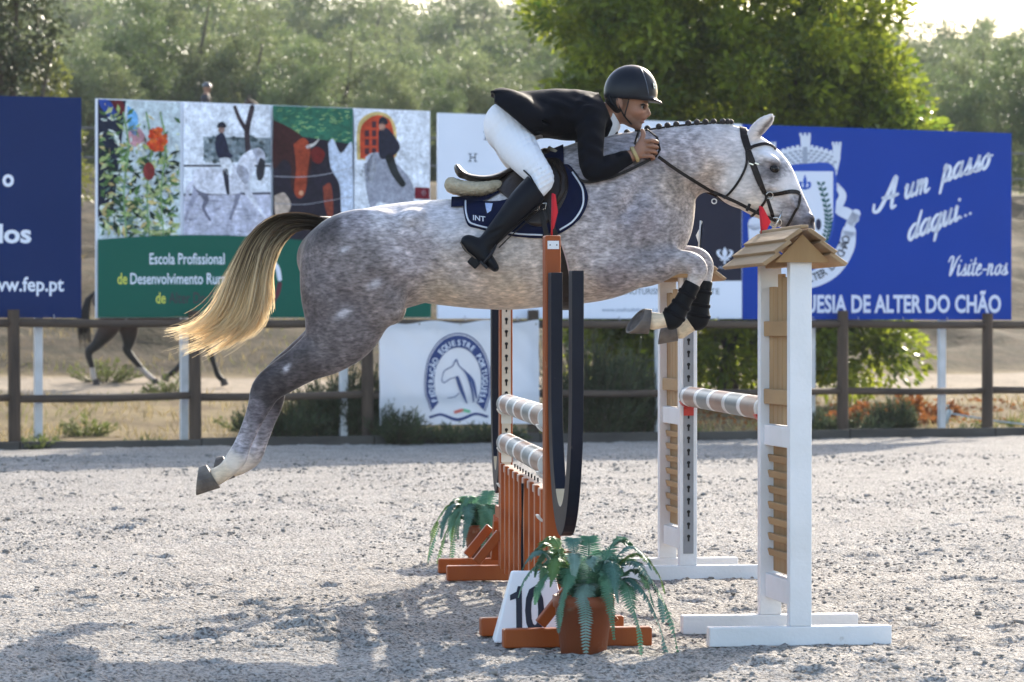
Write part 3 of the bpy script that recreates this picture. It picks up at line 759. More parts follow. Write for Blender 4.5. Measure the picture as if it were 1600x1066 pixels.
# brush script
GLY = {
 'a': (0.98, [[(0.62, .84), (.36, 1.0), (.06, .66), (.06, .24), (.28, 0), (.52, .26), (.64, .8)], [(.68, 1.0), (.62, .4), (.7, .03), (.98, .22)]]),
 'u': (1.02, [[(-.05, .75), (.1, 1.0), (.1, .35), (.26, 0), (.5, .25), (.6, .95)], [(.62, 1.0), (.58, .35), (.7, .02), (1.0, .22)]]),
 'm': (1.32, [[(0, .9), (.1, 1), (.1, 0)], [(.1, .5), (.32, 1), (.46, .8), (.46, 0)], [(.46, .5), (.7, 1), (.84, .8), (.84, .25), (.96, 0), (1.25, .22)]]),
 'n': (1.0, [[(0, .9), (.1, 1), (.1, 0)], [(.1, .5), (.34, 1), (.5, .8), (.5, .25), (.62, 0), (.95, .22)]]),
 'p': (0.98, [[(0, .9), (.14, 1.1), (.1, .2), (.06, -.75)], [(.12, .6), (.36, 1.0), (.62, .72), (.54, .2), (.3, 0), (.1, .2)], [(.5, .1), (.7, .0), (.95, .2)]]),
 's': (0.8, [[(-.05, .1), (.25, .5), (.42, 1.08), (.4, .8), (.56, .36), (.42, .02), (.1, .08)], [(.42, .04), (.62, .05), (.8, .22)]]),
 'o': (0.85, [[(.4, 1), (.08, .7), (.06, .25), (.3, 0), (.56, .28), (.58, .75), (.4, 1.0), (.5, .8), (.85, .8)]]),
 'd': (1.02, [[(0.62, .84), (.36, 1.0), (.06, .66), (.06, .24), (.28, 0), (.52, .26), (.64, .8)], [(.76, 1.75), (.66, .8), (.64, .3), (.74, .02), (1.0, .22)]]),
 'q': (1.0, [[(0.62, .84), (.36, 1.0), (.06, .66), (.06, .24), (.28, 0), (.52, .26), (.64, .8)], [(.7, 1.0), (.62, 0), (.58, -.75)], [(.6, -.2), (.8, .0), (1.0, .22)]]),
 'i': (0.52, [[(0, .8), (.12, 1), (.12, .3), (.24, 0), (.5, .22)], [(.2, 1.36), (.21, 1.42)]]),
 't': (0.6, [[(.2, 1.6), (.14, .6), (.16, .2), (.3, 0), (.58, .22)], [(-.08, 1.04), (.42, 1.1)]]),
 'e': (0.78, [[(.08, .45), (.4, .6), (.46, .9), (.28, 1.02), (.06, .6), (.1, .15), (.34, 0), (.76, .25)]]),
 'V': (1.15, [[(-.2, 1.3), (.0, 1.75), (.3, 1.7), (.3, .9), (.34, 0), (.6, .7), (.82, 1.5), (1.1, 1.85)]]),
 'A': (1.35, [[(-.5, .5), (-.42, .1), (-.05, .1), (.35, .9), (.72, 1.85), (.76, .9), (.84, .05), (1.1, .1)], [(.05, .75), (.5, .7), (1.1, .75)]]),
 '-': (0.65, [[(.05, .5), (.5, .5)]]), '.': (0.42, [[(.15, .08), (.16, .1)]]), ' ': (0.7, [])}
def script(body, x, y, h, slope, sx=0.8, w=0.205, shear=0.22, up=True):
    cx = 0.0
    for ch in body:
        adv, st = GLY[ch]
        for q in st:
            T = []
            for (a, b) in q:
                X = (cx + a * sx + b * shear) * h; Y = b * h
                T.append((x + X, y - Y + slope * X))
            n_ = len(T); ww = [h * w * (0.62 + 0.5 * math.sin(math.pi * (i + 0.5) / n_)) for i in range(n_)]
            P.stroke(T, ww, (216, 222, 238))
            if ch in 'it.': P.done('letter')
        if P.V: P.done('letter')
        cx += adv * sx
script('A', 1372, 331, 26, -0.28, 0.85)
script('um', 1410, 311, 21, -0.30, 0.82)
script('passo', 1469, 285, 22, -0.31, 0.78)
script('daqui...', 1416, 377, 22, -0.42, 0.80)
script('Visite-nos', 1478, 431, 16.5, -0.02, 0.74, 0.17)
P.text('GUESIA DE ALTER DO CHÃO', 1238, 488, 27, (208, 214, 234), width=324, bold=0.03).done('lettering')

# ---------------------------------------------------------------- white cloth banner on the fence
clothm = mat('banner_cloth', (0.74, 0.75, 0.80), (0.70, 0.71, 0.77), 2, 0.7, trans=0.25)
sa, _ = fence_s(593, -0.09); sb, _ = fence_s(842, -0.09)
banner = empty('cloth_banner', fpt(sa, -0.09), FANG)
tag(banner, 'white cloth banner with a horseshoe shaped horse emblem tied to the fence rails', 'banner')
NB = -0.09
def bw(x, z):      # ripples of the cloth
    return 0.010 * math.sin(x * 7 + z * 3) + 0.012 * math.sin(x * 3.1 - z * 5 + 1) + 0.006 * math.sin((x + z) * 17)
Wb = sb - sa
z1, z0 = fence_sz(593, 502, NB)[1], fence_sz(593, 665, NB)[1]
V = []; nxb, nzb = 50, 34
for i in range(nxb + 1):
    for j in range(nzb + 1):
        u = i / nxb; v = j / nzb; x = u * Wb
        sag = 0.035 * (math.sin(u * math.pi * 3) ** 2) * (v ** 3)
        z = z0 + (z1 - z0) * v - sag + 0.02 * u * v
        V.append((x, bw(x, z), z))
F = [(i * (nzb + 1) + j, (i + 1) * (nzb + 1) + j, (i + 1) * (nzb + 1) + j + 1, i * (nzb + 1) + j + 1) for i in range(nxb) for j in range(nzb)]
ob = mk('cloth', V, F, clothm, banner, smooth=True)
P = Print(banner, sa, NB, -0.006)
def drape(o):
    for v in o.data.vertices: v.co.y += bw(v.co.x, v.co.z)
IN = (52, 68, 116)
def shoe(k, n=40):   # horseshoe outline (scale k about its middle)
    cx, cy = 715, 590; pts = []
    for i in range(n + 1):
        a = R(214 - 248 * i / n)
        pts.append((cx + 46 * k * math.cos(a) * (1.0 if math.sin(a) > -0.3 else 0.96), cy + 6 - 66 * k * math.sin(a) * (1.0 if math.sin(a) > 0 else 1.12)))
    return pts
out, inn = shoe(1.12), shoe(1.08)
for A, B, c in ((shoe(1.15), shoe(1.12), IN), (shoe(1.09), shoe(0.80), IN)):
    for i in range(40): P.poly([A[i], A[i + 1], B[i + 1], B[i]], c)
P.stroke([(672, 652), (690, 648), (716, 656), (742, 647), (760, 651)], [4, 4, 5, 4, 4], IN)
drape(P.up().done('emblem_ring'))
P.up(7)
ms = 'FEDERAÇÃO EQUESTRE PORTUGUESA'
mid = shoe(0.915, 400)
seg = np.cumsum([0] + [math.dist(mid[i], mid[i + 1]) for i in range(400)])
for i, ch in enumerate(ms):
    d = seg[-1] * (0.035 + 0.93 * i / (len(ms) - 1)); j = int(np.searchsorted(seg, d)); j = min(max(j, 1), 399)
    tx, ty = mid[j + 1][0] - mid[j - 1][0], mid[j + 1][1] - mid[j - 1][1]
    a = math.atan2(ty, tx); P.char(ch, mid[j][0] - 4.2 * math.sin(a), mid[j][1] + 4.2 * math.cos(a), 8.6, a, (222, 226, 238), bold=0.02, kx=0.9)
drape(P.done('lettering'))
HD = (70, 86, 130)
P.stroke([(690, 594), (694, 580), (706, 572), (712, 562), (716, 571), (728, 584), (736, 606), (740, 628)], [1, 1.4, 1.6, 2, 1.6, 2, 3, 2], HD)
drape(P.done('horse_head_outline'))
P.stroke([(690, 594), (694, 598), (704, 592), (712, 590)], 1.5, HD); drape(P.done('horse_head_outline'))
P.stroke([(714, 590), (720, 606), (730, 630)], [5, 6, 2], HD); drape(P.done('horse_neck_outline'))
P.stroke([(724, 578), (738, 596), (744, 622)], [2, 6, 2], HD); drape(P.done('horse_mane_outline'))
P.stroke([(700, 622), (712, 620), (718, 614)], 1.2, HD)
drape(P.done('horse_chest_outline'))
P.stroke([(712, 644), (722, 641)], 5, (206, 110, 100), False); drape(P.done('colour_mark'))
P.stroke([(724, 641), (733, 643)], 5, (110, 180, 140), False)
drape(P.done('colour_mark'))
eyel = mat('eyelet', (0.35, 0.35, 0.36), rough=0.3, metallic=1)
for u in (0.02, 0.25, 0.5, 0.75, 0.98):
    for zz in (z1 - 0.03, z0 + 0.03):
        V, F = tubev([(u * Wb, bw(u * Wb, zz) - 0.008, zz), (u * Wb, bw(u * Wb, zz) + 0.008, zz)], 0.012, 8)
        mk('eyelet', V, F, eyel, banner)

# ---------------------------------------------------------------- the jump
orange = mat('orange_paint', (0.34, 0.074, 0.010), (0.25, 0.050, 0.008), 5, 0.42, bump=0.12, bscale=40, stretch=(1, 1, 0.2), spec=0.28, scuff=((0.40, 0.24, 0.14), 14, 0.67, 0.55))
navy = mat('navy_paint', (0.006, 0.008, 0.018), (0.004, 0.005, 0.012), 5, 0.45, bump=0.08, spec=0.18, scuff=((0.16, 0.14, 0.12), 12, 0.68, 0.5))
ply = mat('pale_plywood', (0.52, 0.43, 0.30), (0.42, 0.34, 0.23), 6, 0.6, bump=0.2, stretch=(1, 1, 0.1))
white = mat('white_paint', (0.76, 0.75, 0.76), (0.66, 0.645, 0.635), 3.5, 0.5, bump=0.15, bscale=60, scuff=((0.34, 0.29, 0.24), 9, 0.66, 0.6))
tan = mat('stained_pine', (0.40, 0.245, 0.11), (0.27, 0.155, 0.065), 7, 0.6, bump=0.35, stretch=(1, 1, 0.15))
tanh = mat('stained_pine_across', (0.42, 0.26, 0.12), (0.29, 0.17, 0.075), 7, 0.6, bump=0.35, stretch=(1, 0.15, 1))
shing = mat('roof_board', (0.37, 0.245, 0.135), (0.24, 0.15, 0.08), 8, 0.7, bump=0.6, stretch=(1, 0.12, 1))
steel = mat('zinc_track', (0.27, 0.27, 0.28), (0.20, 0.20, 0.21), 10, 0.5)
cream = mat('cream_track', (0.60, 0.52, 0.42), (0.52, 0.45, 0.36), 6, 0.5)
hole = mat('hole', (0.015, 0.013, 0.012), rough=0.9)
cupw = mat('cup_white', (0.70, 0.68, 0.63), rough=0.35); cupr = mat('cup_red', (0.5, 0.035, 0.025), rough=0.35)
redf = mat('flag_red', (0.62, 0.03, 0.045), (0.5, 0.02, 0.035), 6, 0.5, trans=0.35); whif = mat('flag_white', (0.75, 0.74, 0.72), rough=0.5, trans=0.35)
screw = mat('screw', (0.25, 0.25, 0.25), rough=0.4, metallic=1)

def extrude_poly(pts, y0, y1):
    """pts in (x, z), extruded along y"""
    n = len(pts); V = [(p[0], y0, p[1]) for p in pts] + [(p[0], y1, p[1]) for p in pts]
    F = [tuple(range(n)), tuple(range(2 * n - 1, n - 1, -1))] + [(i, i + n, (i + 1) % n + n, (i + 1) % n) for i in range(n)]
    return V, F
def keyholes(root, x0, x1, y, zs, mt, parent):
    """keyhole slots as dark inlays on a track facing -y or +y"""
    for z in zs:
        V = []; F = []
        P_ = [(0.0085 * math.cos(t), 0.0085 * math.sin(t) + 0.008) for t in np.linspace(R(-60), R(240), 10)] + [(-0.004, -0.018), (0.004, -0.018)]
        v, f = extrude_poly([((x0 + x1) / 2 + a, z + b) for a, b in P_], y - 0.0015, y + 0.0015)
        mk('keyhole', v, f, hole, parent)
def orange_standard(label, loc, rz, sgn):
    """sgn +1: the wing goes towards the camera, the pole side is +y"""
    r = empty('jump_standard', loc, rz); tag(r, label, 'jump standard')
    H = 1.655
    box('post', (0, 0, 0.08 + (H - 0.08) / 2), (0.066, 0.066, H - 0.08), orange, r, bevel=0.007)
    ty = sgn * 0.0355
    tr = box('track', (0, ty, 0.86), (0.045, 0.005, 1.5), cream, r, bevel=0.001)
    keyholes(r, 0, 0, ty + sgn * 0.003, [0.2 + 0.062 * k for k in range(23)], hole, tr)
    for fy in (0.0, -sgn * 0.52):
        box('foot', (0, fy, 0.042), (0.60, 0.062, 0.076), orange, r, bevel=0.007)
    for sx in (-1, 1):
        for fy in (0.0, -sgn * 0.52):
            beam('brace', (sx * 0.15, fy, 0.095), (sx * 0.028, fy, 0.245), 0.04, 0.045, orange, r, 0.005)
    # horseshoe wing standing in the plane of the poles
    zt, zb, ro, ri, ym = 1.50, 0.95, 0.25, 0.178, -sgn * 0.29
    P_ = []
    for k in range(25):
        a = math.pi + math.pi * k / 24; P_.append((ro * math.cos(a), zb + 0.62 * math.sin(a) + 0.1))
    outer = [(-ro, zt)] + P_ + [(ro, zt)]
    inner = [(ri, zt)] + [(ri * math.cos(2 * math.pi - math.pi * k / 24), zb + 0.1 + 0.50 * math.sin(2 * math.pi - math.pi * k / 24)) for k in range(25)] + [(-ri, zt)]
    V = []; F = []; MI = []
    prof = outer + inner; n = len(prof)
    x0, x1 = -0.024, 0.024
    no = len(outer)
    for x in (x0, x1):
        for (yy_, z) in prof: V.append((x, ym + yy_, z))
    for i in range(no - 1):
        j = n - 1 - i
        F.append((i, i + 1, j - 1, j)); MI.append(0)                       # face x0
        F.append((n + i, n + j, n + j - 1, n + i + 1)); MI.append(0)
    for i in range(n):
        k = (i + 1) % n
        F.append((i, i + n, k + n, k)); MI.append(1 if (i > no + 8 and i < n - 9) else 0)
    o = mk('horseshoe_wing', V, F, navy, r, bevel=0.003, mats=[navy, ply], midx=MI)
    beam('wing_foot', (0, -sgn * 0.52, 0.08), (0, -sgn * 0.36, 0.30), 0.05, 0.06, orange, r)
    box('wing_bar', (0, -sgn * 0.16, 0.34), (0.05, 0.26, 0.06), orange, r)
    # bolted plate at the top
    pl = box('plate', (0, -sgn * 0.0345 if sgn > 0 else -0.0345, 1.615), (0.048, 0.004, 0.034), white, r, bevel=0.001)
    for sx in (-1, 1):
        V, F = tubev([(sx * 0.014, -0.0365 * 1.0, 1.615), (sx * 0.014, -0.0385, 1.615)], 0.0035, 8); mk('screw', V, F, screw, pl)
    return r
def cup(root, y, z, sgn, m=None, x=0.0):
    """jump cup: back plate, curved lip"""
    m = m or cupw
    V, F = [], []
    pr = [(0.055 * math.cos(t), 0.055 * math.sin(t)) for t in np.linspace(R(200), R(340), 9)]
    pr2 = [(0.047 * math.cos(t), 0.047 * math.sin(t)) for t in np.linspace(R(340), R(200), 9)]
    P_ = [(a, z + 0.055 + b) for a, b in pr + pr2]
    v, f = extrude_poly([(x + a, b) for a, b in P_], y, y + sgn * 0.05)
    v2 = boxv((x, y - sgn * 0.002, z + 0.0), (0.052, 0.006, 0.075))
    V, F = merge([(v, f), (v2, BOXF)])
    o = mk('cup', V, F, m, root); return o
JA = math.atan(0.065)
near_o = at(862, 13.42, 0); far_o = at(790, 16.42, 0)
oN = orange_standard('near orange jump standard with a navy horseshoe wing in front of the horse', near_o, R(10.5), 1)
oF = orange_standard('far orange jump standard seen under the belly of the horse', far_o, R(6), -1)
for o, sg in ((oN, 1), (oF, -1)):
    for z in (0.835, 0.64): cup(o, sg * 0.042, z, sg)
    cup(o, sg * 0.042, 0.46, sg)
# number plate
# poles
def pole_mat(name, flip=False):
    m = bpy.data.materials.new(name); m.use_nodes = True; nt = m.node_tree; N = nt.nodes; L = nt.links; b = N['Principled BSDF']
    b.inputs['Roughness'].default_value = 0.38
    at_ = N.new('ShaderNodeAttribute'); at_.attribute_name = 'Col'
    nz = N.new('ShaderNodeTexNoise'); nz.inputs['Scale'].default_value = 6; nz.inputs['Detail'].default_value = 5
    tc = N.new('ShaderNodeTexCoord'); L.new(tc.outputs['Object'], nz.inputs['Vector'])
    r = N.new('ShaderNodeValToRGB'); L.new(nz.outputs['Fac'], r.inputs[0]); r.color_ramp.elements[0].position = 0.3; r.color_ramp.elements[1].position = 0.62
    r.color_ramp.elements[0].color = (0.72, 0.7, 0.68, 1); r.color_ramp.elements[1].color = (1, 1, 1, 1)
    x = N.new('ShaderNodeMix'); x.data_type = 'RGBA'; x.blend_type = 'MULTIPLY'; x.inputs[0].default_value = 1
    L.new(at_.outputs['Color'], x.inputs[6]); L.new(r.outputs[0], x.inputs[7]); L.new(x.outputs[2], b.inputs['Base Color'])
    return m
polem = pole_mat('pole_paint')
def jump_pole(label, a, b, r=0.05, group=None):
    a = Vector(a); b = Vector(b); L = (b - a).length
    root = empty('jump_pole', a); tag(root, label, 'pole', 'banded jump poles')
    q = (b - a).to_track_quat('Z', 'Y')
    root.rotation_mode = 'QUATERNION'; root.rotation_quaternion = q
    pat = [((0.70, 0.69, 0.69), 0.06), ((0.24, 0.13, 0.09), 0.44), ((0.70, 0.69, 0.69), 0.11), ((0.14, 0.16, 0.17), 0.40), ((0.70, 0.69, 0.69), 0.11)]
    pat = pat[:1] + (pat[1:] * 6)
    z = 0.0; k = 0; ns = 24; V = []; F = []; C = []
    while z < L - 1e-4:
        c, l = pat[k % len(pat)]; z2 = min(L, z + l); o = len(V)
        for zz in (z, z2):
            for i in range(ns): V.append((r * math.cos(2 * math.pi * i / ns), r * math.sin(2 * math.pi * i / ns), zz))
        for i in range(ns): F.append((o + i, o + (i + 1) % ns, o + ns + (i + 1) % ns, o + ns + i)); C.append(c)
        z = z2; k += 1
    mk('bar', V, F, polem, root, smooth=True, fcolors=C)
    for zz in (0.0, L):
        Vc, Fc = tubev([(0, 0, zz - 0.004), (0, 0, zz + 0.004)], r * 1.03, 20)
        e = mk('end_cap', Vc, Fc, cupw, root)
        for t in (0.6, 2.2, 4.0):
            s_ = 1 if zz > 0 else -1
            Vc, Fc = tubev([(r * 0.72 * math.cos(t), r * 0.72 * math.sin(t), zz + s_ * 0.004), (r * 0.72 * math.cos(t), r * 0.72 * math.sin(t), zz + s_ * 0.006)], 0.004, 6); mk('screw', Vc, Fc, screw, e)
    return root
a_ = Vector((-math.sin(JA), math.cos(JA), 0))
jump_pole('upper banded pole between the two orange standards', near_o + a_ * 0.075 + Vector((0, 0, 0.897)), far_o - a_ * 0.075 + Vector((0, 0, 0.897)))
jump_pole('lower banded pole just above the orange picket gate', near_o + a_ * 0.075 + Vector((0, 0, 0.702)), far_o - a_ * 0.075 + Vector((0, 0, 0.702)))
# picket gate hanging between the orange standards
gate = empty('picket_gate', near_o + a_ * 0.12, JA); tag(gate, 'orange picket gate hanging low between the orange standards', 'gate')
GL = (far_o - near_o).length - 0.24
palew = mat('gate_top_rail', (0.55, 0.43, 0.37), (0.48, 0.36, 0.30), 5, 0.5)
box('top_rail', (0, GL / 2, 0.575), (0.05, GL, 0.035), palew, gate)
for z in (0.13, 0.36): box('rail', (0, GL / 2, z), (0.03, GL, 0.05), orange, gate)
npk = 9
for k in range(npk):
    box('picket', (-0.027, 0.03 + (GL - 0.06) * k / (npk - 1), 0.335), (0.020, 0.085, 0.53), orange, gate, bevel=0.003)
for k in range(9):
    V, F = tubev([(0.012, GL * (0.3 + 0.07 * k), 0.593), (0.012, GL * (0.3 + 0.07 * k), 0.612)], 0.004, 6); mk('nail', V, F, hole, gate)
for y in (0.0, GL): box('hanger', (0.0, y, 0.545), (0.05, 0.05, 0.03), cupw, gate, bevel=0.006)
tube('strap', [(-0.045, GL * 0.36, 0.58), (-0.047, GL * 0.36, 0.3), (-0.044, GL * 0.36, 0.05)], 0.007, navy, gate, 6)

def flag(label, base, h, m, lean=0.0, hinge=0.05, turn=0.0):
    r = empty('jump_flag', base, turn); tag(r, label, 'flag')
    tube('staff', [(0, 0, -0.01), (lean * 0.5, 0, h * 0.5), (lean, 0, h)], 0.0045, m, r, 6)
    P_ = [(lean * 0.95, h), (lean * 0.9 + 0.012, h - 0.005), (hinge, h * 0.55), (lean * 0.2 + 0.008, h * 0.16), (lean * 0.1, h * 0.14)]
    v, f = extrude_poly(P_, -0.0015, 0.0015)
    mk('pennant', v, f, m, r)
    return r
flag('red flag on top of the orange standard', near_o + Vector((0.0, 0.0, 1.655)), 0.175, redf, 0.004, 0.026)

# ---------------------------------------------------------------- white tower standards with little roofs
def white_standard(label, loc, rz, sgn):
    """origin under the outer post; the inner (pole side) post is at y = sgn * 0.55"""
    r = empty('roofed_standard', loc, rz); tag(r, label, 'jump standard')
    D = sgn * 0.55
    box('outer_post', (0, 0, 0.83), (0.09, 0.055, 1.50), white, r, bevel=0.004)
    box('inner_post', (0, D, 0.83), (0.09, 0.055, 1.50), white, r, bevel=0.004)
    for y in (0, D): box('foot', (0, y, 0.041), (0.745, 0.062, 0.078), white, r, bevel=0.005)
    ym = D / 2; w = abs(D) - 0.06
    box('mid_rail', (0.0, ym, 0.83), (0.06, w, 0.085), white, r)
    box('bottom_rail', (0.0, ym, 0.205), (0.05, w, 0.10), white, r)
    box('top_rail', (0.0, ym, 1.545), (0.05, w, 0.05), tan, r)
    n = 6                                         # upright boards in the upper half, uneven tops
    for k in range(n):
        y = ym - w / 2 + w * (k + 0.5) / n; top_ = 1.50 - 0.02 * abs(k - 2.5) + random.uniform(-0.03, 0.02)
        z0_ = 0.876
        box('plank', (0.0, y, (z0_ + top_) / 2), (0.016, w / n - 0.005, top_ - z0_), tan, r, bevel=0.002)
    for z in (0.99, 1.27):
        for sx in (-1, 1): box('batten', (sx * 0.020, ym, z), (0.022, w, 0.062), tanh, r, bevel=0.003)
    ns = 7                                        # louvre slats in the lower half
    for k in range(ns):
        z = 0.30 + 0.455 * (k + 0.5) / ns
        box('slat', (-0.006, ym, z + 0.012), (0.012, w, 0.030), tanh, r, Matrix.Rotation(R(-14), 3, 'Y'), bevel=0.002)
    box('back_board', (0.014, ym, 0.53), (0.008, w - 0.004, 0.53), tan, r, bevel=0.001)
    tr = box('track', (0.0, D + sgn * 0.030, 0.84), (0.052, 0.005, 1.4), steel, r, bevel=0.001)
    keyholes(r, 0, 0, D + sgn * 0.0335, [0.22 + 0.062 * k for k in range(20)], hole, tr)
    tr2 = box('track', (0.0, D - 0.030 * sgn, 0.84), (0.05, 0.004, 1.4), steel, r, bevel=0.001) if sgn < 0 else None
    # roof
    roof = empty('roof', (0, 0, 0), 0, r)
    y0, y1 = sorted((-sgn * 0.10, D + sgn * 0.13)); zr = 1.655; yc = (y0 + y1) / 2
    for sx in (-1, 1):
        for k in range(3):
            c0 = 0.004 + 0.046 * k; c1 = c0 + 0.055
            pa = Vector((sx * c0, 0, zr - c0 * 1.0)); pb = Vector((sx * c1, 0, zr - c1 * 1.0))
            u = (pb - pa).normalized(); nrm = Vector((-u.z * sx, 0, u.x * sx)); nrm = nrm if nrm.z > 0 else -nrm
            off = 0.004 + 0.002 * (2 - k)
            p0 = pa + nrm * (off + 0.0); p1 = pb + nrm * (off + 0.014); th = nrm * 0.018
            e0, e1 = y0 + random.uniform(-0.012, 0.012), y1 + random.uniform(-0.012, 0.012)
            V = [Vector((p.x, y, p.z)) for y in (e0, e1) for p in (p0, p1, p1 + th, p0 + th)]
            F = [(0, 1, 2, 3), (7, 6, 5, 4), (0, 4, 5, 1), (1, 5, 6, 2), (2, 6, 7, 3), (3, 7, 4, 0)]
            o = mk('shingle', V, F, shing, roof, bevel=0.003)
    for y in (y0 + 0.055, y1 - 0.055):
        v, f = extrude_poly([(-0.112, zr - 0.122), (0.112, zr - 0.122), (0.0, zr - 0.010)], y - 0.009, y + 0.009)
        mk('gable', v, f, tan, roof)
    box('ridge_board', (0, yc, zr + 0.020), (0.034, y1 - y0 - 0.02, 0.014), shing, roof, bevel=0.004)
    for y in (0, D):
        s2 = -1 if y == 0 else 1
        for z in (1.555,): 
            V, F = tubev([(0, -0.028 if sgn > 0 else -0.029, z), (0, -0.031, z)], 0.004, 8); mk('screw', V, F, screw, r)
    return r
WA = R(8)
wn_loc = at(1249, 12.98, 0)
wN = white_standard('white tower standard with a wooden shingled roof nearest the camera', wn_loc, WA, 1)
inN = wn_loc + Vector((-math.sin(WA) * 0.55, math.cos(WA) * 0.55, 0))
inF = at(1074, 16.42, 0)
wf_loc = inF + Vector((-math.sin(WA) * 0.55, math.cos(WA) * 0.55, 0))
wF = white_standard('white tower standard with a wooden shingled roof behind the forelegs of the horse', wf_loc, WA, -1)
cup(wN, 0.55 + 0.036, 0.875, 1, cupr); cup(wF, -0.55 - 0.036, 0.875, -1, cupr)
d_ = (inF - inN).normalized()
jump_pole('banded pole resting in red cups between the white standards', inN + d_ * 0.065 + Vector((0, 0, 0.935)), inF - d_ * 0.065 + Vector((0, 0, 0.935)))
rN = wn_loc + Vector((-math.sin(WA) * 0.62, math.cos(WA) * 0.62, 1.70))
flag('red flag on the roof of the near white standard', at(1191, 13.6, 1.635), 0.15, redf, -0.01, 0.036)
flag('white flag on the roof of the far white standard', at(1091, 16.6, 1.66), 0.17, whif, 0.012, -0.012)

# ---------------------------------------------------------------- number board
numb = empty('number_board', at(822, 13.18, 0), R(3)); tag(numb, 'white wedge shaped board with the number 10 beside the orange foot', 'sign')
wp = mat('white_plastic', (0.78, 0.78, 0.80), (0.74, 0.74, 0.76), 3, 0.35)
y0, y1, h = -0.09, 0.09, 0.285
bl, br, tl, tr_ = -0.135, 0.175, -0.06, 0.115
V = [(bl, y0, 0), (br, y0, 0), (br, y1, 0), (bl, y1, 0), (tl, -0.03, h), (tr_, -0.03, h), (tr_, 0.03, h), (tl, 0.03, h)]
mk('wedge', V, [(0, 1, 5, 4), (1, 2, 6, 5), (2, 3, 7, 6), (3, 0, 4, 7), (4, 5, 6, 7), (3, 2, 1, 0)], wp, numb, bevel=0.008)
numm = mat('numeral', (0.010, 0.012, 0.03), rough=0.4)
def numeral(ch, x, w):
    V, F = text_mesh(ch, 0.03); V = V.copy()
    k = 0.185; V[:, 0] = (V[:, 0] - V[:, 0].min()) / (V[:, 0].max() - V[:, 0].min()) * w; V[:, 1] = V[:, 1] / V[:, 1].max() * k
    T = []
    for a, b in V:
        z = 0.042 + b; y = y0 + (-0.03 - y0) * z / h - 0.0022
        T.append((x + a, y, z))
    o = mk('numeral', T, F, numm, numb)
T = []
for a, b in ((0.024, 0.0), (0.048, 0.0), (0.048, 0.185), (0.032, 0.185), (0.026, 0.163), (0.0, 0.150), (0.0, 0.128), (0.024, 0.136)):
    z = 0.042 + b; T.append((-0.068 + a, y0 + (-0.03 - y0) * z / h - 0.0022, z))
mk('numeral', T, [tuple(range(8))], numm, numb)
numeral('0', -0.008, 0.078)

# ---------------------------------------------------------------- potted ferns
potm = mat('terracotta_plastic', (0.29, 0.080, 0.032), (0.22, 0.060, 0.026), 5, 0.5, bump=0.08, scuff=((0.36, 0.25, 0.18), 10, 0.60, 0.45))
soil = mat('soil', (0.05, 0.035, 0.025), (0.03, 0.02, 0.015), 40, 0.95, bump=0.6)
fernm = mat('fern_leaf', (0.12, 0.27, 0.17), (0.06, 0.165, 0.09), 14, 0.5, spec=0.35, trans=0.3)
fernm3 = mat('fern_leaf_yellow', (0.17, 0.29, 0.10), (0.09, 0.18, 0.06), 16, 0.5, spec=0.3, trans=0.35)
fernm4 = mat('fern_leaf_blue', (0.10, 0.22, 0.18), (0.05, 0.13, 0.10), 16, 0.5, spec=0.35, trans=0.25)
fernm2 = mat('fern_leaf_pale', (0.22, 0.33, 0.29), (0.15, 0.25, 0.20), 14, 0.5, spec=0.35, trans=0.2)
def frond_mesh(curve, L, w, rr):
    """arching rib with two rows of narrow leaflets"""
    n = 58; C = catmull(np.array(curve), n)
    V, F = tubev([tuple(p) for p in C[::3]], list(np.linspace(0.0032, 0.0008, len(C[::3]))), 4)
    for i in range(3, n - 1):
        t = i / (n - 1); p = Vector(C[i]); u = Vector(C[min(i + 1, n - 1)] - C[i - 1]).normalized()
        sd = u.cross(Vector((0, 0, 1)))
        if sd.length < 0.05: sd = Vector((1, 0, 0))
        sd.normalize(); up_ = sd.cross(u).normalized()
        l = w * min(1.0, 0.35 + t * 3.0) * (1 - max(0, t - 0.3) / 0.75) ** 0.8 * rr.uniform(0.85, 1.1)
        lw = L / n * 0.95
        for s_ in (-1, 1):
            d = (sd * s_ + u * 0.30 - up_ * rr.uniform(0.1, 0.35)).normalized()
            q = p + d * l; m_ = p + d * l * 0.5 + up_ * l * 0.06
            o = len(V); V += [p - u * lw * 0.5, m_ - u * lw * 0.55, q, m_ + u * lw * 0.6, p + u * lw * 0.5]
            F += [(o, o + 1, o + 2, o + 3), (o, o + 3, o + 4)]
    return V, F
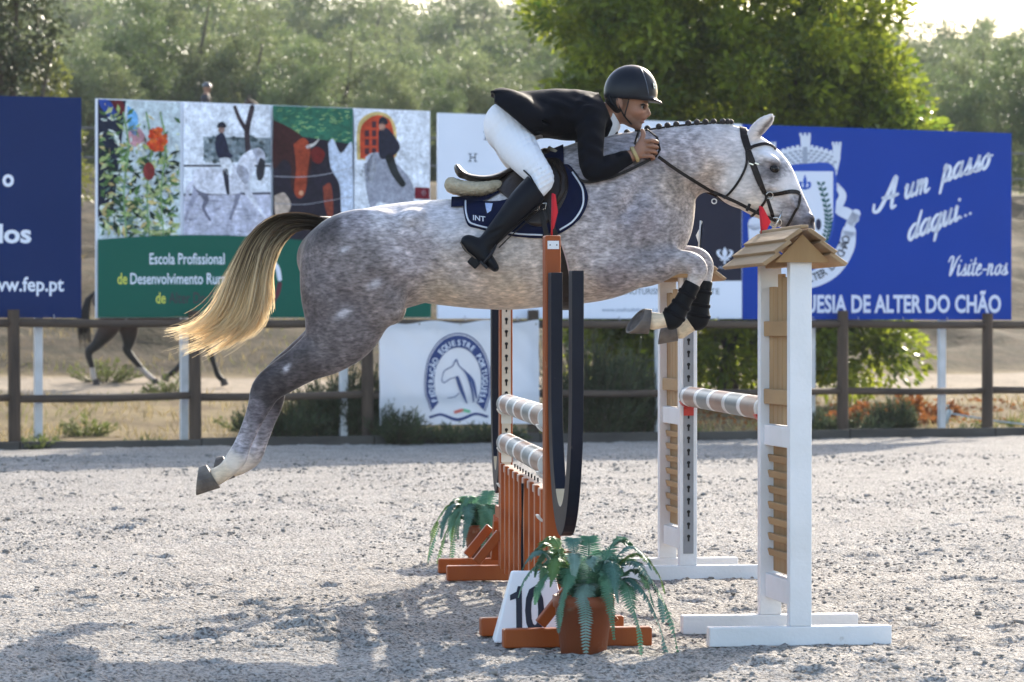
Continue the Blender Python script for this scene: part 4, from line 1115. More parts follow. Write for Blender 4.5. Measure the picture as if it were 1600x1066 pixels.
def fern(label, loc, seed, spec, scale=1.0):
    r = empty('potted_fern', loc); tag(r, label, 'potted plant'); rr = random.Random(seed)
    s = scale
    lathe('pot', [(0.078 * s, 0.0), (0.088 * s, 0.0), (0.111 * s, 0.185 * s), (0.119 * s, 0.187 * s), (0.122 * s, 0.232 * s), (0.114 * s, 0.233 * s), (0.108 * s, 0.20 * s), (0.02, 0.20 * s)], potm, r, 32)
    V, F = tubev([(0, 0, 0.195 * s), (0, 0, 0.214 * s)], 0.105 * s, 20); mk('soil', V, F, soil, r)
    for (az, L, rise, droop, w, pale) in spec:
        a = R(az); dx, dy = math.cos(a), math.sin(a); b = Vector((dx * 0.03, dy * 0.03, 0.21 * s))
        pts = []
        for k in range(7):
            t = k / 6
            hor = L * (1 - (1 - t) ** 1.5) * 0.98; z = rise * math.sin(min(t * 2.6, 1.57)) - droop * max(0, t - 0.30) ** 1.5 * 1.7
            wob = rr.uniform(-0.012, 0.012)
            pts.append((b.x + dx * hor - dy * wob, b.y + dy * hor + dx * wob, b.z + z))
        V, F = frond_mesh(pts, sum(math.dist(pts[i], pts[i + 1]) for i in range(6)), w * 1.5, rr)
        mk('frond', V, F, fernm2 if pale else rr.choice((fernm, fernm, fernm3, fernm4)), r)
    return r
rr = random.Random(12)
specN = [(-88, 0.14, 0.10, 0.36, 0.040, 1), (-10, 0.36, 0.17, 0.46, 0.042, 0), (-22, 0.33, 0.13, 0.44, 0.044, 0), (8, 0.30, 0.22, 0.2, 0.040, 0), (-38, 0.26, 0.13, 0.33, 0.044, 0),
         (190, 0.22, 0.22, 0.10, 0.040, 0), (178, 0.23, 0.17, 0.16, 0.044, 0), (205, 0.19, 0.14, 0.15, 0.042, 0), (225, 0.12, 0.12, 0.24, 0.036, 0), (160, 0.16, 0.27, 0.10, 0.036, 0),
         (35, 0.20, 0.25, 0.06, 0.038, 0), (15, 0.17, 0.26, 0.05, 0.040, 0), (60, 0.22, 0.22, 0.16, 0.04, 0), (95, 0.24, 0.2, 0.25, 0.04, 0), (130, 0.24, 0.21, 0.2, 0.04, 0),
         (-60, 0.2, 0.16, 0.3, 0.042, 0), (-120, 0.16, 0.17, 0.26, 0.040, 0), (250, 0.12, 0.22, 0.14, 0.034, 1), (-75, 0.1, 0.2, 0.08, 0.034, 1), (-30, 0.14, 0.2, 0.1, 0.036, 0), (110, 0.1, 0.25, 0.04, 0.034, 0), (200, 0.1, 0.22, 0.06, 0.034, 0), (-5, 0.24, 0.24, 0.12, 0.044, 0), (175, 0.18, 0.25, 0.10, 0.042, 0), (-50, 0.18, 0.2, 0.2, 0.044, 0), (25, 0.28, 0.2, 0.24, 0.044, 0), (-140, 0.15, 0.2, 0.14, 0.042, 0), (150, 0.2, 0.22, 0.14, 0.042, 0), (75, 0.14, 0.26, 0.06, 0.04, 0), (-18, 0.3, 0.2, 0.28, 0.046, 0)]
fern('potted fern in a terracotta pot at the front of the orange standard', at(912, 12.62, 0), 1, specN)
specF = [(az + rr.uniform(-8, 8), rr.uniform(0.16, 0.30), rr.uniform(0.14, 0.24), rr.uniform(0.12, 0.42), 0.042, 0) for az in range(0, 360, 17)] + [(180, 0.30, 0.12, 0.44, 0.042, 0), (200, 0.26, 0.10, 0.44, 0.042, 0), (165, 0.3, 0.17, 0.36, 0.042, 0)]
fern('potted fern behind the far orange standard', at(757, 17.55, 0), 2, specF, 0.95)

# ---------------------------------------------------------------- the jumping horse
HD_ = 14.9; SC = FPX / HD_                # pixels per metre at the horse
HX0 = (800 - 800) / SC
def hp_(px, py): return (px - 800) / SC, CAM_H + (HOR - py) / SC     # side view sketch -> metres (x, z)
horse = empty('horse', (0, HD_, 0)); tag(horse, 'dapple grey horse jumping over the fence with a blond tail and braided mane', 'horse')
def tb(rows):
    """rows: top (px,py), bottom (px,py), half width -> chain stations in horse space"""
    o = []
    for (t, b, w) in rows:
        tx, tz = hp_(*t); bx, bz = hp_(*b); o.append(((tx + bx) / 2, 0.0, (tz + bz) / 2, math.hypot(tx - bx, tz - bz) / 2, w))
    return o
def leg(rows, y):
    o = []
    for r in rows:
        (px, py, rp, w) = r[:4]; dy = r[4] if len(r) > 4 else 0
        x, z = hp_(px, py); o.append((x, y + dy, z, rp / SC, w))
    return o
x0_, z0_ = hp_(300, 785); x1_, z1_ = hp_(1290, 165)
Fh = Field((x0_, -0.40, z0_), (x1_, 0.40, z1_), 0.0078)
torso = tb([((516, 356), (508, 452), .15), ((540, 338), (540, 478), .235), ((575, 327), (575, 488), .275), ((612, 319), (618, 484), .285), ((660, 314), (655, 473), .275), ((700, 312), (690, 477), .285), ((750, 309), (738, 482), .305),
            ((800, 293), (790, 484), .315), ((842, 262), (845, 480), .30), ((880, 236), (898, 476), .265), ((925, 222), (945, 467), .235), ((965, 232), (990, 442), .205), ((985, 280), (1012, 416), .165)])
Fh.chain(torso, 0.0, n=60)
neck = tb([((915, 224), (1010, 420), .185), ((955, 215), (1032, 374), .155), ((1000, 207), (1046, 335), .125), ((1045, 200), (1072, 312), .105), ((1090, 195), (1100, 301), .09), ((1128, 194), (1122, 302), .08), ((1156, 200), (1134, 306), .075)])
Fh.chain(neck, 0.07, n=40)
head = tb([((1162, 205), (1128, 304), .078), ((1186, 213), (1146, 318), .092), ((1207, 233), (1168, 333), .097), ((1223, 261), (1190, 344), .084), ((1238, 287), (1209, 351), .068), ((1251, 309), (1226, 358), .057), ((1261, 328), (1240, 366), .055), ((1265, 342), (1250, 371), .052)])
Fh.chain(head, 0.03, n=40)
for s in (-1, 1):
    x, z = hp_(1150, 292); Fh.ell((x, s * 0.052, z), (0.115, 0.040, 0.085), 0.03, -35)      # jowl
    x, z = hp_(1199, 250); Fh.ell((x, s * 0.078, z), (0.055, 0.028, 0.026), 0.02, -25)      # brow
    x, z = hp_(1208, 266); Fh.ell((x, s * 0.104, z), (0.024, 0.020, 0.015), 0.012, -20, 'sub')  # eye socket
    x, z = hp_(1226, 300); Fh.ell((x, s * 0.066, z), (0.09, 0.014, 0.010), 0.02, -58)       # facial crest
    x, z = hp_(1214, 318); Fh.ell((x, s * 0.078, z), (0.075, 0.022, 0.03), 0.03, -45, 'sub')
    x, z = hp_(1262, 345); Fh.ell((x, s * 0.040, z), (0.030, 0.022, 0.034), 0.012, -20)     # nostril rim
    x, z = hp_(1266, 349); Fh.ell((x + 0.004, s * 0.060, z), (0.013, 0.022, 0.024), 0.008, -15, 'sub')
    x, z = hp_(1232, 361); Fh.ell((x, s * 0.052, z), (0.05, 0.014, 0.006), 0.008, -32, 'sub')  # mouth line
    # ears, cupped, pricked forward
    ex, ez = hp_(1176, 212); tx, tz = hp_(1206 if s < 0 else 1212, 182)
    mx, mz = hp_(1188, 198)
    Fh.chain([(ex, s * 0.050, ez, .028, .026), (mx, s * 0.062, mz, .034, .023), ((mx + tx) / 2 + 0.004, s * 0.064, (mz + tz) / 2 + 0.004, .024, .016), (tx, s * 0.058, tz + 0.006, .005, .005)], 0.02)
    cx_, cz_ = hp_(1196, 198); Fh.ell((cx_ + 0.006, s * 0.080, cz_), (0.050, 0.015, 0.014), 0.006, 58, 'sub')
x, z = hp_(1236, 369); Fh.ell((x, 0, z), (0.04, 0.032, 0.022), 0.02, -20)                    # chin
# legs
HN = [(548, 405, 66, .12), (546, 455, 70, .125), (542, 500, 62, .105), (521, 538, 44, .075), (480, 566, 31, .056), (444, 589, 27, .046), (421, 607, 24, .041), (409, 634, 18, .034), (398, 660, 14.5, .029), (384, 692, 13.5, .027), (374, 714, 16, .034), (358, 733, 13.5, .030), (342, 743, 14, .034)]
HF = [(548, 405, 66, .12), (544, 455, 68, .12), (536, 496, 60, .10), (514, 531, 42, .075), (474, 559, 31, .056), (440, 584, 27, .046), (423, 604, 24, .041), (420, 634, 18, .034), (412, 662, 14, .029), (401, 694, 13, .027), (390, 716, 15, .034), (371, 731, 13, .030), (356, 735, 13, .034)]
Fh.chain(leg(HN, -0.145), 0.075, n=70); Fh.chain(leg(HF, 0.145), 0.075, n=70)
FNL = [(950, 405, 55, .07), (985, 422, 31, .078), (1018, 419, 27, .066), (1050, 411, 20, .05), (1076, 412, 17.5, .043), (1087, 422, 16, .042), (1083, 438, 12, .034), (1072, 460, 10.5, .027), (1060, 480, 10.5, .027), (1049, 496, 13, .034), (1034, 501, 11.5, .031), (1019, 502, 14, .034)]
FFL = [(950, 405, 55, .07), (985, 415, 31, .078), (1022, 408, 26, .066), (1060, 402, 20, .05), (1089, 402, 17.5, .043), (1102, 412, 15.5, .042), (1104, 432, 12, .034), (1100, 456, 10.5, .027), (1096, 480, 10.5, .027), (1094, 498, 13, .034), (1079, 509, 11.5, .031), (1065, 517, 13, .034)]
Fh.chain(leg(FNL, -0.135), 0.05, n=60); Fh.chain(leg(FFL, 0.135), 0.05, n=60)
for s in (-1, 1):       # muscle masses
    x, z = hp_(955, 350); Fh.ell((x, s * 0.175, z), (0.20, 0.05, 0.12), 0.05, 52)      # shoulder blade
    x, z = hp_(962, 418); Fh.ell((x, s * 0.165, z), (0.115, 0.055, 0.080), 0.045, 14)     # upper arm
    x, z = hp_(1010, 380); Fh.ell((x, s * 0.075, z), (0.085, 0.075, 0.10), 0.04, 0)    # breast
    x, z = hp_(560, 375); Fh.ell((x, s * 0.19, z), (0.19, 0.09, 0.12), 0.06, 20)       # rump
    x, z = hp_(512, 430); Fh.ell((x, s * 0.13, z), (0.10, 0.09, 0.20), 0.05, -8)       # buttock
    x, z = hp_(598, 470); Fh.ell((x, s * 0.19, z), (0.09, 0.06, 0.12), 0.06, 35)       # stifle
    x, z = hp_(648, 345); Fh.ell((x, s * 0.20, z), (0.05, 0.05, 0.04), 0.05, 0)        # hip point
    x, z = hp_(640, 400); Fh.ell((x, s * 0.34, z), (0.05, 0.05, 0.14), 0.06, 20, 'sub')  # flank hollow
    x, z = hp_(1003, 290); Fh.ell((x, s * 0.235, z), (0.035, 0.06, 0.17), 0.06, -30, 'sub')  # neck to shoulder groove
    x, z = hp_(1035, 300); Fh.ell((x, s * 0.06, z), (0.22, 0.045, 0.03), 0.04, 28)     # neck muscle line
x, z = hp_(440, 577); 
HV, HF_ = Fh.mesh(1)
del Fh
# coat colour: what the animal itself wears, taken per body region (dark quarters and hocks, pale head, white socks)
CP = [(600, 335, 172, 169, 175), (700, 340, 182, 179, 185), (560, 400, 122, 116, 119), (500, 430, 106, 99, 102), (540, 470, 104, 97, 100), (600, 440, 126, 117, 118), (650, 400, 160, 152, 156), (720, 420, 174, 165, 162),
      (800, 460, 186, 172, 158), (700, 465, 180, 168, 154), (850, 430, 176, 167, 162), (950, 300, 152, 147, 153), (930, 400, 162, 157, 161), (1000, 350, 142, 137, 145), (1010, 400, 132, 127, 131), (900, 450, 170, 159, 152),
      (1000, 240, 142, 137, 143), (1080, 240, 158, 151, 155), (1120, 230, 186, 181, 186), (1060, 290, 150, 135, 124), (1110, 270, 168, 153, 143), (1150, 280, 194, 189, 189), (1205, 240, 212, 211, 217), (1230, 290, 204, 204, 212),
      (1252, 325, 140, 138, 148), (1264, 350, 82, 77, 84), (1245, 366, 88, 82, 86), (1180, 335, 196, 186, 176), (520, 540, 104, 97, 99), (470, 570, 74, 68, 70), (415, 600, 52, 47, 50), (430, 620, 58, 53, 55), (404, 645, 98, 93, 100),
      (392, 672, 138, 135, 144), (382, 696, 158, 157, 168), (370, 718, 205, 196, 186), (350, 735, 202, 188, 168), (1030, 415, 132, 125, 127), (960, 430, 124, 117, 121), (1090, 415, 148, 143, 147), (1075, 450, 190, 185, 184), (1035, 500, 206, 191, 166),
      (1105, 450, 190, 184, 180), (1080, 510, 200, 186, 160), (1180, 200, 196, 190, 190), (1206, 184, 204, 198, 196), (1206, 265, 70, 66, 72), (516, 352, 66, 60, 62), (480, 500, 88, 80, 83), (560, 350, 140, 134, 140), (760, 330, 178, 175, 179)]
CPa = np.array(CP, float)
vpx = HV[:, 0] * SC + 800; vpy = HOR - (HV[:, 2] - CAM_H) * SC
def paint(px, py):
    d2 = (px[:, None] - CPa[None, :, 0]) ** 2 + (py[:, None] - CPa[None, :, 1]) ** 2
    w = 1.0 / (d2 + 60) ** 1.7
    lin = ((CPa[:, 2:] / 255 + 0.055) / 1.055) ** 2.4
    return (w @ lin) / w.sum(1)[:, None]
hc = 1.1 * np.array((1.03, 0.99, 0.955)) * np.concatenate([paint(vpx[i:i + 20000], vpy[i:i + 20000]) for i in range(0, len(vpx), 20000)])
for (sx, sy, rx, ry, ang) in ((589, 446, 13, 6, -25), (541, 491, 14, 6, -28), (543, 393, 9, 4, -30), (452, 575, 8, 4, -50)):      # white marks on the near quarter
    ca, sa_ = math.cos(R(ang)), math.sin(R(ang)); a = (vpx - sx) * ca + (vpy - sy) * sa_; b = -(vpx - sx) * sa_ + (vpy - sy) * ca
    w = np.exp(-((a / rx) ** 2 + (b / ry) ** 2) ** 1.3) * (HV[:, 1] < 0) * 0.75
    hc = hc * (1 - w[:, None]) + np.array(s2l((205, 200, 206)))[None] * w[:, None]
# inside of the nostrils and ears
for s in (-1, 1):
    x, z = hp_(1266, 349); q = ((HV[:, 0] - x - 0.004) / 0.016) ** 2 + ((HV[:, 1] - s * 0.052) / 0.018) ** 2 + ((HV[:, 2] - z) / 0.026) ** 2
    w = np.exp(-q ** 2)[:, None]; hc = hc * (1 - w) + np.array((0.02, 0.012, 0.014))[None] * w
    e0 = np.array(hp_(1186, 210)); e1 = np.array(hp_(1204, 187)); ed = e1 - e0; tq = np.clip(((HV[:, 0] - e0[0]) * ed[0] + (HV[:, 2] - e0[1]) * ed[1]) / (ed @ ed), 0, 1)
    dq = np.hypot(HV[:, 0] - e0[0] - tq * ed[0], HV[:, 2] - e0[1] - tq * ed[1])
    w = (0.85 * np.exp(-(dq / (0.013 * (1.1 - 0.6 * tq))) ** 2) * np.clip((s * HV[:, 1] - 0.056) / 0.01, 0, 1))[:, None]; hc = hc * (1 - w) + np.array((0.07, 0.045, 0.04))[None] * w
def coat_mat(name='coat', dapple=1.0):
    m = bpy.data.materials.new(name); m.use_nodes = True; nt = m.node_tree; N = nt.nodes; L = nt.links; b = N['Principled BSDF']
    b.inputs['Roughness'].default_value = 0.55; b.inputs['Specular IOR Level'].default_value = 0.22; b.inputs['Sheen Weight'].default_value = 0.25; b.inputs['Sheen Roughness'].default_value = 0.4
    tc = N.new('ShaderNodeTexCoord')
    def noise(sc, d, st=(1, 1, 1), rot=(0, 0, 0), dist=0.0):
        mp = N.new('ShaderNodeMapping'); mp.inputs['Scale'].default_value = st; mp.inputs['Rotation'].default_value = rot; L.new(tc.outputs['Object'], mp.inputs[0])
        n = N.new('ShaderNodeTexNoise'); n.inputs['Scale'].default_value = sc; n.inputs['Detail'].default_value = d; n.inputs['Distortion'].default_value = dist
        L.new(mp.outputs[0], n.inputs['Vector']); return n.outputs['Fac']
    def ramp(f, a, c, lo, hi):
        r = N.new('ShaderNodeMapRange'); r.inputs[1].default_value = a; r.inputs[2].default_value = c; r.inputs[3].default_value = lo; r.inputs[4].default_value = hi; L.new(f, r.inputs[0]); return r.outputs[0]
    vor = N.new('ShaderNodeTexVoronoi'); vor.feature = 'SMOOTH_F1'; vor.inputs['Scale'].default_value = 21; vor.inputs['Smoothness'].default_value = 0.6
    mpv = N.new('ShaderNodeMapping'); L.new(tc.outputs['Object'], mpv.inputs[0])
    addn = N.new('ShaderNodeVectorMath'); addn.operation = 'ADD'
    nv = N.new('ShaderNodeTexNoise'); nv.inputs['Scale'].default_value = 9; nv.inputs['Detail'].default_value = 3; L.new(tc.outputs['Object'], nv.inputs['Vector'])
    sc_ = N.new('ShaderNodeVectorMath'); sc_.operation = 'SCALE'; sc_.inputs[3].default_value = 0.08; L.new(nv.outputs['Color'], sc_.inputs[0])
    L.new(mpv.outputs[0], addn.inputs[0]); L.new(sc_.outputs[0], addn.inputs[1]); L.new(addn.outputs[0], vor.inputs['Vector'])
    d1 = ramp(vor.outputs['Distance'], 0.10, 0.60, 1.22, 0.80)
    d2 = ramp(noise(7, 5), 0.32, 0.68, 0.86, 1.14)
    d3 = ramp(noise(26, 4, (1, 1, 1.3)), 0.30, 0.70, 0.76, 1.24)
    d4 = ramp(noise(75, 5, (0.5, 1, 1.2), (0, R(25), 0)), 0.30, 0.70, 0.55, 1.42)
    def mul(a, c):
        x = N.new('ShaderNodeMath'); x.operation = 'MULTIPLY'; L.new(a, x.inputs[0]); L.new(c, x.inputs[1]); return x.outputs[0]
    f = mul(mul(d1, d2), mul(d3, d4))
    at_ = N.new('ShaderNodeAttribute'); at_.attribute_name = 'Col'
    bw_ = N.new('ShaderNodeRGBToBW'); L.new(at_.outputs['Color'], bw_.inputs[0])
    k = ramp(bw_.outputs[0], 0.38, 0.62, dapple, 0.16 * dapple)      # the pale head and socks are nearly plain
    mf = N.new('ShaderNodeMix'); mf.data_type = 'FLOAT'; mf.inputs[2].default_value = 1.0; L.new(k, mf.inputs[0]); L.new(f, mf.inputs[3])
    v = N.new('ShaderNodeVectorMath'); v.operation = 'SCALE'; L.new(at_.outputs['Color'], v.inputs[0]); L.new(mf.outputs[0], v.inputs[3])
    warm = N.new('ShaderNodeMix'); warm.data_type = 'RGBA'; warm.blend_type = 'MULTIPLY'
    L.new(ramp(noise(4.5, 3), 0.45, 0.7, 0.0, 0.5), warm.inputs[0]); L.new(v.outputs[0], warm.inputs[6]); warm.inputs[7].default_value = (1.0, 0.88, 0.76, 1)
    L.new(warm.outputs[2], b.inputs['Base Color'])
    bp = N.new('ShaderNodeBump'); bp.inputs['Strength'].default_value = 0.35; bp.inputs['Distance'].default_value = 0.004
    L.new(noise(160, 3, (0.3, 1, 1.2), (0, R(25), 0)), bp.inputs['Height']); 
    bp2 = N.new('ShaderNodeBump'); bp2.inputs['Strength'].default_value = 0.25; bp2.inputs['Distance'].default_value = 0.02
    L.new(noise(16, 3), bp2.inputs['Height']); L.new(bp.outputs[0], bp2.inputs['Normal']); L.new(bp2.outputs[0], b.inputs['Normal'])
    return m
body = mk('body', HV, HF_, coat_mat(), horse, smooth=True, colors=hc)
BV = BVHTree.FromPolygons([tuple(v) for v in HV], [tuple(map(int, f)) for f in HF_])
def side(px, py, off=0.004, s=-1):
    """a point on the flank of the animal, seen at that place of the side view, lifted by off"""
    x, z = hp_(px, py)
    hit = BV.ray_cast(Vector((x, s * 1.0, z)), Vector((0, -s, 0)))
    if hit[0] is None:
        h = BV.find_nearest(Vector((x, s * 0.01, z))); n = (Vector((x, s * 0.01, z)) - h[0]); n = n.normalized() if n.length > 1e-6 else h[1]
        return h[0] + n * off, n
    n = hit[1] if hit[1].dot(Vector((0, s, 0))) > 0 else -hit[1]
    return hit[0] + n * off, n
# eyes
eyem = mat('horse_eye', (0.010, 0.007, 0.006), (0.006, 0.004, 0.004), 20, 0.12, spec=0.25)
def ball(name, c, r, m, parent, sc=(1, 1, 1), rot=0.0, n=12):
    V = []; F = []
    for i in range(n + 1):
        a = math.pi * i / n
        for j in range(n * 2):
            t = math.pi * j / n; x, y, z = math.sin(a) * math.cos(t) * r * sc[0], math.sin(a) * math.sin(t) * r * sc[1], math.cos(a) * r * sc[2]
            ca, sa_ = math.cos(R(rot)), math.sin(R(rot)); V.append((c[0] + x * ca + z * sa_ * -1, c[1] + y, c[2] + x * sa_ + z * ca))
    m2 = n * 2
    for i in range(n):
        for j in range(m2): F.append((i * m2 + j, i * m2 + (j + 1) % m2, (i + 1) * m2 + (j + 1) % m2, (i + 1) * m2 + j))
    return mk(name, V, F, m, parent, smooth=True)
lid = mat('eyelid', (0.025, 0.022, 0.024), rough=0.6)
for s in (-1, 1):
    p, _ = side(1207.5, 265.5, 0.002, s)
    e = ball('eye', p, 0.0215, eyem, horse, (1.05, 0.75, 0.8), -20)
    q = [side(1201 + 14 * t, 264.5 - 6 * math.sin(math.pi * t) + 4 * t, 0.003, s)[0] for t in np.linspace(0, 1, 7)]
    tube('eyelid', q, [0.003, 0.005, 0.006, 0.006, 0.006, 0.005, 0.003], lid, e, 6)
# hooves: sole toe, sole heel, coronet heel, coronet toe (side view), y
hoofm = mat('hoof', (0.20, 0.17, 0.145), (0.085, 0.072, 0.065), 14, 0.6, bump=0.35, bscale=60); solem = mat('sole', (0.13, 0.12, 0.12), (0.07, 0.06, 0.06), 30, 0.8, bump=0.5)
def hoof(y, st, sh, ch, ct, w0=0.058, w1=0.047, tilt=0.0):
    st, sh, ch, ct = [np.array(hp_(*p)) for p in (st, sh, ch, ct)]
    iw = (ct + ch) / 2 - (st + sh) / 2; iw = iw / np.linalg.norm(iw)
    V = []; F = []; n = 20; rings = [(0.0, 1.0), (0.12, 1.0), (0.5, 0.5), (0.86, 0.14), (1.0, 0.0)]
    for (t, _) in rings:
        toe = st * (1 - t) + ct * t; heel = sh * (1 - t) + ch * t; c = (toe + heel) / 2; ax_ = (toe - heel) / 2; w = w0 * (1 - t) + w1 * t
        for k in range(n):
            a = 2 * math.pi * k / n; u = math.cos(a); vv = math.sin(a) * (1 - 0.12 * (u < 0) * abs(u))
            tl = -vv * tilt * (1 - t); V.append((c[0] + ax_[0] * u + iw[0] * tl, y + w * vv, c[1] + ax_[1] * u + iw[1] * tl))
    m_ = len(rings)
    for i in range(m_ - 1):
        for k in range(n): F.append((i * n + k, i * n + (k + 1) % n, (i + 1) * n + (k + 1) % n, (i + 1) * n + k))
    F.append(tuple((m_ - 1) * n + k for k in range(n)))
    # sole, set in
    c = (st + sh) / 2; ax_ = (st - sh) / 2; inw = ((ct + ch) / 2 - c); inw = inw / np.linalg.norm(inw)
    o = len(V)
    for sc_, dp in ((0.84, 0.0), (0.80, 0.010)):
        for k in range(n):
            a = 2 * math.pi * k / n; dq = dp - math.sin(a) * sc_ * tilt; V.append((c[0] + ax_[0] * math.cos(a) * sc_ + inw[0] * dq, y + w0 * math.sin(a) * sc_, c[1] + ax_[1] * math.cos(a) * sc_ + inw[1] * dq))
    MI = [0] * len(F)
    for k in range(n): F.append((k, o + k, o + (k + 1) % n, (k + 1) % n)); MI.append(0)
    for k in range(n): F.append((o + k, o + n + k, o + n + (k + 1) % n, o + (k + 1) % n)); MI.append(1)
    F.append(tuple(o + n + k for k in range(n))); MI.append(1)
    return mk('hoof', V, F, hoofm, horse, smooth=False, bevel=0.006, mats=[hoofm, solem], midx=MI)
hoof(-0.145, (311.5, 772), (316, 727), (327, 724), (349, 760)); hoof(0.145, (326, 762), (333, 716), (344, 714), (364, 748))
hoof(-0.135, (978, 521), (1004, 482.5), (1017, 484), (1012, 522), tilt=0.024); hoof(0.135, (1030, 538.5), (1035, 511), (1058, 507), (1062, 533))
# mane plaited into buttons along the crest
bm_ = mat('plait', (0.035, 0.026, 0.022), (0.018, 0.014, 0.013), 60, 0.6, bump=0.5); bandw = mat('plait_band', (0.5, 0.48, 0.45))
crest = catmull(np.array([(905, 224), (945, 217), (1000, 206), (1045, 199), (1090, 194.5), (1130, 193.5), (1148, 195)], float), 60)
for k in range(17):
    c = crest[int(3 + k * 3.3)]; x, z = hp_(c[0], c[1] - 0.5)
    b = ball('mane_braid', (x, random.uniform(-0.012, 0.004), z + 0.007), 0.0150, bm_, horse, (1.0, 1.1, 1.0), random.uniform(-20, 20), 6)
    V, F = tubev([(x - 0.010, -0.010, z - 0.005), (x, -0.016, z - 0.008), (x + 0.010, -0.010, z - 0.004)], 0.004, 5); mk('braid_band', V, F, bandw, b)
V, F = tubev([(hp_(c[0], c[1])[0], 0, hp_(c[0], c[1])[1] - 0.002) for c in crest[::3]], 0.010, 6)
mk('mane_base', V, F, bm_, horse, smooth=True)
# tail: hair strands
up_ = np.array([(513, 344), (472, 334), (428, 340), (392, 372), (367, 428), (347, 478), (322, 504), (286, 513)], float)
mi_ = np.array([(511, 352), (476, 345), (440, 351), (411, 384), (395, 440), (380, 490), (352, 524), (300, 549)], float)
lo_ = np.array([(507, 360), (480, 357), (455, 365), (434, 392), (421, 430), (418, 468), (410, 498), (392, 522)], float)
TV = []; TF = []; TC = []; tr = np.random.default_rng(4); NS = 18
dark = np.array((0.040, 0.029, 0.022)); midc = np.array((0.23, 0.145, 0.075)); blond = np.array((0.92, 0.74, 0.47))
LOCK = [(tr.random(), tr.normal(0, 0.02), tr.uniform(0, 6.28), tr.uniform(0.72, 1.04), tr.normal(0, 11, 2)) for _ in range(85)]
for k in range(4600):
    lk = LOCK[k % 85]; s_ = min(max(lk[0] + tr.normal(0, 0.035), 0), 1); fly = tr.random() < 0.11
    if s_ < 0.5: g = up_ * (1 - 2 * s_) + mi_ * 2 * s_
    else: g = mi_ * (2 - 2 * s_) + lo_ * (2 * s_ - 1)
    Lf = lk[3] * tr.uniform(0.86, 1.0) if not fly else tr.uniform(0.6, 1.08)
    c = catmull(g, NS * 2); tq = np.linspace(0, (NS * 2 - 1) * min(Lf, 1.0), NS); i0 = np.minimum(tq.astype(int), NS * 2 - 2); c = c[i0] + (c[i0 + 1] - c[i0]) * (tq - i0)[:, None]
    t = np.linspace(0, Lf, NS)
    ph = tr.uniform(0, 6.28); amp = (1.2 + 5 * t) * (2.6 if fly else 1.0)
    c[:, 0] += amp * np.sin(ph + t * tr.uniform(2, 6)) * 0.55 + tr.normal(0, 2.2) * t; c[:, 1] += amp * np.cos(ph * 1.7 + t * 4) * 0.45 + tr.normal(0, 2.0) * t
    c[:, 0] += lk[4][0] * t ** 2 + 5 * np.sin(lk[2] + 5 * t) * t; c[:, 1] += lk[4][1] * 0.7 * t ** 2
    if fly: c[:, 0] -= 16 * t ** 2 * tr.random(); c[:, 1] -= 14 * t ** 2 * tr.uniform(-0.6, 1)
    X = (c[:, 0] - 800) / SC; Z = CAM_H + (HOR - c[:, 1]) / SC
    Y = (lk[1] + tr.normal(0, 0.009)) * (0.7 + 0.9 * np.sin(np.pi * np.minimum(t, 1) * 0.8)) + 0.01 * np.sin(ph + 5 * t)
    w = (0.0034 if not fly else 0.0015) * (1 - 0.75 * t ** 2); a = tr.uniform(0, 3.14)
    T = np.gradient(np.stack([X, Y, Z], -1), axis=0); T /= np.linalg.norm(T, axis=1)[:, None]
    N1 = np.cross(T, (0, 1, 0)); N1 /= np.linalg.norm(N1, axis=1)[:, None] + 1e-9
    D = N1 * math.cos(a * 0.5) + np.array((0, 1, 0)) * math.sin(a * 0.5)
    Pm = np.stack([X, Y, Z], -1); o = len(TV) * 1
    st_ = k * NS * 2
    TV.append(np.concatenate([Pm - D * w[:, None] / 2, Pm + D * w[:, None] / 2]))
    f = np.stack([np.arange(NS - 1), np.arange(1, NS), np.arange(1, NS) + NS, np.arange(NS - 1) + NS], -1) + st_
    TF.append(f)
    bl = np.clip((t - (0.42 - 0.16 * s_) + tr.normal(0, 0.09)) / 0.24, 0, 1)[:, None]; m1 = np.clip((t - 0.12) / 0.3, 0, 1)[:, None] * 0.45
    cc = dark * (1 - m1) + midc * m1; cc = (cc * (1 - bl) + blond * bl) * tr.uniform(0.75, 1.2)
    TC.append(np.concatenate([cc, cc]))
hairm = mat('tail_hair', (1, 1, 1), (0.9, 0.9, 0.9), 3, 0.4, spec=0.35, trans=0.45, attr='Col')
mk('tail', np.concatenate(TV), np.concatenate(TF), hairm, horse, smooth=True, colors=np.concatenate(TC))
tube('dock', [(hp_(520, 352)[0], 0, hp_(520, 352)[1]), (hp_(490, 349)[0], 0, hp_(490, 349)[1]), (hp_(455, 349)[0], 0, hp_(455, 349)[1]), (hp_(425, 361)[0], 0, hp_(425, 361)[1])], [0.04, 0.034, 0.026, 0.012], mat('dock_hair', (0.045, 0.034, 0.027), (0.03, 0.022, 0.018), 50, 0.6), horse, 12)

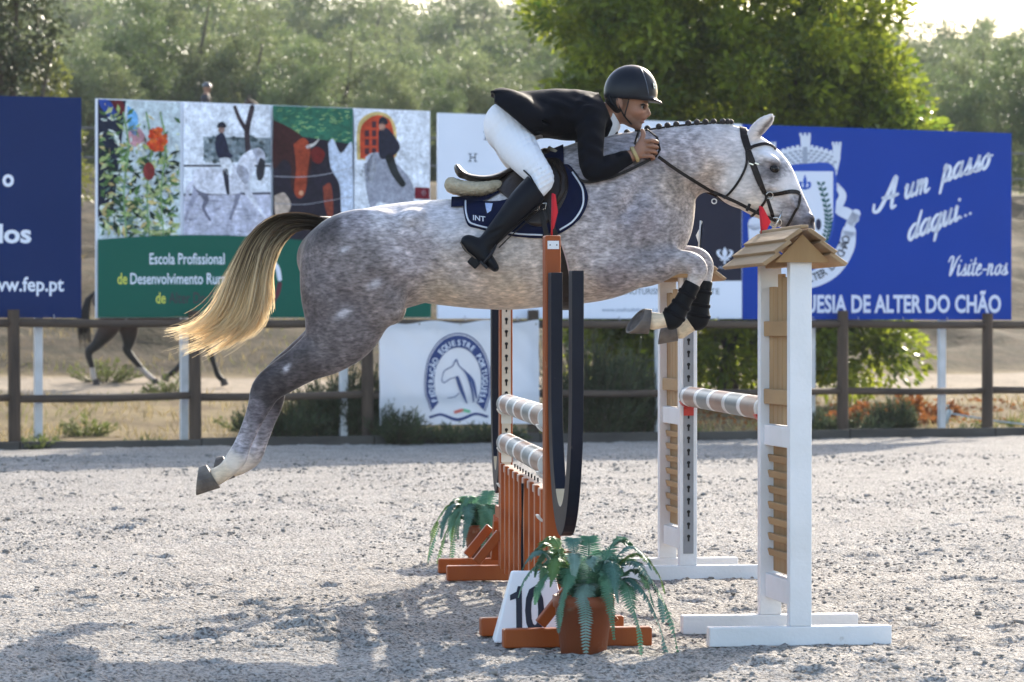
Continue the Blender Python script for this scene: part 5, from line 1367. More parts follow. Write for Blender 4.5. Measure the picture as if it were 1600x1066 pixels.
# ---------------------------------------------------------------- tack
leather = mat('brown_leather', (0.014, 0.0075, 0.006), (0.008, 0.005, 0.004), 12, 0.45, bump=0.15, bscale=80, spec=0.2)
leather2 = mat('saddle_leather', (0.022, 0.012, 0.009), (0.011, 0.007, 0.005), 9, 0.38, bump=0.15, bscale=70, spec=0.3)
navycloth = mat('navy_quilt', (0.0055, 0.009, 0.036), (0.0035, 0.006, 0.024), 14, 0.85, bump=0.4, bscale=24, spec=0.1)
pipe = mat('white_piping', (0.62, 0.64, 0.70)); fleece = mat('sheepskin', (0.50, 0.42, 0.30), (0.38, 0.31, 0.21), 40, 0.95, bump=1.0, bscale=120)
silver = mat('buckle_metal', (0.55, 0.54, 0.52), rough=0.25, metallic=1)
def ribbon(name, P_, nrm, w, th, m, parent):
    """flat strap: points, outward normals, width, thickness"""
    V = []; F = []; n = len(P_)
    for i in range(n):
        u = (P_[min(i + 1, n - 1)] - P_[max(i - 1, 0)]).normalized(); l = u.cross(nrm[i]).normalized(); ww = w if np.isscalar(w) else w[i]
        for a, b in ((-1, 0), (1, 0), (1, 1), (-1, 1)): V.append(P_[i] + l * a * ww / 2 + nrm[i] * (b * th))
    for i in range(n - 1):
        for k in range(4): F.append((i * 4 + k, i * 4 + (k + 1) % 4, i * 4 + 4 + (k + 1) % 4, i * 4 + 4 + k))
    F += [(3, 2, 1, 0), tuple((n - 1) * 4 + k for k in range(4))]
    return mk(name, V, F, m, parent, smooth=False, bevel=0.0012)
def strap(name, pts, w, m, parent, s=-1, off=0.002, th=0.004, n=24):
    Q = catmull(np.array(pts, float), n); A = [side(q[0], q[1], off, s) for q in Q]
    return ribbon(name, [a[0] for a in A], [a[1] for a in A], w, th, m, parent)
bridle = empty('bridle', (0, HD_, 0)); tag(bridle, 'dark brown leather bridle and reins on the head of the grey horse', 'bridle')
for s in (-1, 1):
    strap('headpiece', [(1160, 199), (1161, 212), (1164, 226), (1168, 237)], 0.034, leather, bridle, s)
    strap('cheekpiece', [(1168, 236), (1176, 258), (1184, 280), (1193, 304), (1203, 330), (1208, 344)], 0.017, leather, bridle, s)
    strap('noseband_strap', [(1164, 237), (1171, 258), (1180, 282), (1191, 304)], 0.013, leather, bridle, s)
    strap('browband', [(1164, 236), (1178, 230), (1194, 227), (1206, 231), (1210, 236)], 0.015, leather, bridle, s, 0.005)
    strap('throat_lash', [(1164, 240), (1164, 258), (1157, 276), (1147, 292), (1137, 304), (1130, 310)], 0.011, leather, bridle, s, 0.004)
    strap('noseband', [(1194, 305), (1206, 304), (1222, 302), (1240, 301), (1247, 304)], 0.019, leather, bridle, s, 0.005)
    strap('flash_strap', [(1248, 305), (1246, 318), (1240, 332), (1233, 346), (1226, 358)], 0.012, leather, bridle, s, 0.005)
    strap('jaw_strap', [(1194, 306), (1192, 316), (1184, 328), (1174, 337)], 0.012, leather, bridle, s, 0.005)
    c, n_ = side(1199.5, 306, 0.012, s)
    def ring(name, c, n_, r, rt, m, parent):
        u = n_.cross(Vector((0, 0, 1))).normalized(); v = n_.cross(u)
        P_ = [c + u * r * math.cos(t) + v * r * math.sin(t) for t in np.linspace(0, 2 * math.pi, 21)]
        return tube(name, P_, rt, m, parent, 6, lat=n_)
    ring('noseband_ring', c, n_, 0.016, 0.003, silver, bridle)
    c, n_ = side(1212, 345, 0.012, s); b_ = ring('bit_ring', c, n_, 0.026, 0.0035, silver, bridle)
    tube('bit_cheek', [c + Vector((0.028, s * 0.004, 0.055)), c + Vector((0.012, s * 0.008, 0.012)), c + Vector((-0.014, s * 0.008, -0.040))], [0.0025, 0.006, 0.004], silver, bridle, 8)
    for q in ((1174.5, 254.5), (1183, 254)):
        c2, n2 = side(q[0] - 3, q[1] + 4, 0.006, s); b2 = mk('buckle', boxv(c2, (0.020, 0.006, 0.006), Matrix.Rotation(R(20), 3, 'Y')), BOXF, silver, bridle)
nb, nn_ = zip(*[side(1243 + 5 * math.sin(t), 301 + 1.5 * t, 0.004, -1 if t < 1 else 1) for t in (0.0, 0.6)]) if False else ((), ())
# reins: from the bit along the neck to the hand, then slack back past the elbow
ym_near = lambda: -0.0
def rein(pts, s, w=0.015, extra=0.012):
    Q = catmull(np.array([p[:2] for p in pts], float), 50); E = catmull(np.array([[p[2], 0] for p in pts], float), 50)[:, 0]
    A = []
    for q, e in zip(Q, E):
        p, n_ = side(q[0], q[1], 0.0, s); y = min(p.y, 0) if s < 0 else max(p.y, 0)
        A.append(Vector((p.x, p.y + s * e, p.z)))
    N_ = [Vector((0, s, 0))] * len(A)
    return ribbon('rein', A, N_, w, 0.004, leather, bridle)
rein([(1211, 346, 0.02), (1180, 333, 0.03), (1150, 319, 0.05), (1115, 303, 0.06), (1080, 284, 0.04), (1050, 265, 0.025), (1026, 248, 0.03)], -1)
rein([(1211, 346, 0.02), (1180, 333, 0.03), (1150, 319, 0.05), (1115, 303, 0.06), (1080, 284, 0.04), (1050, 265, 0.025), (1018, 236, 0.03)], 1)
rein([(1014, 252, 0.03), (995, 262, 0.02), (970, 274, 0.02), (945, 283, 0.03), (920, 288, 0.02), (905, 285, 0.01), (892, 272, 0.01), (882, 262, 0.01)], -1, 0.014)
rein([(1014, 252, 0.03), (990, 258, 0.02), (960, 268, 0.02), (935, 276, 0.02), (915, 270, 0.01)], 1, 0.014)
# the loop of rein over the hand
tube('rein', [(hp_(1003, 246)[0], -0.17, hp_(1003, 246)[1]), (hp_(990, 228)[0], -0.17, hp_(990, 228)[1]), (hp_(996, 209)[0], -0.13, hp_(996, 209)[1]), (hp_(1010, 204)[0], -0.08, hp_(1010, 204)[1]), (hp_(1024, 218)[0], -0.16, hp_(1024, 218)[1]), (hp_(1028, 238)[0], -0.18, hp_(1028, 238)[1]), (hp_(1022, 249)[0], -0.17, hp_(1022, 249)[1])], 0.007, leather, bridle, 6, 0.5)
for q in ((1166, 326),):
    c2 = Vector((hp_(*q)[0], -0.125, hp_(*q)[1])); box('rein_stop', (c2.x, c2.y, c2.z), (0.014, 0.012, 0.036), leather, bridle, Matrix.Rotation(R(25), 3, 'Y'), 0.003)
# martingale ring at the throat
c2, n2 = side(1120, 305, 0.03, -1); tube('ring', [c2 + Vector((0.011 * math.cos(t), 0, 0.011 * math.sin(t) - 0.004)) for t in np.linspace(0, 6.28, 16)], 0.003, mat('white_ring', (0.7, 0.7, 0.7)), bridle, 6, lat=Vector((0, 1, 0)))

# saddle pad: a quilted sheet lying over the back, both flanks
def sheet(outline, off, th, n=36, s=-1, m=None, name='sheet', parent=None, topz=None):
    """closed outline in the side view -> thin shell on the flank"""
    O = catmull(np.array(outline + outline[:1], float), len(outline) * 6 + 1)[:-1]
    bm = bmesh.new()
    x0, y0 = O.min(0); x1, y1 = O.max(0); N_ = n
    import mathutils
    def inside(p):
        c = False; j = len(O) - 1
        for i in range(len(O)):
            if (O[i][1] > p[1]) != (O[j][1] > p[1]) and p[0] < (O[j][0] - O[i][0]) * (p[1] - O[i][1]) / (O[j][1] - O[i][1] + 1e-12) + O[i][0]: c = not c
            j = i
        return c
    pts = [tuple(p) for p in O]; g = (x1 - x0) / N_
    edges = [(i, (i + 1) % len(O)) for i in range(len(O))]
    for i in range(1, N_):
        yv = y0 + g * 0.5
        while yv < y1:
            p = (x0 + g * i, yv)
            if inside(p) and min((O[:, 0] - p[0]) ** 2 + (O[:, 1] - p[1]) ** 2) > (g * 0.6) ** 2: pts.append(p)
            yv += g
    r_ = mathutils.geometry.delaunay_2d_cdt([Vector(p) for p in pts], edges, [list(range(len(O)))], 1, 1e-4)
    vv, ee, ff = r_[0], r_[1], r_[2]
    A = [side(v[0], v[1], off, s) for v in vv]
    V = [a[0] for a in A]; nv = len(V); V2 = [a[0] + a[1] * th for a in A]
    F = [tuple(f) for f in ff] + [tuple(i + nv for i in reversed(f)) for f in ff]
    cnt = {}
    for f in ff:
        for i in range(len(f)):
            e = (f[i], f[(i + 1) % len(f)]); k = tuple(sorted(e)); cnt.setdefault(k, []).append(e)
    for k, e in cnt.items():
        if len(e) == 1: a, b = e[0]; F.append((b, a, a + nv, b + nv))
    bm.free()
    o = mk(name, V + V2, F, m, parent, smooth=True)
    b_ = bmesh.new(); b_.from_mesh(o.data); bmesh.ops.recalc_face_normals(b_, faces=b_.faces); b_.to_mesh(o.data); b_.free()
    return o
pad = empty('saddle_pad', (0, HD_, 0)); tag(pad, 'navy quilted saddle pad with white piping under the saddle', 'saddle pad')
PO = [(698, 316), (724, 319), (726, 340), (732, 357), (750, 362), (780, 369), (812, 374), (849, 375), (877, 366), (903, 346), (916, 319), (913, 297), (898, 274), (884, 259), (868, 262), (840, 282), (800, 304), (760, 313), (725, 315)]
POt = [(724, 320), (727, 340), (733, 356), (748, 361), (780, 369), (812, 374), (849, 375), (877, 366), (903, 346), (916, 319), (912, 296), (897, 273), (884, 262), (860, 272), (830, 298), (790, 318), (750, 320)]
for s in (-1, 1):
    sheet(POt, 0.003, 0.009, 34, s, navycloth, 'flank_panel', pad)
    for pp in ([(729, 320), (730, 338), (735, 352), (745, 357), (770, 363)], [(788, 367), (813, 370), (846, 371)], [(872, 363), (893, 349), (907, 328), (909, 310), (906, 296), (893, 275)]):
        Q = catmull(np.array(pp, float), 24); P_ = [side(q[0], q[1], 0.014, s)[0] for q in Q]; tube('piping', P_, 0.0042, pipe, pad, 6)
# the part that lies over the spine
Vp = []; Fp = []
colsx = np.linspace(706, 880, 16)
for i, cxp in enumerate(colsx):
    x = hp_(cxp, 300)[0]; ztop = np.interp(cxp, [690, 750, 800, 842, 880], [hp_(0, 311)[1], hp_(0, 308)[1], hp_(0, 292)[1], hp_(0, 261)[1], hp_(0, 235)[1]])
    for j, a in enumerate(np.linspace(-1.15, 1.15, 13)):
        yv = math.sin(a) * 0.20; c, n_ = BV.ray_cast(Vector((x, yv, 3.0)), Vector((0, 0, -1)))[:2]
        if c is None: c = Vector((x, yv, ztop)); n_ = Vector((0, 0, 1))
        Vp.append(c + Vector((0, 0, 0.012)))
for i in range(15):
    for j in range(12): Fp.append((i * 13 + j, (i + 1) * 13 + j, (i + 1) * 13 + j + 1, i * 13 + j + 1))
mk('spine_panel', Vp, Fp, navycloth, pad, smooth=True)
V, F = text_mesh('INT', 0.02); V = V.copy(); V[:, 0] -= V[:, 0].min(); kx = 19 / V[:, 0].max(); ky = 7.5 / V[:, 1].max()
mk('lettering', [side(741 + a * kx, 350 - b * ky + a * kx * 0.12, 0.0150)[0] for a, b in V], F, mat('pad_lettering', (0.62, 0.63, 0.68)), pad)
mk('shield_badge', [side(*q, 0.0152)[0] for q in ((760, 324), (772, 324.5), (769, 336), (763, 340), (761, 332))], [(0, 1, 2, 3, 4)], mat('badge', (0.26, 0.34, 0.58), (0.45, 0.5, 0.66), 60, 0.6), pad)

saddle = empty('saddle', (0, HD_, 0)); tag(saddle, 'dark brown jumping saddle with pale sheepskin lining under the rider', 'saddle')
x0_, z0_ = hp_(690, 380); x1_, z1_ = hp_(930, 215)
Fs = Field((x0_, -0.26, z0_), (x1_, 0.26, z1_), 0.007)
def P3(px, py, y=0.0): x, z = hp_(px, py); return (x, y, z)
Fs.chain([(*P3(717, 268), .012, .13), (*P3(735, 278), .016, .16), (*P3(765, 281), .020, .155), (*P3(795, 272), .024, .12), (*P3(822, 258), .024, .09), (*P3(848, 243), .022, .075)], 0.01)
Fs.chain([(*P3(714, 261), .014, .11), (*P3(720, 272), .016, .13)], 0.02)
Fs.chain([(*P3(852, 240), .026, .07), (*P3(862, 246), .028, .085), (*P3(872, 256), .022, .11)], 0.02)
SV, SF = Fs.mesh(2); mk('seat', SV, SF, leather2, saddle, smooth=True)
for s in (-1, 1):
    sheet([(776, 300), (790, 284), (820, 268), (850, 256), (874, 256), (884, 276), (886, 300), (878, 322), (862, 345), (845, 358), (826, 355), (812, 340), (800, 322)], 0.014, 0.006, 22, s, leather2, 'flap', saddle)
    tube('knee_roll', [side(868, 262, 0.024, s)[0], side(879, 285, 0.026, s)[0], side(878, 305, 0.026, s)[0], side(868, 326, 0.022, s)[0]], [0.010, 0.016, 0.016, 0.008], leather2, saddle, 8)
    Fz = Field((hp_(690, 0)[0], -0.35, hp_(0, 330)[1]), (hp_(800, 0)[0], 0.35, hp_(0, 255)[1]), 0.007)
    Fz.chain([(*P3(707, 291, s * 0.10), .030, .05), (*P3(730, 296, s * 0.13), .032, .055), (*P3(755, 297, s * 0.14), .032, .055), (*P3(778, 293, s * 0.13), .028, .05)], 0.01)
    Fz.chain([(*P3(706, 288, 0), .026, .03), (*P3(706, 289, s * 0.10), .028, .03)], 0.02)
    V, F = Fz.mesh(1); V = V + rng.normal(0, 0.0014, V.shape); mk('sheepskin', V, F, fleece, saddle, smooth=True)
    Q = [(872, 250), (879, 258), (884, 270)]
    tube('gullet_lining', [Vector(P3(858, 232, s * 0.03)), Vector(P3(868, 240, s * 0.075)), Vector(P3(877, 254, s * 0.115)), Vector(P3(882, 268, s * 0.16))], [0.010, 0.014, 0.013, 0.006], fleece, saddle, 8)
    for k in range(2):
        strap('girth_strap', [(838 + 12 * k, 322), (846 + 12 * k, 345), (852 + 12 * k, 372)], 0.022, leather, saddle, s, 0.022, 0.004, 10)
        c2, n2 = side(835 + 11 * k, 333 - 2 * k, 0.034, s)
        P_ = [c2 + Vector((a, 0, b)) for a, b in ((-0.014, -0.014), (0.014, -0.010), (0.018, 0.016), (-0.010, 0.012), (-0.014, -0.014))]
        tube('buckle', P_, 0.0022, silver, saddle, 5, lat=Vector((0, 1, 0)))
    strap('girth', [(856, 368), (866, 395), (873, 425), (876, 455), (876, 472)], 0.075, leather, saddle, s, 0.006, 0.012, 18)
    strap('girth_binding', [(869, 370), (879, 397), (886, 425), (889, 455), (888, 470)], 0.006, mat('girth_edge', (0.45, 0.33, 0.31)), saddle, s, 0.019, 0.003, 18)
V = []; F = []
for i, py in enumerate((0,)): pass
# girth under the chest
P_ = [Vector((hp_(876, 0)[0], y, BV.ray_cast(Vector((hp_(876, 0)[0], y, 0.9)), Vector((0, 0, 1)))[0].z - 0.008)) for y in np.linspace(-0.16, 0.16, 11)]
ribbon('girth', P_, [Vector((0, 0, -1))] * 11, 0.075, 0.012, leather, saddle)
# boots on the forelegs
def leg_boot(label, rows, y, ends):
    r = empty('leg_boot', (0, HD_, 0)); tag(r, label, 'horse boot', 'horse boots on the forelegs')
    A = np.array(leg(rows, y)); lo = A[:, :3].min(0) - 0.08; hi = A[:, :3].max(0) + 0.08
    Fb = Field(lo, hi, 0.006); Fb.chain(A, 0.005, n=16)
    for (p, nrm) in ends: x, z = hp_(*p); Fb.cut((x, y, z), (nrm[0], 0, -nrm[1]), 0.006)
    V, F = Fb.mesh(1); mk('shell', V, F, mat('boot_neoprene', (0.003, 0.0035, 0.006), (0.002, 0.0025, 0.004), 12, 0.6, bump=0.1, spec=0.15), r, smooth=True)
    for k in range(3):
        t = 0.22 + 0.24 * k; i = t * (len(A) - 1); i0 = int(i); c = A[i0] * (1 - (i - i0)) + A[min(i0 + 1, len(A) - 1)] * (i - i0)
        u = A[-2][:3] - A[0][:3]; u = Vector(u).normalized(); e1 = Vector((0, 1, 0)); e2 = u.cross(e1)
        P_ = [Vector(c[:3]) + e1 * (c[4] + 0.003) * math.cos(a) + e2 * (c[3] + 0.003) * math.sin(a) for a in np.linspace(0, 2 * math.pi, 19)]
        V, F = tubev(P_, 0.009, 6, 0.3, [Vector((p - Vector(c[:3]))) for p in P_]); mk('strap', V, F, mat('boot_strap', (0.005, 0.005, 0.007), rough=0.8, spec=0.12), r, smooth=True)
    return r
leg_boot('black tendon boot on the near foreleg of the grey horse', [(1079, 446, 13.5, .040), (1070, 462, 13.5, .037), (1060, 480, 14.5, .038), (1050, 495, 17.5, .044), (1046, 499, 17, .044)], -0.135, [((1080, 443), (0.45, -0.9)), ((1036, 500), (-0.9, 0.3))])
leg_boot('black tendon boot on the far foreleg of the grey horse', [(1103, 440, 13.5, .040), (1100, 458, 13.5, .037), (1096, 480, 15, .038), (1094, 496, 18, .044), (1090, 500, 17, .044)], 0.135, [((1104, 438), (0.1, -1)), ((1080, 506), (-0.9, 0.5))])

# ---------------------------------------------------------------- the rider
rider = empty('person', (0, HD_, 0)); tag(rider, 'rider in black helmet, dark jacket, white breeches and black boots bent over the jumping horse', 'person')
def st(px, py, y, rn, rl=None):
    x, z = hp_(px, py); return (x, y, z, rn, rn if rl is None else rl)
def bound(a, b, yy):
    x0, z1 = hp_(*a); x1, z0 = hp_(*b); return (x0, -yy, z0), (x1, yy, z1)
PXM = 1 / SC
TOR = [(796, 203, 30, .150), (825, 190, 33, .150), (862, 182, 34, .155), (895, 182, 33, .180), (922, 180, 28, .175), (942, 178, 20, .10)]
def arm_pts(s, k=1.0, grow=0.0):
    return [st(922, 184, s * 0.165, (23 * k) * PXM + grow), st(921, 225, s * 0.225, (19.5 * k) * PXM + grow), st(922, 262, s * 0.255, (17 * k) * PXM + grow), st(930, 272, s * 0.255, (15.5 * k) * PXM + grow), st(955, 261, s * 0.23, (14.5 * k) * PXM + grow), st(986, 246, s * 0.185, (9.5 * k) * PXM + grow)]
def leg_pts(s, k=1.0, grow=0.0):
    return [st(797, 205, s * 0.09, (33 * k) * PXM + grow), st(808, 232, s * 0.17, (30 * k) * PXM + grow), st(826, 258, s * 0.25, (24.5 * k) * PXM + grow), st(845, 283, s * 0.30, (19 * k) * PXM + grow), st(838, 297, s * 0.315, (17.5 * k) * PXM + grow), st(815, 322, s * 0.33, (17 * k) * PXM + grow), st(788, 353, s * 0.345, (13 * k) * PXM + grow), st(764, 380, s * 0.35, (10 * k) * PXM + grow)]
Fr = Field(*bound((740, 95), (1045, 440), 0.45), 0.0046)
Fr.chain([st(a, b, 0, r * PXM * 0.76, w * 0.86) for a, b, r, w in TOR], 0.0)
for s in (-1, 1):
    Fr.chain(arm_pts(s, 0.82), 0.03); Fr.chain(leg_pts(s, 0.88), 0.03)
    Fr.chain([st(764, 380, s * 0.35, 10 * PXM), st(752, 396, s * 0.355, 8 * PXM), st(768, 414, s * 0.36, 6 * PXM)], 0.01)
Fr.chain([st(938, 184, 0, .060, .062), st(955, 180, 0, .056, .056), st(972, 172, -0.004, .054, .055)], 0.03)
# head, turned a little towards the camera
hy = -0.010
Fr.ell((*hp_(980, 148)[:1], hy, hp_(980, 148)[1]), (0.096, 0.078, 0.098), 0.02)
def he(px, py, y, r, k=0.012, rot=0, op='add'):
    x, z = hp_(px, py); Fr.ell((x, hy + y, z), r, k, rot, op)
he(989, 172, -0.004, (0.066, 0.060, 0.072), 0.02)
Fr.chain([st(974, 180, hy + 0.0, .030, .056), st(986, 191, hy - 0.004, .024, .046), st(995, 196, hy - 0.008, .018, .026)], 0.015)
he(996, 198, -0.010, (0.018, 0.022, 0.016), 0.012)
he(1006, 164, -0.008, (0.018, 0.050, 0.010), 0.012)
Fr.chain([st(1007.5, 166, hy - 0.012, .008, .009), st(1011.5, 173, hy - 0.014, .0085, .010), st(1014, 179, hy - 0.015, .0078, .0135), st(1010, 181.5, hy - 0.014, .008, .016)], 0.008)
he(1005.5, 184.5, -0.011, (0.013, 0.026, 0.011), 0.010)
he(1004, 186.5, -0.012, (0.015, 0.024, 0.0065), 0.006, -15); he(1002.5, 191.5, -0.012, (0.015, 0.021, 0.0065), 0.006, 10)
he(1008, 189, -0.012, (0.014, 0.026, 0.0022), 0.003, 0, 'sub')
he(995, 176, -0.050, (0.026, 0.016, 0.018), 0.015)            # cheekbone
for s in (-1, 1): he(1005, 169, s * 0.034 - 0.008, (0.012, 0.019, 0.010), 0.008, 0, 'sub')
for s in (-1, 1):
    he(967, 163, s * 0.076, (0.017, 0.011, 0.030), 0.006, 12); he(969, 163, s * 0.088, (0.008, 0.006, 0.018), 0.004, 12, 'sub')
# hands closed on the reins: palm, four fingers, thumb
def hand(s):
    Y = s * 0.175
    Fr.chain([st(984, 247, s * 0.185, .026, .020), st(996, 241, Y, .033, .020), st(1007, 236, Y, .040, .020), st(1009, 236, Y, .036, .018)], 0.012)
    for i, (py, L) in enumerate(((224.5, 1.0), (232.5, 1.1), (240.5, 1.05), (248, 0.85))):
        x0 = 1012 - 1.2 * i
        Fr.chain([st(x0 - 6, py, s * 0.184, .0092), st(x0 + 4, py - 0.5, s * 0.199, .0095), st(x0 + 11 * L, py + 1, s * 0.188, .0090), st(x0 + 11.5 * L, py + 3, s * 0.160, .0086), st(x0 + 3, py + 4, s * 0.148, .0080)], 0.0015)
    Fr.chain([st(996, 232, Y, .016), st(1001, 221, s * 0.172, .0125), st(1003, 213, s * 0.166, .0108), st(1001, 207, s * 0.163, .0090)], 0.008)
hand(-1); hand(1)
V, F = Fr.mesh(1)
px_ = V[:, 0] * SC + 800; py_ = HOR - (V[:, 2] - CAM_H) * SC
skin = np.tile(np.array((0.29, 0.140, 0.085)), (len(V), 1))
headm = (px_ > 955) & (py_ < 206) & (np.abs(V[:, 1]) < 0.12)
w = np.exp(-(((px_ - 992) / 16) ** 2 + ((py_ - 194) / 9) ** 2)) * headm
skin = skin * (1 - 0.62 * w[:, None]) + np.array((0.10, 0.065, 0.052)) * 0.62 * w[:, None]     # stubble
w = np.exp(-(((px_ - 1006) / 4) ** 2 + ((py_ - 189) / 4) ** 2)) * headm; skin = skin * (1 - 0.5 * w[:, None]) + np.array((0.30, 0.10, 0.085)) * 0.5 * w[:, None]
w = np.exp(-(((px_ - 998) / 14) ** 2 + ((py_ - 177) / 6) ** 2)) * headm; skin = skin * (1 + 0.12 * w[:, None] * np.array((1.2, 0.5, 0.4)))
for s in (-1, 1):
    ww = np.exp(-(((px_ - 1003) / 6) ** 2 + ((py_ - 168) / 3.2) ** 2)) * headm; skin = skin * (1 - 0.22 * ww[:, None])  # shade of the eye sockets, painted into the skin colour
ww = np.exp(-(((px_ - 976) / 6) ** 2 + ((py_ - 160) / 8) ** 2)) * headm; skin = skin * (1 - 0.6 * ww[:, None]) + np.array((0.03, 0.02, 0.016)) * 0.6 * ww[:, None]
skinm = mat('skin', (1, 1, 1), (0.86, 0.82, 0.80), 30, 0.5, bump=0.1, bscale=200, attr='Col', spec=0.35)
mk('body', V, F, skinm, rider, smooth=True, colors=skin)
# eyes, brows, hair
eyew = mat('eye_white', (0.30, 0.26, 0.24), rough=0.3); iris = mat('iris', (0.02, 0.012, 0.008), rough=0.15); hairb = mat('short_hair', (0.018, 0.013, 0.011), (0.010, 0.008, 0.007), 80, 0.6, bump=0.6)
for s in (-1, 1):
    x, z = hp_(1003.5, 169.2); e = ball('eye', (x - 0.004, hy - 0.008 + s * 0.033, z), 0.0098, eyew, rider, n=8)
    ball('iris', (x + 0.0030, hy - 0.011 + s * 0.033 - 0.002, z), 0.0058, iris, e, n=6)
    x, z = hp_(1005, 165); tube('eyebrow', [(x - 0.012, hy - 0.008 + s * 0.056, z - 0.003), (x + 0.004, hy - 0.008 + s * 0.040, z + 0.002), (x + 0.010, hy - 0.008 + s * 0.018, z)], [0.004, 0.0065, 0.004], hairb, rider, 6)
Fk = Field(*bound((945, 125), (1000, 190), 0.1), 0.006)
Fk.ell((hp_(966, 0)[0], hy, hp_(0, 158)[1]), (0.060, 0.080, 0.075), 0.01); Fk.ell((hp_(990, 0)[0], hy, hp_(0, 170)[1]), (0.060, 0.2, 0.06), 0.01, 0, 'sub')
V, F = Fk.mesh(1); mk('hair', V, F, hairb, rider, smooth=True)
# jacket
jackm = mat('jacket_cloth', (0.0022, 0.0027, 0.0060), (0.0014, 0.0018, 0.004), 8, 0.7, bump=0.7, bscale=13, spec=0.10)
Fj = Field(*bound((745, 120), (1010, 310), 0.42), 0.006)
Fj.chain([st(788, 187, 0, 37 * PXM, .178), st(806, 180, 0, 36 * PXM, .178), st(832, 178, 0, 36 * PXM, .172), st(865, 178, 0, 39 * PXM, .178), st(895, 180, 0, 40 * PXM, .205), st(922, 178, 0, 34 * PXM, .200), st(942, 178, 0, 26 * PXM, .115)], 0.0)
for s in (-1, 1): Fj.chain([st(785, 172, s * 0.10, 32 * PXM, .105), st(806, 180, s * 0.145, 31 * PXM, .105), st(826, 190, s * 0.165, 27 * PXM, .10), st(842, 192, s * 0.15, 22 * PXM, .09), st(862, 188, s * 0.11, 26 * PXM, .08)], 0.03)
Fj.cut((hp_(772, 163)[0], 0, hp_(772, 163)[1]), (-0.648, 0, -0.762), 0.006)   # hem line, back low edge
for s in (-1, 1):
    Fj.chain(arm_pts(s, 1.0, 0.004), 0.035)
    Fj.chain([st(938, 150, s * 0.05, .018, .03), st(950, 165, s * 0.070, .016, .018), st(952, 190, s * 0.062, .016, .016), st(944, 214, s * 0.045, .014, .016), st(930, 226, s * 0.03, .012, .02)], 0.012)   # collar and lapel
    pass
Fj.cut((hp_(774, 150)[0], 0, hp_(774, 150)[1]), (-1, 0, 0.15), 0.005)
for s in (-1, 1):      # vents of the skirt lifted by the wind
    Fj.chain([st(800, 150, s * 0.09, .014, .06), st(782, 148, s * 0.10, .009, .07), st(768, 147, s * 0.10, .006, .07)], 0.02)
Fj.cut((hp_(982, 248)[0], 0, hp_(982, 248)[1]), (0.9, 0, 0.42), 0.004)
# front opening at the neck and fold lines
Fj.ell((hp_(958, 0)[0], 0, hp_(0, 196)[1]), (0.040, 0.050, 0.085), 0.008, 30, 'sub')
for (px, py, rx, rz, rot) in ((865, 214, .10, .004, -12), (850, 196, .12, .004, -25), (908, 240, .035, .004, 60), (915, 255, .04, .004, 75), (938, 262, .03, .004, 20), (880, 165, .12, .004, -5), (900, 205, .06, .004, -60)):
    for s in (-1, 1):
        yy_ = s * (0.215 if px < 900 else 0.315); x, z = hp_(px, py); Fj.ell((x, yy_, z), (rx, 0.02, rz * 2), 0.012, rot, 'sub')
V, F = Fj.mesh(1)
wr = (0.004 * np.sin(V[:, 0] * 60 + V[:, 2] * 45 + 3 * np.sin(V[:, 2] * 30)) + 0.0035 * np.sin(V[:, 0] * 25 - V[:, 2] * 95 + 2 * np.sin(V[:, 0] * 40))) * np.clip((V[:, 0] - hp_(840, 0)[0]) * 8, 0, 1) * np.clip(np.abs(V[:, 1]) * 6, 0, 1)
V[:, 1] += wr * np.sign(V[:, 1]); V[:, 2] += 0.4 * wr
mk('jacket', V, F, jackm, rider, smooth=True)
shirt = mat('white_shirt', (0.74, 0.74, 0.76), (0.68, 0.68, 0.70), 10, 0.7, bump=0.2)
Fc = Field(*bound((925, 165), (985, 235), 0.1), 0.005)
Fc.chain([st(958, 180, 0, .055, .062), st(950, 200, 0, .050, .060), st(938, 218, 0, .040, .055)], 0.0)
Fc.cut((hp_(962, 0)[0], 0, hp_(0, 184)[1]), (0.85, 0, 0.52), 0.004)
V, F = Fc.mesh(1); mk('shirt', V, F, shirt, rider, smooth=True)
tube('tie_knot', [hp_(960, 203)[0:1] + (-0.02,) + hp_(960, 203)[1:2], hp_(962, 210)[0:1] + (-0.02,) + hp_(962, 210)[1:2]], [0.010, 0.012], jackm, rider, 8)
# breeches
brm = mat('white_breeches', (0.74, 0.735, 0.765), (0.70, 0.695, 0.73), 10, 0.75, bump=0.12, bscale=30)
Fb = Field(*bound((745, 140), (885, 330), 0.42), 0.006)
Fb.chain([st(794, 198, 0, 33.5 * PXM, .168), st(818, 190, 0, 33 * PXM, .158), st(836, 188, 0, 30 * PXM, .150)], 0.0)
for s in (-1, 1):
    Fb.chain(leg_pts(s, 1.0, 0.002)[:5], 0.045)
    Fb.ell((*hp_(783, 196)[:1], s * 0.085, hp_(0, 196)[1]), (0.072, 0.085, 0.095), 0.04)
    for (px, py, rx, rot) in ((846, 268, 0.035, 40), (838, 262, 0.04, 30), (838, 216, 0.06, 70)):
        x, z = hp_(px, py); Fb.ell((x, s * 0.372 if py > 230 else s * 0.24, z), (rx, 0.018, 0.006), 0.010, rot, 'sub')
V, F = Fb.mesh(1)
kx = V[:, 0] * SC + 800; ky = HOR - (V[:, 2] - CAM_H) * SC
kn = np.exp(-(((kx - 848) / 22) ** 2 + ((ky - 282) / 20) ** 2)) + 0.8 * np.exp(-(((kx - 838) / 18) ** 2 + ((ky - 218) / 16) ** 2)) + 0.35
cr = kn * (0.0028 * np.sin(kx * 0.42 + ky * 0.62 + 2 * np.sin(ky * 0.11)) + 0.002 * np.sin(kx * 0.75 - ky * 0.3))
V[:, 1] += cr * np.sign(V[:, 1]); V[:, 0] += 0.4 * cr
mk('breeches', V, F, brm, rider, smooth=True)
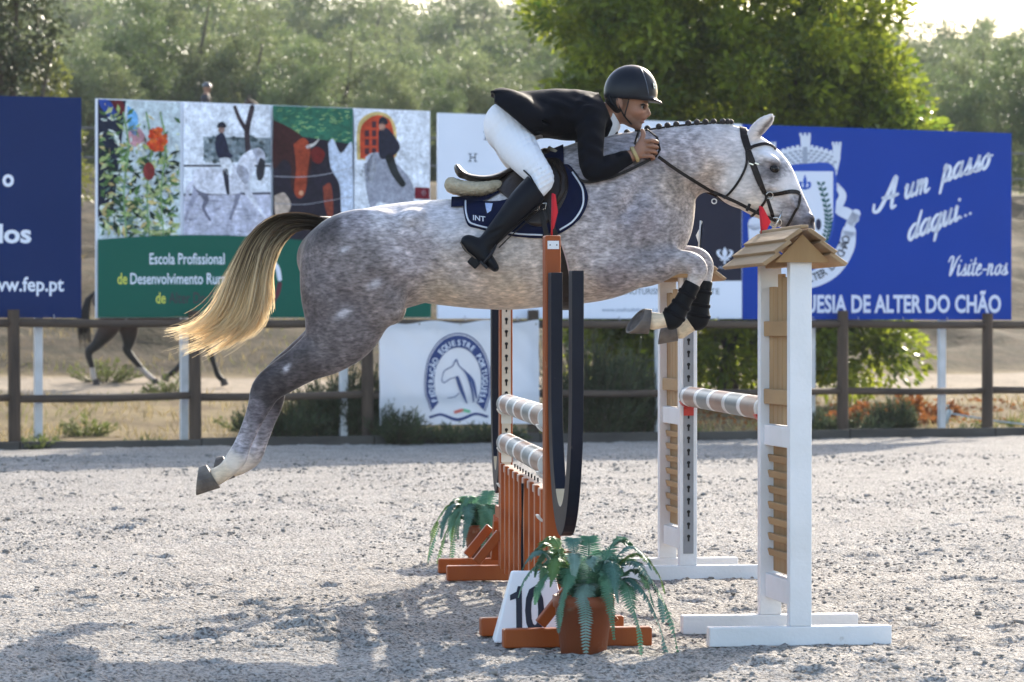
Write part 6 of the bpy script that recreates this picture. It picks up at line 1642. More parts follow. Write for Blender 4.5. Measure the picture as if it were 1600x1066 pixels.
tube('seam', [(hp_(a, b)[0], y, hp_(a, b)[1]) for a, b, y in ((806, 212, -0.222), (820, 236, -0.281), (838, 262, -0.334), (850, 276, -0.350))], 0.0022, mat('seam_thread', (0.6, 0.6, 0.62)), rider, 5)
# tall boots
bootm = mat('boot_leather', (0.0028, 0.0034, 0.0075), (0.0018, 0.0022, 0.0045), 6, 0.45, bump=0.25, bscale=20, spec=0.16)
rub = mat('boot_sole', (0.10, 0.075, 0.055), rough=0.8)
for s in (-1, 1):
    Fo = Field(*bound((705, 260), (870, 440), 0.46), 0.0055)
    Fo.chain([st(848, 284, s * 0.303, 20.5 * PXM), st(838, 296, s * 0.316, 21 * PXM), st(815, 322, s * 0.332, 21.5 * PXM), st(788, 353, s * 0.346, 17 * PXM), st(764, 380, s * 0.352, 13.5 * PXM), st(752, 392, s * 0.354, 13 * PXM)], 0.0)
    Fo.chain([st(741, 388, s * 0.356, 13 * PXM, .036), st(753, 399, s * 0.360, 12.5 * PXM, .040), st(765, 411, s * 0.364, 9.5 * PXM, .044), st(774, 421, s * 0.368, 6.5 * PXM, .036)], 0.02)
    Fo.ell((hp_(735, 0)[0], s * 0.354, hp_(0, 384)[1]), (0.042, 0.035, 0.036), 0.02, -45)
    Fo.cut((hp_(833, 291)[0], s * 0.31, hp_(833, 291)[1]), (0.80, 0, 0.60), 0.004)
    x, z = hp_(790, 345)
    for (px, py) in ((770, 368), (776, 376), (764, 372)): x, z = hp_(px, py); Fo.ell((x, s * 0.40, z), (0.05, 0.015, 0.006), 0.012, 25, 'sub')
    V, F = Fo.mesh(1); bo = mk('riding_boot', V, F, bootm, rider, smooth=True)
    # heel block and sole
    c = Vector((hp_(742, 413)[0], s * 0.356, hp_(742, 413)[1])); mk('heel', boxv(c, (0.050, 0.062, 0.040), Matrix.Rotation(R(42), 3, 'Y')), BOXF, bootm, bo, bevel=0.006)
    q = [Vector((hp_(a, b)[0], s * y, hp_(a, b)[1])) for a, b, y in ((722, 382, 0.354), (734, 398, 0.356), (746, 407, 0.358))]
    ribbon('sole_edge', q, [Vector((-0.7, 0, -0.7))] * 3, 0.06, 0.006, rub, bo)
    V, F = tubev([(hp_(a, b)[0], s * (y + 0.004), hp_(a, b)[1]) for a, b, y in ((818, 272, 0.318), (828, 282, 0.36), (836, 296, 0.372), (843, 308, 0.345))], 0.004, 6); mk('top_edge', V, F, bootm, bo, smooth=True)
# stirrups hang from the saddle
for s in (-1, 1):
    stp = empty('stirrup', (0, HD_, 0)); tag(stp, 'dark stirrup and leather at the near boot of the rider' if s < 0 else 'dark stirrup and leather on the far side of the horse', 'stirrup')
    L_ = [Vector((hp_(a, b)[0], s * y, hp_(a, b)[1])) for a, b, y in ((846, 322, 0.345), (818, 347, 0.372), (792, 370, 0.385), (776, 386, 0.38))]
    tube('leather', L_, 0.007, leather, stp, 6, 0.45); tube('leather', [p + Vector((0.012, s * 0.004, -0.014)) for p in L_], 0.006, leather, stp, 6, 0.45)
    blk = mat('stirrup_metal', (0.02, 0.02, 0.025), rough=0.35, metallic=0.5)
    for dy in (-0.052, 0.052):
        tube('branch', [Vector((hp_(776, 386)[0], s * 0.375, hp_(776, 386)[1])), Vector((hp_(770, 398)[0], s * 0.368 + dy, hp_(770, 398)[1])), Vector((hp_(756, 416)[0], s * 0.365 + dy, hp_(756, 416)[1]))], 0.006, blk, stp, 6)
    mk('tread', boxv(Vector((hp_(757, 417)[0], s * 0.365, hp_(757, 417)[1])), (0.045, 0.115, 0.012), Matrix.Rotation(R(42), 3, 'Y')), BOXF, blk, stp, bevel=0.003)
# wrist band
for s in (-1, 1):
    c = Vector((hp_(989.5, 245)[0], s * 0.182, hp_(989.5, 245)[1])); u = Vector((0.9, 0, 0.42)); a1 = Vector((0, 1, 0)); a2 = u.cross(a1)
    P_ = [c + a1 * 0.031 * math.cos(t) + a2 * 0.036 * math.sin(t) for t in np.linspace(0, 2 * math.pi, 17)]
    V, F = tubev(P_, 0.0095, 6, 0.4, [p - c for p in P_]); mk('wrist_band', V, F, mat('wrist_band', (0.40, 0.30, 0.14), rough=0.6), rider, smooth=True)
# helmet
helm = mat('helmet_shell', (0.0055, 0.0065, 0.012), (0.0045, 0.0055, 0.010), 4, 0.38, spec=0.25, bump=0.03, bscale=200)
Fe = Field(*bound((930, 92), (1050, 175), 0.16), 0.005)
def hel(px, py, r, k=0.0, rot=0, op='add', y=0.0): x, z = hp_(px, py); Fe.ell((x, hy + y, z), r, k, rot, op)
hel(984, 146, (0.120, 0.100, 0.128), 0, 0); hel(992, 143, (0.100, 0.096, 0.112), 0.02)
Fe.cut((hp_(960, 156)[0], 0, hp_(0, 156)[1]), (-0.06, 0, -1), 0.006)
Fe.chain([st(1000, 155, hy, .008, .088), st(1018, 157, hy, .007, .074), st(1029, 160, hy, .006, .050), st(1034, 162, hy, .004, .024)], 0.012)
hel(983, 160, (0.096, 0.080, 0.030), 0.004, 0, 'sub')
V, F = Fe.mesh(1); he_ = mk('helmet', V, F, helm, rider, smooth=True)
BH = BVHTree.FromPolygons([tuple(v) for v in V], [tuple(map(int, f)) for f in F])
sil = []
for t in np.linspace(0, 1, 12):       # seam of the front panel
    px, py = 1000 + 20 * t - 8 * t * t, 108 + 44 * t
    x, z = hp_(px, py); h = BH.ray_cast(Vector((x, -1, z)), Vector((0, 1, 0)))
    if h[0]: sil.append(h[0] + h[1] * 0.0005)
if len(sil) > 2: tube('panel_seam', sil, 0.0022, mat('seam_grey', (0.10, 0.11, 0.14), rough=0.4), he_, 5)
x, z = hp_(1019.5, 136); h = BH.ray_cast(Vector((x, -1, z)), Vector((0, 1, 0)))
if h[0]:
    b = box('badge', h[0] + Vector((0.004, 0, 0)), (0.006, 0.016, 0.028), silver, he_, Matrix.Rotation(R(-12), 3, 'Y'), 0.001)
    box('badge_mark', h[0] + Vector((0.0065, -0.001, -0.003)), (0.003, 0.019, 0.006), helm, b, None, 0.0)
web = mat('chin_strap', (0.006, 0.006, 0.008), rough=0.7)
for s in (-1, 1):
    A = [(963, 155, 0.080), (967, 170, 0.082), (974, 183, 0.074), (983, 193, 0.055), (988, 197, 0.03)]
    tube('chin_strap', [(hp_(a, b)[0], hy + s * y, hp_(a, b)[1]) for a, b, y in A], 0.0058, web, he_, 6, 0.5)
    A = [(982, 155, 0.083), (979, 168, 0.080), (976, 178, 0.078), (975, 184, 0.075)]
    tube('chin_strap', [(hp_(a, b)[0], hy + s * y, hp_(a, b)[1]) for a, b, y in A], 0.0052, web, he_, 6, 0.5)
    A = [(950, 152, 0.06), (955, 164, 0.072), (964, 172, 0.078)]
    tube('chin_strap', [(hp_(a, b)[0], hy + s * y, hp_(a, b)[1]) for a, b, y in A], 0.010, web, he_, 6, 0.5)

# ---------------------------------------------------------------- horse walking on the track, and a rider further up
def walking_horse(h=0.014):
    Fw = Field((-1.35, -0.38, -0.05), (1.75, 0.38, 2.2), h)
    def c(rows, y=0.0, k=0.05): Fw.chain([(x, y, z, rn, rl) for x, z, rn, rl in rows], k)
    c([(-0.78, 1.28, .17, .17), (-0.6, 1.28, .27, .26), (-0.3, 1.25, .29, .27), (0.0, 1.19, .30, .30), (0.3, 1.20, .31, .28), (0.55, 1.25, .29, .22), (0.72, 1.24, .19, .17)], 0, 0.0)
    c([(0.5, 1.38, .25, .16), (0.78, 1.58, .19, .12), (1.0, 1.78, .145, .09), (1.14, 1.92, .115, .075)], 0, 0.07)
    c([(1.14, 1.92, .12, .08), (1.30, 1.82, .115, .09), (1.45, 1.65, .08, .065), (1.55, 1.52, .06, .052)], 0, 0.03)
    for s in (-1, 1): c([(1.10, 2.02, .03, .025), (1.13, 2.10, .022, .018), (1.15, 2.16, .006, .006)], s * 0.05, 0.02)
    def lg(pts, y): Fw.chain([(x, y, z, r, r * w) for x, z, r, w in pts], 0.05)
    lg([(-0.62, 1.15, .22, .6), (-0.68, 0.88, .16, .6), (-0.86, 0.62, .085, .7), (-0.98, 0.50, .062, .75), (-0.93, 0.28, .042, .8), (-0.91, 0.15, .046, .8), (-0.88, 0.07, .040, .9)], -0.15)
    lg([(-0.50, 1.12, .22, .6), (-0.42, 0.85, .15, .6), (-0.42, 0.64, .085, .7), (-0.44, 0.52, .062, .75), (-0.23, 0.26, .042, .8), (-0.13, 0.15, .046, .8), (-0.04, 0.08, .040, .9)], 0.15)
    lg([(0.50, 1.05, .16, .55), (0.52, 0.78, .08, .7), (0.56, 0.52, .06, .8), (0.42, 0.36, .042, .8), (0.32, 0.24, .045, .8), (0.20, 0.15, .040, .9)], -0.13)
    lg([(0.56, 1.05, .16, .55), (0.70, 0.78, .08, .7), (0.80, 0.52, .058, .8), (0.88, 0.28, .04, .8), (0.92, 0.16, .045, .8), (0.99, 0.08, .040, .9)], 0.13)
    V, F = Fw.mesh(1)
    C = np.tile(np.array((0.045, 0.020, 0.011)), (len(V), 1))
    lo = np.clip((0.95 - V[:, 2]) / 0.3, 0, 1)[:, None]; C = C * (1 - lo) + np.array((0.008, 0.007, 0.007)) * lo
    so = ((V[:, 2] < 0.27) & (V[:, 0] < 0.1))[:, None]; C = np.where(so, np.array((0.42, 0.36, 0.31)), C)
    return V, F, C
WV, WF, WC = walking_horse()
baym = coat_mat('bay_coat', 0.35)
hoofd = mat('dark_hoof', (0.05, 0.04, 0.035), rough=0.7)
bay = mk('body', WV, WF, baym, None, smooth=True, colors=WC)
def make_bay(label, loc, rz, first=None):
    r = empty('horse', loc, rz); tag(r, label, 'horse')
    if first is None: bay.parent = r
    else: b = bay.copy(); col.objects.link(b); b.parent = r
    for (x, y, z, a) in ((-0.85, -0.15, 0.0, 0), (-0.0, 0.15, 0.0, 0), (0.14, -0.13, 0.09, 55), (1.03, 0.13, 0.0, 0)):
        V, F = tubev([(0, 0, 0), (-0.03, 0, 0.10)], [0.062, 0.048], 12); o = mk('hoof', V, F, hoofd, r, smooth=False); o.location = (x, y, z); o.rotation_euler = (0, R(a), 0)
    tr_ = random.Random(3); parts = []
    for k in range(70):
        a, b = tr_.uniform(-0.05, 0.05), tr_.uniform(-0.10, 0.06)
        parts.append(tubev([(-0.88, a * 0.4, 1.42), (-1.0 + b * 0.3, a * 0.8, 1.30), (-1.06 + b, a, 1.0), (-1.04 + b * 1.2, a * 1.3, 0.66 + tr_.uniform(-0.12, 0.15))], [0.022, 0.018, 0.012, 0.003], 4))
    V, F = merge(parts); o = mk('tail', V, F, mat('black_hair', (0.010, 0.008, 0.008), rough=0.5), r, smooth=True); o['kind'] = 'stuff'
    return r
def land1(x, y): return float(land_z(np.array([x]), np.array([y]))[0])
p = at(243, 48.6, 0)
make_bay('dark bay horse with pale hind socks walking behind the fence', (p.x, p.y, land1(p.x, p.y) - 0.02), 0.0)
p = at(318, 80.5, 0); gz = land1(p.x, p.y)
make_bay('dark horse under a distant rider up on the bank', (p.x, p.y, gz), R(10), 1)
r2 = empty('person', (p.x, p.y, gz), R(10)); tag(r2, 'distant rider with a dark helmet showing above the school billboard', 'person')
Fq = Field((-0.6, -0.5, 0.6), (0.8, 0.5, 2.7), 0.014)
Fq.chain([(0.0, 0, 1.56, .14, .17), (0.02, 0, 1.80, .13, .16), (0.05, 0, 2.02, .13, .20), (0.06, 0, 2.10, .09, .14)], 0.0); Fq.chain([(0.06, 0, 2.10, .055, .055), (0.08, 0, 2.22, .055, .055)], 0.03)
Fq.ell((0.09, 0, 2.30), (0.095, 0.075, 0.115), 0.02)
for s in (-1, 1):
    Fq.chain([(0.05, s * 0.18, 2.03, .06, .06), (0.02, s * 0.24, 1.78, .05, .05), (0.26, s * 0.16, 1.66, .04, .04), (0.36, s * 0.10, 1.66, .04, .04)], 0.03)
    Fq.chain([(0.0, s * 0.10, 1.54, .10, .10), (0.30, s * 0.30, 1.40, .08, .08), (0.16, s * 0.34, 1.02, .06, .06), (0.10, s * 0.34, 0.90, .05, .05), (0.26, s * 0.36, 0.86, .04, .04)], 0.03)
V, F = Fq.mesh(1)
C = np.tile(np.array((0.012, 0.012, 0.018)), (len(V), 1)); C[(V[:, 2] > 2.14)] = (0.32, 0.17, 0.11); C[(V[:, 2] < 1.58) & (V[:, 2] > 1.3)] = (0.6, 0.6, 0.6)
mk('body', V, F, mat('far_rider', (1, 1, 1), (0.9, 0.9, 0.9), 6, 0.7, attr='Col'), r2, smooth=True, colors=C)
Fq = Field((-0.12, -0.2, 2.2), (0.32, 0.2, 2.5), 0.012); Fq.ell((0.085, 0, 2.33), (0.125, 0.105, 0.12), 0); Fq.cut((0, 0, 2.32), (0, 0, -1)); Fq.chain([(0.15, 0, 2.335, .008, .08), (0.24, 0, 2.325, .006, .06)], 0.01)
V, F = Fq.mesh(1); mk('helmet', V, F, mat('far_helmet', (0.02, 0.02, 0.025), rough=0.15, spec=0.7, coat=0.5), r2, smooth=True)

# ---------------------------------------------------------------- rails on the upper terrace
wf = empty('terrace_fence', fpt(0, 36.5, 0), FANG); tag(wf, 'thin two rail fence along the terrace above the bank', 'fence')
greyr = mat('grey_rail', (0.16, 0.15, 0.14), rough=0.8)
zz = [float(np.interp(36.5, PN, PZ))] * 2
for k in range(-6, 22):
    V, F = tubev([(k * 2.6 - 8, 0, zz[0] - 0.6), (k * 2.6 - 8, 0, zz[0] + 1.45)], 0.05, 8); mk('post', V, F, greyr, wf)
    for h in (0.62, 1.28):
        V, F = tubev([(k * 2.6 - 8, 0, zz[0] + h), (k * 2.6 - 5.4, 0, zz[0] + h + random.uniform(-0.02, 0.02))], 0.03, 6); mk('rail', V, F, greyr, wf)

# ---------------------------------------------------------------- leaves, trees, shrubs
def leaf_quads(P_, D, size, aspect, g, fold=0.0):
    """rhombic leaves at P_ pointing along D"""
    n = len(P_); L = size * (0.6 + 0.8 * g.random(n))[:, None]
    D = D / (np.linalg.norm(D, axis=1)[:, None] + 1e-9)
    S = np.cross(D, g.normal(size=(n, 3))); S /= np.linalg.norm(S, axis=1)[:, None] + 1e-9
    mid = P_ + D * L * 0.5
    V = np.stack([P_, mid + S * L * aspect * 0.5, P_ + D * L, mid - S * L * aspect * 0.5], 1).reshape(-1, 3)
    F = np.arange(n * 4).reshape(n, 4)
    return V, F
def crown_leaves(lobes, nleaf, size, aspect, g, clump=0.5, nclump=200, droop=-0.1, shell=0.45):
    """clumps of leaves spread through the lobes, denser towards the outside"""
    lob = np.array(lobes, float); vol = lob[:, 3] * lob[:, 4] * lob[:, 5]; vol = vol ** 0.62; pk = g.choice(len(lob), nclump, p=vol / vol.sum())
    d = g.normal(size=(nclump, 3)); d /= np.linalg.norm(d, axis=1)[:, None]
    rad = (shell + (1 - shell) * g.random(nclump) ** 0.6)[:, None]
    cc = lob[pk, :3] + d * rad * lob[pk, 3:6]
    cr = clump * (0.55 + 0.8 * g.random(nclump))
    idx = g.choice(nclump, nleaf, p=cr ** 2 / (cr ** 2).sum())
    e = g.normal(size=(nleaf, 3)); e /= np.linalg.norm(e, axis=1)[:, None]
    P_ = cc[idx] + e * (cr[idx] * g.random(nleaf) ** 0.45)[:, None] * np.array((1, 1, 0.75))
    D = e * 0.8 + d[idx] * 0.5 + g.normal(size=(nleaf, 3)) * 0.55; D[:, 2] += droop
    V, F = leaf_quads(P_, D, size, aspect, g)
    shade = (0.72 + 0.5 * g.random(nclump))[idx] * (0.8 + 0.4 * g.random(nleaf))
    return V, F, np.repeat(shade, 4), cc
def leaf_mat(name, c1, c2, trans, rough=0.45, spec=0.35):
    return mat(name, c1, c2, 1.6, rough, trans=trans, attr='Col', spec=spec)
def limbs(base, cc, g, r0, n=9, z0=0.5):
    parts = []; top_ = np.array(base) + np.array((0, 0, z0))
    parts.append(tubev([tuple(base + np.array((0, 0, -0.3))), tuple((np.array(base) + top_) / 2 + g.normal(0, 0.04, 3)), tuple(top_)], [r0 * 1.25, r0, r0 * 0.9], 8))
    for k in g.choice(len(cc), min(n, len(cc)), replace=False):
        e = cc[k]; m_ = top_ * 0.5 + e * 0.5 + g.normal(0, 0.12, 3) + np.array((0, 0, 0.1))
        parts.append(tubev([tuple(top_), tuple(m_), tuple(e)], [r0 * 0.6, r0 * 0.35, r0 * 0.08], 6))
    return merge(parts)
bark = mat('bark', (0.10, 0.075, 0.055), (0.05, 0.038, 0.03), 10, 0.9, bump=0.8, stretch=(1, 1, 0.3))
def tint(sh, base=(1, 1, 1)): return sh[:, None] * np.array(base)[None]
def tree_thing(name, label, loc, lobes, nleaf, size, aspect, m, g, trunk_r=0.12, trunk_h=0.8, clump=0.5, nclump=200, cat='tree', group=None, nl=9, droop=-0.1, shell=0.45, tc=(1, 1, 1)):
    r = empty(name, loc); tag(r, label, cat, group)
    V, F, sh, cc = crown_leaves(lobes, nleaf, size, aspect, g, clump, nclump, droop, shell)
    mk('crown', V, F, m, r, colors=tint(sh, tc))
    V, F = limbs(np.zeros(3), cc, g, trunk_r, nl, trunk_h); mk('trunk', V, F, bark, r, smooth=True)
    return r
g = np.random.default_rng(21)
laurel = leaf_mat('laurel_leaf', (0.33, 0.37, 0.035), (0.06, 0.115, 0.018), 0.66, 0.32, 0.4)
p = at(1140, 46.8, 0); lz = land1(p.x, p.y)
K = 46.8 / FPX
def lobe(px, py, rx, ry, rz): return ((px - 1140) * K, 0.0, CAM_H + (HOR - py) * K - lz, rx, ry, rz)
tree_thing('laurel_tree', 'large dense glossy green tree behind the white and blue billboards', (p.x, p.y, lz),
           [lobe(1090, 110, 2.2, 2.0, 2.7), lobe(1180, 60, 1.9, 2.0, 2.4), lobe(1010, 190, 1.35, 1.6, 2.4), lobe(1300, 250, 1.25, 1.5, 1.7), lobe(1240, 380, 1.35, 1.5, 1.9), lobe(1050, 420, 1.45, 1.5, 1.9), lobe(1160, 300, 2.0, 1.8, 2.2), lobe(1375, 215, 0.62, 0.9, 0.8), lobe(1330, 110, 0.75, 1.0, 1.2), lobe(900, 90, 0.5, 0.9, 1.2), lobe(960, 520, 0.75, 0.9, 0.8), lobe(1050, 540, 0.7, 0.9, 0.75), lobe(1335, 535, 0.62, 0.9, 0.75), lobe(1400, 190, 0.45, 0.8, 0.6), lobe(1230, 540, 0.8, 0.9, 0.8)],
           135000, 0.13, 0.45, laurel, g, 0.16, 1.0, 0.42, 620, droop=-0.15, shell=0.5, nl=14)
oakm = leaf_mat('oak_leaf', (0.062, 0.075, 0.030), (0.040, 0.050, 0.022), 0.30)
p = at(8, 57, 0); lz = land1(p.x, p.y)
tree_thing('cork_oak', 'dark green oak at the upper left corner above the navy billboard', (p.x, p.y, lz), [(0, 0, 5.0, 0.95, 1.0, 1.7), (-1.0, 0.3, 4.6, 1.3, 1.2, 1.9), (0.1, 0.1, 3.2, 0.9, 1.0, 1.3), (-0.4, 0, 6.6, 1.0, 1.0, 1.4)], 16000, 0.12, 0.45, oakm, g, 0.14, 1.6, 0.36, 160)
brightm = leaf_mat('young_leaf', (0.16, 0.17, 0.035), (0.11, 0.13, 0.03), 0.5)
p = at(92, 60, 0); lz = land1(p.x, p.y)
tree_thing('young_tree', 'bright yellow green sapling between the navy board and the oak', (p.x, p.y, lz), [(0, 0, 2.1, 0.34, 0.35, 1.5), (-0.2, 0, 3.0, 0.3, 0.3, 1.2), (0.15, 0, 1.6, 0.4, 0.4, 1.0)], 4500, 0.10, 0.4, brightm, g, 0.05, 0.6, 0.22, 70)
# the wood on the hillside: three grown trees, the others are copies of them
olivem = leaf_mat('olive_leaf', (0.20, 0.235, 0.10), (0.11, 0.14, 0.065), 0.5)
greenm = leaf_mat('wood_leaf', (0.15, 0.20, 0.075), (0.085, 0.12, 0.05), 0.5)
protos = []
HW_ = [[(0, 0, 3.9, 2.0, 2.0, 1.9), (-1.4, 0.2, 3.0, 1.5, 1.5, 1.6), (1.3, -0.2, 3.1, 1.6, 1.5, 1.7), (0.2, 0, 1.8, 2.0, 1.8, 1.2)],
       [(0, 0, 4.2, 1.6, 1.6, 1.8), (1.1, 0.1, 3.2, 1.5, 1.5, 1.5), (-1.2, -0.2, 2.5, 1.5, 1.5, 1.5), (0.4, 0, 1.6, 1.8, 1.7, 1.1)],
       [(0.2, 0, 4.4, 1.2, 1.2, 1.5), (-0.6, 0, 3.2, 1.6, 1.6, 1.6), (0.8, 0.2, 2.4, 1.5, 1.5, 1.4), (-0.5, 0, 1.4, 1.7, 1.6, 1.0)]]
FRONT = [(120, 88, 60, 0), (205, 92, 5, 1), (300, 96, -25, 0), (392, 93, 18, 2), (470, 90, 75, 1), (548, 95, 45, 0), (610, 88, 92, 2), (676, 92, 120, 1), (742, 96, 84, 0), (812, 94, 110, 2), (1462, 90, 118, 1), (1540, 95, 62, 0), (1625, 90, 40, 1), (40, 98, 10, 2), (-60, 96, -10, 0)]
WHERE = ['olive tree just right of the sapling', 'tall olive tree second in the row above the school billboard', 'widest olive tree behind the distant rider', 'olive tree above the cow picture of the school billboard', 'lower olive tree above the arch picture',
         'broad olive tree above the right end of the school billboard', 'low rounded tree above the gap between the billboards', 'low tree above the spaced letters of the white billboard', 'pale tree left of the rider in the dark jacket', 'low tree behind the back of the rider in the jacket',
         'pale tree just right of the large glossy tree', 'tall pale olive tree above the right end of the blue billboard', 'olive tree cut by the right edge of the picture', 'olive tree behind the dark oak at the left', 'olive tree cut by the left edge of the picture']
for i, (px, d, py, kind) in enumerate(FRONT):
    p = at(px, d, 0); lz = land1(p.x, p.y); htop = CAM_H + (HOR - py) * d / FPX - lz; sc_ = htop / 5.7
    if i < 3:
        r = tree_thing('olive_tree', WHERE[i], (p.x, p.y, lz), HW_[i], 24000, 0.13, 0.42, (olivem, greenm, olivem)[i], g, 0.17, 1.0, 0.5, 170, group='olive trees along the terrace', shell=0.5); protos.append(r)
    else:
        r = copy_tree(protos[kind]); r['label'] = WHERE[i]
    r.location = (p.x, p.y, lz - 0.1); r.rotation_euler = (0, 0, random.uniform(0, 6.28)); r.scale = (sc_ * 1.05, sc_ * 1.05, sc_)
BACK = []
for (d, lo, hi, stp, y0, y1) in ((118, -90, 900, 74, 40, 100), (118, 1380, 1700, 70, 90, 130), (150, -60, 940, 66, -10, 75), (150, 1290, 1700, 60, 55, 110), (185, -60, 960, 58, -50, 45), (185, 1280, 1700, 54, 28, 78), (225, -40, 960, 52, -50, 30), (225, 1280, 1700, 48, 22, 60), (225, 960, 1280, 60, 0, 50)):
    x = lo
    while x < hi: BACK.append((x + random.uniform(-18, 18), d + random.uniform(-9, 9), random.uniform(y0, y1))); x += stp
for k, (px, d, py) in enumerate(BACK):
    p = at(px, d, 0); lz = land1(p.x, p.y); htop = CAM_H + (HOR - py) * d / FPX - lz; sc_ = min(max(htop / 5.7, 0.75), 2.1)
    r = copy_tree(protos[k % 3]); zn = 'left' if px < 960 else ('middle' if px < 1280 else 'right')
    r['label'] = {'left': {0: 'hazy tree low on the slope behind the first row of olive trees, left half', 1: 'hazy tree half way up the wooded slope left of the glossy tree', 2: 'pale tree high on the wooded slope left of the glossy tree'},
                  'middle': {0: 'far tree hidden behind the large glossy tree', 1: 'far tree hidden behind the large glossy tree', 2: 'far tree hidden behind the large glossy tree'},
                  'right': {0: 'hazy tree low on the slope right of the glossy tree', 1: 'hazy tree half way up the slope right of the glossy tree', 2: 'pale tree on the skyline right of the glossy tree'}}[zn][0 if d < 132 else (1 if d < 168 else 2)]
    r['group'] = 'hazy wood on the hillside: ' + r['label']; r['category'] = 'tree'
    for ch in r.children:
        if ch.name.startswith('trunk'): pass
    r.location = (p.x, p.y, lz - 0.15); r.rotation_euler = (0, 0, random.uniform(0, 6.28)); r.scale = (sc_ * random.uniform(1.1, 1.4), sc_ * 1.2, sc_)

# rosemary and other small shrubs at the fence: upright needle stems
rosem = leaf_mat('rosemary_needle', (0.085, 0.105, 0.048), (0.045, 0.062, 0.030), 0.35, 0.6)
weedm = leaf_mat('weed_leaf', (0.16, 0.18, 0.05), (0.10, 0.13, 0.035), 0.4, 0.6)
drym = leaf_mat('dry_leaf', (0.42, 0.16, 0.04), (0.25, 0.09, 0.025), 0.3, 0.7)
strawm = leaf_mat('straw', (0.40, 0.32, 0.15), (0.28, 0.21, 0.10), 0.3, 0.8)
def shrub(name, label, px, n, w, h, m, seed, stems=70, needle=0.045, cat='shrub', spread=0.5, group=None, asp=0.16):
    gg = np.random.default_rng(seed); s_, d = fence_s(px, n); b = fpt(s_, n); z = land1(b.x, b.y) if n > 0.4 else 0.0
    r = empty(name, (b.x, b.y, z - 0.02)); tag(r, label, cat, group)
    P_ = []; D = []; parts = []
    for k in range(stems):
        a = gg.uniform(0, 6.28); q = math.sqrt(gg.random()); base = np.array((math.cos(a) * q * w * 0.28, math.sin(a) * q * min(w, 0.5) * 0.22, 0)); lean = np.array((math.cos(a) * q * w * spread * 0.75, math.sin(a) * q * min(w, 0.6) * 0.3, 1.0 * h * (1 - 0.5 * q) * gg.uniform(0.45, 1.05)))
        t = np.linspace(0, 1, 7)[:, None]; c = base + lean * t + np.array((math.cos(a), math.sin(a), 0)) * (t ** 2) * 0.05 * gg.normal()
        parts.append(tubev([tuple(x) for x in c[::2]], [0.006, 0.005, 0.004, 0.0015], 4))
        u = lean / np.linalg.norm(lean); nn_ = int(22 * h / 0.6) + 8
        tt_ = gg.random(nn_) ** 0.75; P_.append(base + lean * tt_[:, None] + gg.normal(0, 0.006, (nn_, 3))); e = gg.normal(size=(nn_, 3)); D.append(u * 0.9 + e * 0.5)
    P_ = np.concatenate(P_); D = np.concatenate(D); V, F = leaf_quads(P_, D, needle, asp, gg)
    o = mk('foliage', V, F, m, r, colors=tint(np.repeat(0.7 + 0.6 * gg.random(len(P_)), 4))); V, F = merge(parts); mk('stems', V, F, bark, r)['kind'] = 'stuff'
    return r
SHR = [(442, 0.35, 0.7, 0.5, 'rosemary bush behind the hind leg of the grey horse'), (520, 0.45, 0.7, 0.74, 'rosemary bush left of the white banner, against the fence post'), (563, 0.3, 0.62, 0.9, 'tallest rosemary bush touching the left edge of the white banner'),
       (622, -0.13, 0.46, 0.42, 'low rosemary bush under the left corner of the white banner'), (690, -0.12, 0.55, 0.22, 'low dark bush under the middle of the white banner'), (758, -0.12, 0.6, 0.24, 'low dark bush under the right part of the white banner'),
       (930, 0.35, 0.8, 1.2, 'tall rosemary bush right of the navy horseshoe wing'), (985, 0.5, 0.8, 1.0, 'rosemary bush left of the far white standard'), (1395, 0.3, 0.38, 0.5, 'small round bush standing alone right of the white standard'), (1268, 0.25, 0.4, 0.32, 'grey bush behind the near white standard'),
       (1338, 0.2, 0.5, 0.26, 'low pale bush between the white standard and the round bush')]
for i, (px, n, w, h, lab) in enumerate(SHR): shrub('rosemary_bush', lab, px, n, w * 1.35, h * 1.28, rosem, 50 + i, int(70 + 230 * w * h), 0.08)
WEED = [(62, 0.15, 0.35, 0.20, 'green weed at the foot of the leftmost fence post'), (52, -0.12, 0.3, 0.16, 'weed on the kerb under the leftmost fence post'), (135, 2.0, 0.5, 0.28, 'yellow green tuft below the gap beside the navy billboard'), (230, 0.1, 0.35, 0.14, 'small weed on the kerb left of the white post'), (395, 3.0, 0.6, 0.34, 'yellow green tuft left of the hock of the grey horse'),
        (165, 12.5, 0.7, 0.5, 'pale tuft on the track behind the walking horse'), (265, 9.0, 0.5, 0.4, 'pale tuft below the belly of the walking horse'), (1060, 0.2, 0.4, 0.3, 'yellow green weed at the foot of the far white standard'), (1285, 0.1, 0.35, 0.25, 'bright green weed right of the near white standard'), (1510, 0.1, 0.25, 0.16, 'small weed at the foot of the rightmost fence post'), (1578, 1.2, 0.6, 0.2, 'grass tuft near the rope at the right edge')]
for i, (px, n, w, h, lab) in enumerate(WEED): shrub('weed', lab, px, n, w, h, weedm, 90 + i, 34, 0.07, 'weed', 0.7, asp=0.22)
shrub('dry_shrub', 'shrub with dry orange leaves beside the large glossy tree', 1420, 3.0, 0.9, 0.5, drym, 120, 45, 0.09, 'shrub', 0.8, asp=0.6)
shrub('dry_shrub', 'low orange leaved plant between the large tree and the taller orange shrub', 1368, 2.4, 0.9, 0.3, drym, 121, 40, 0.09, 'shrub', 0.9, asp=0.6)
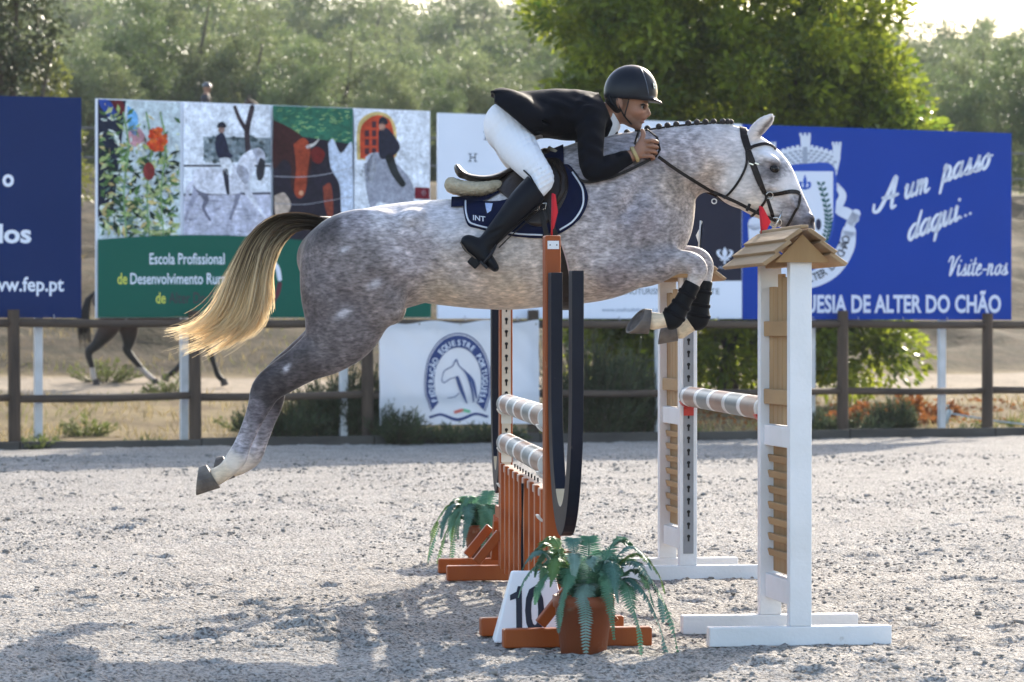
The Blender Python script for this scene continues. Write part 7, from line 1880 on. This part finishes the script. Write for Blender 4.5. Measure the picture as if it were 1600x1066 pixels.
# dry grass and litter over the strip behind the fence
ng = 26000; s_ = g.uniform(-3, 17, ng); n_ = 0.3 + 24 * g.random(ng) ** 1.3
q = FA[None] + FDIR[None] * s_[:, None] + FN[None] * n_[:, None]
dens = fbm2(q[:, 0] * 0.8, q[:, 1] * 0.8, 3, 61); keep = (dens > 0.36) & ~((n_ > 9.3) & (n_ < 14.7)); q = q[keep]; n_ = n_[keep]
zq = land_z(q[:, 0], q[:, 1]); P_ = np.column_stack([q, zq - 0.01]); D = g.normal(size=(len(q), 3)) * 0.45; D[:, 2] += 0.9
V, F = leaf_quads(P_, D, 0.15, 0.09, g); shd = np.repeat(0.55 + 0.7 * g.random(len(q)), 4)
gcol = np.where((np.repeat(dens[keep], 4) > 0.52)[:, None], np.array((0.62, 0.80, 0.45)), np.array((1, 1, 1))) * shd[:, None]
tag(mk('dry_grass', V, F, strawm, colors=gcol), 'dry straw coloured grass behind the fence', 'grass', kind='stuff')
nl = 2600; s_ = g.uniform(9, 17, nl); n_ = 0.3 + 6 * g.random(nl); q = FA[None] + FDIR[None] * s_[:, None] + FN[None] * n_[:, None]
keep = fbm2(q[:, 0] * 1.2, q[:, 1] * 1.2, 3, 71) > 0.46; q = q[keep]; P_ = np.column_stack([q, land_z(q[:, 0], q[:, 1]) + 0.02]); D = g.normal(size=(len(q), 3)); D[:, 2] *= 0.3
V, F = leaf_quads(P_, D, 0.07, 0.6, g); tag(mk('fallen_leaves', V, F, drym, colors=np.repeat(0.5 + 0.7 * g.random(len(q)), 4)[:, None] * np.ones((1, 3))), 'fallen orange leaves on the ground at the right', 'leaves', kind='stuff')
# rope from the white post to the right
ropem = mat('pale_rope', (0.38, 0.46, 0.52), (0.28, 0.34, 0.38), 40, 0.8)
sr, _ = fence_s(1480, 0.3); a0 = fpt(sr, 0.3, 0.28); b0 = fpt(sr + 1.6, -0.02, 0.06)
rp = empty('rope', (0, 0, 0)); tag(rp, 'pale blue rope tied to the white post at the right edge', 'rope')
tube('cord', [a0, a0 * 0.6 + b0 * 0.4 + Vector((0, 0, -0.02)), b0, b0 + Vector((0.6, 0.2, 0.0))], 0.012, ropem, rp, 6)
tube('knot', [a0 + Vector((0, 0, 0.1)), a0 + Vector((0.03, 0, 0.02)), a0 + Vector((-0.01, 0, -0.08)), a0 + Vector((0.02, 0, -0.2))], [0.03, 0.04, 0.03, 0.012], ropem, rp, 8)

# ---------------------------------------------------------------- air: pale haze round everything
hz = bpy.data.materials.new('haze'); hz.use_nodes = True; nt = hz.node_tree
for n_ in list(nt.nodes):
    if n_.type == 'BSDF_PRINCIPLED': nt.nodes.remove(n_)
vol = nt.nodes.new('ShaderNodeVolumePrincipled'); vol.inputs['Color'].default_value = (0.93, 0.96, 1.0, 1); vol.inputs['Density'].default_value = 0.0003; vol.inputs['Anisotropy'].default_value = 0.0
nt.links.new(vol.outputs[0], nt.nodes['Material Output'].inputs['Volume'])
tag(mk('haze', boxv((0, 130, 22.5), (700, 700, 47)), BOXF, hz), 'pale haze in the air', 'haze', kind='stuff')
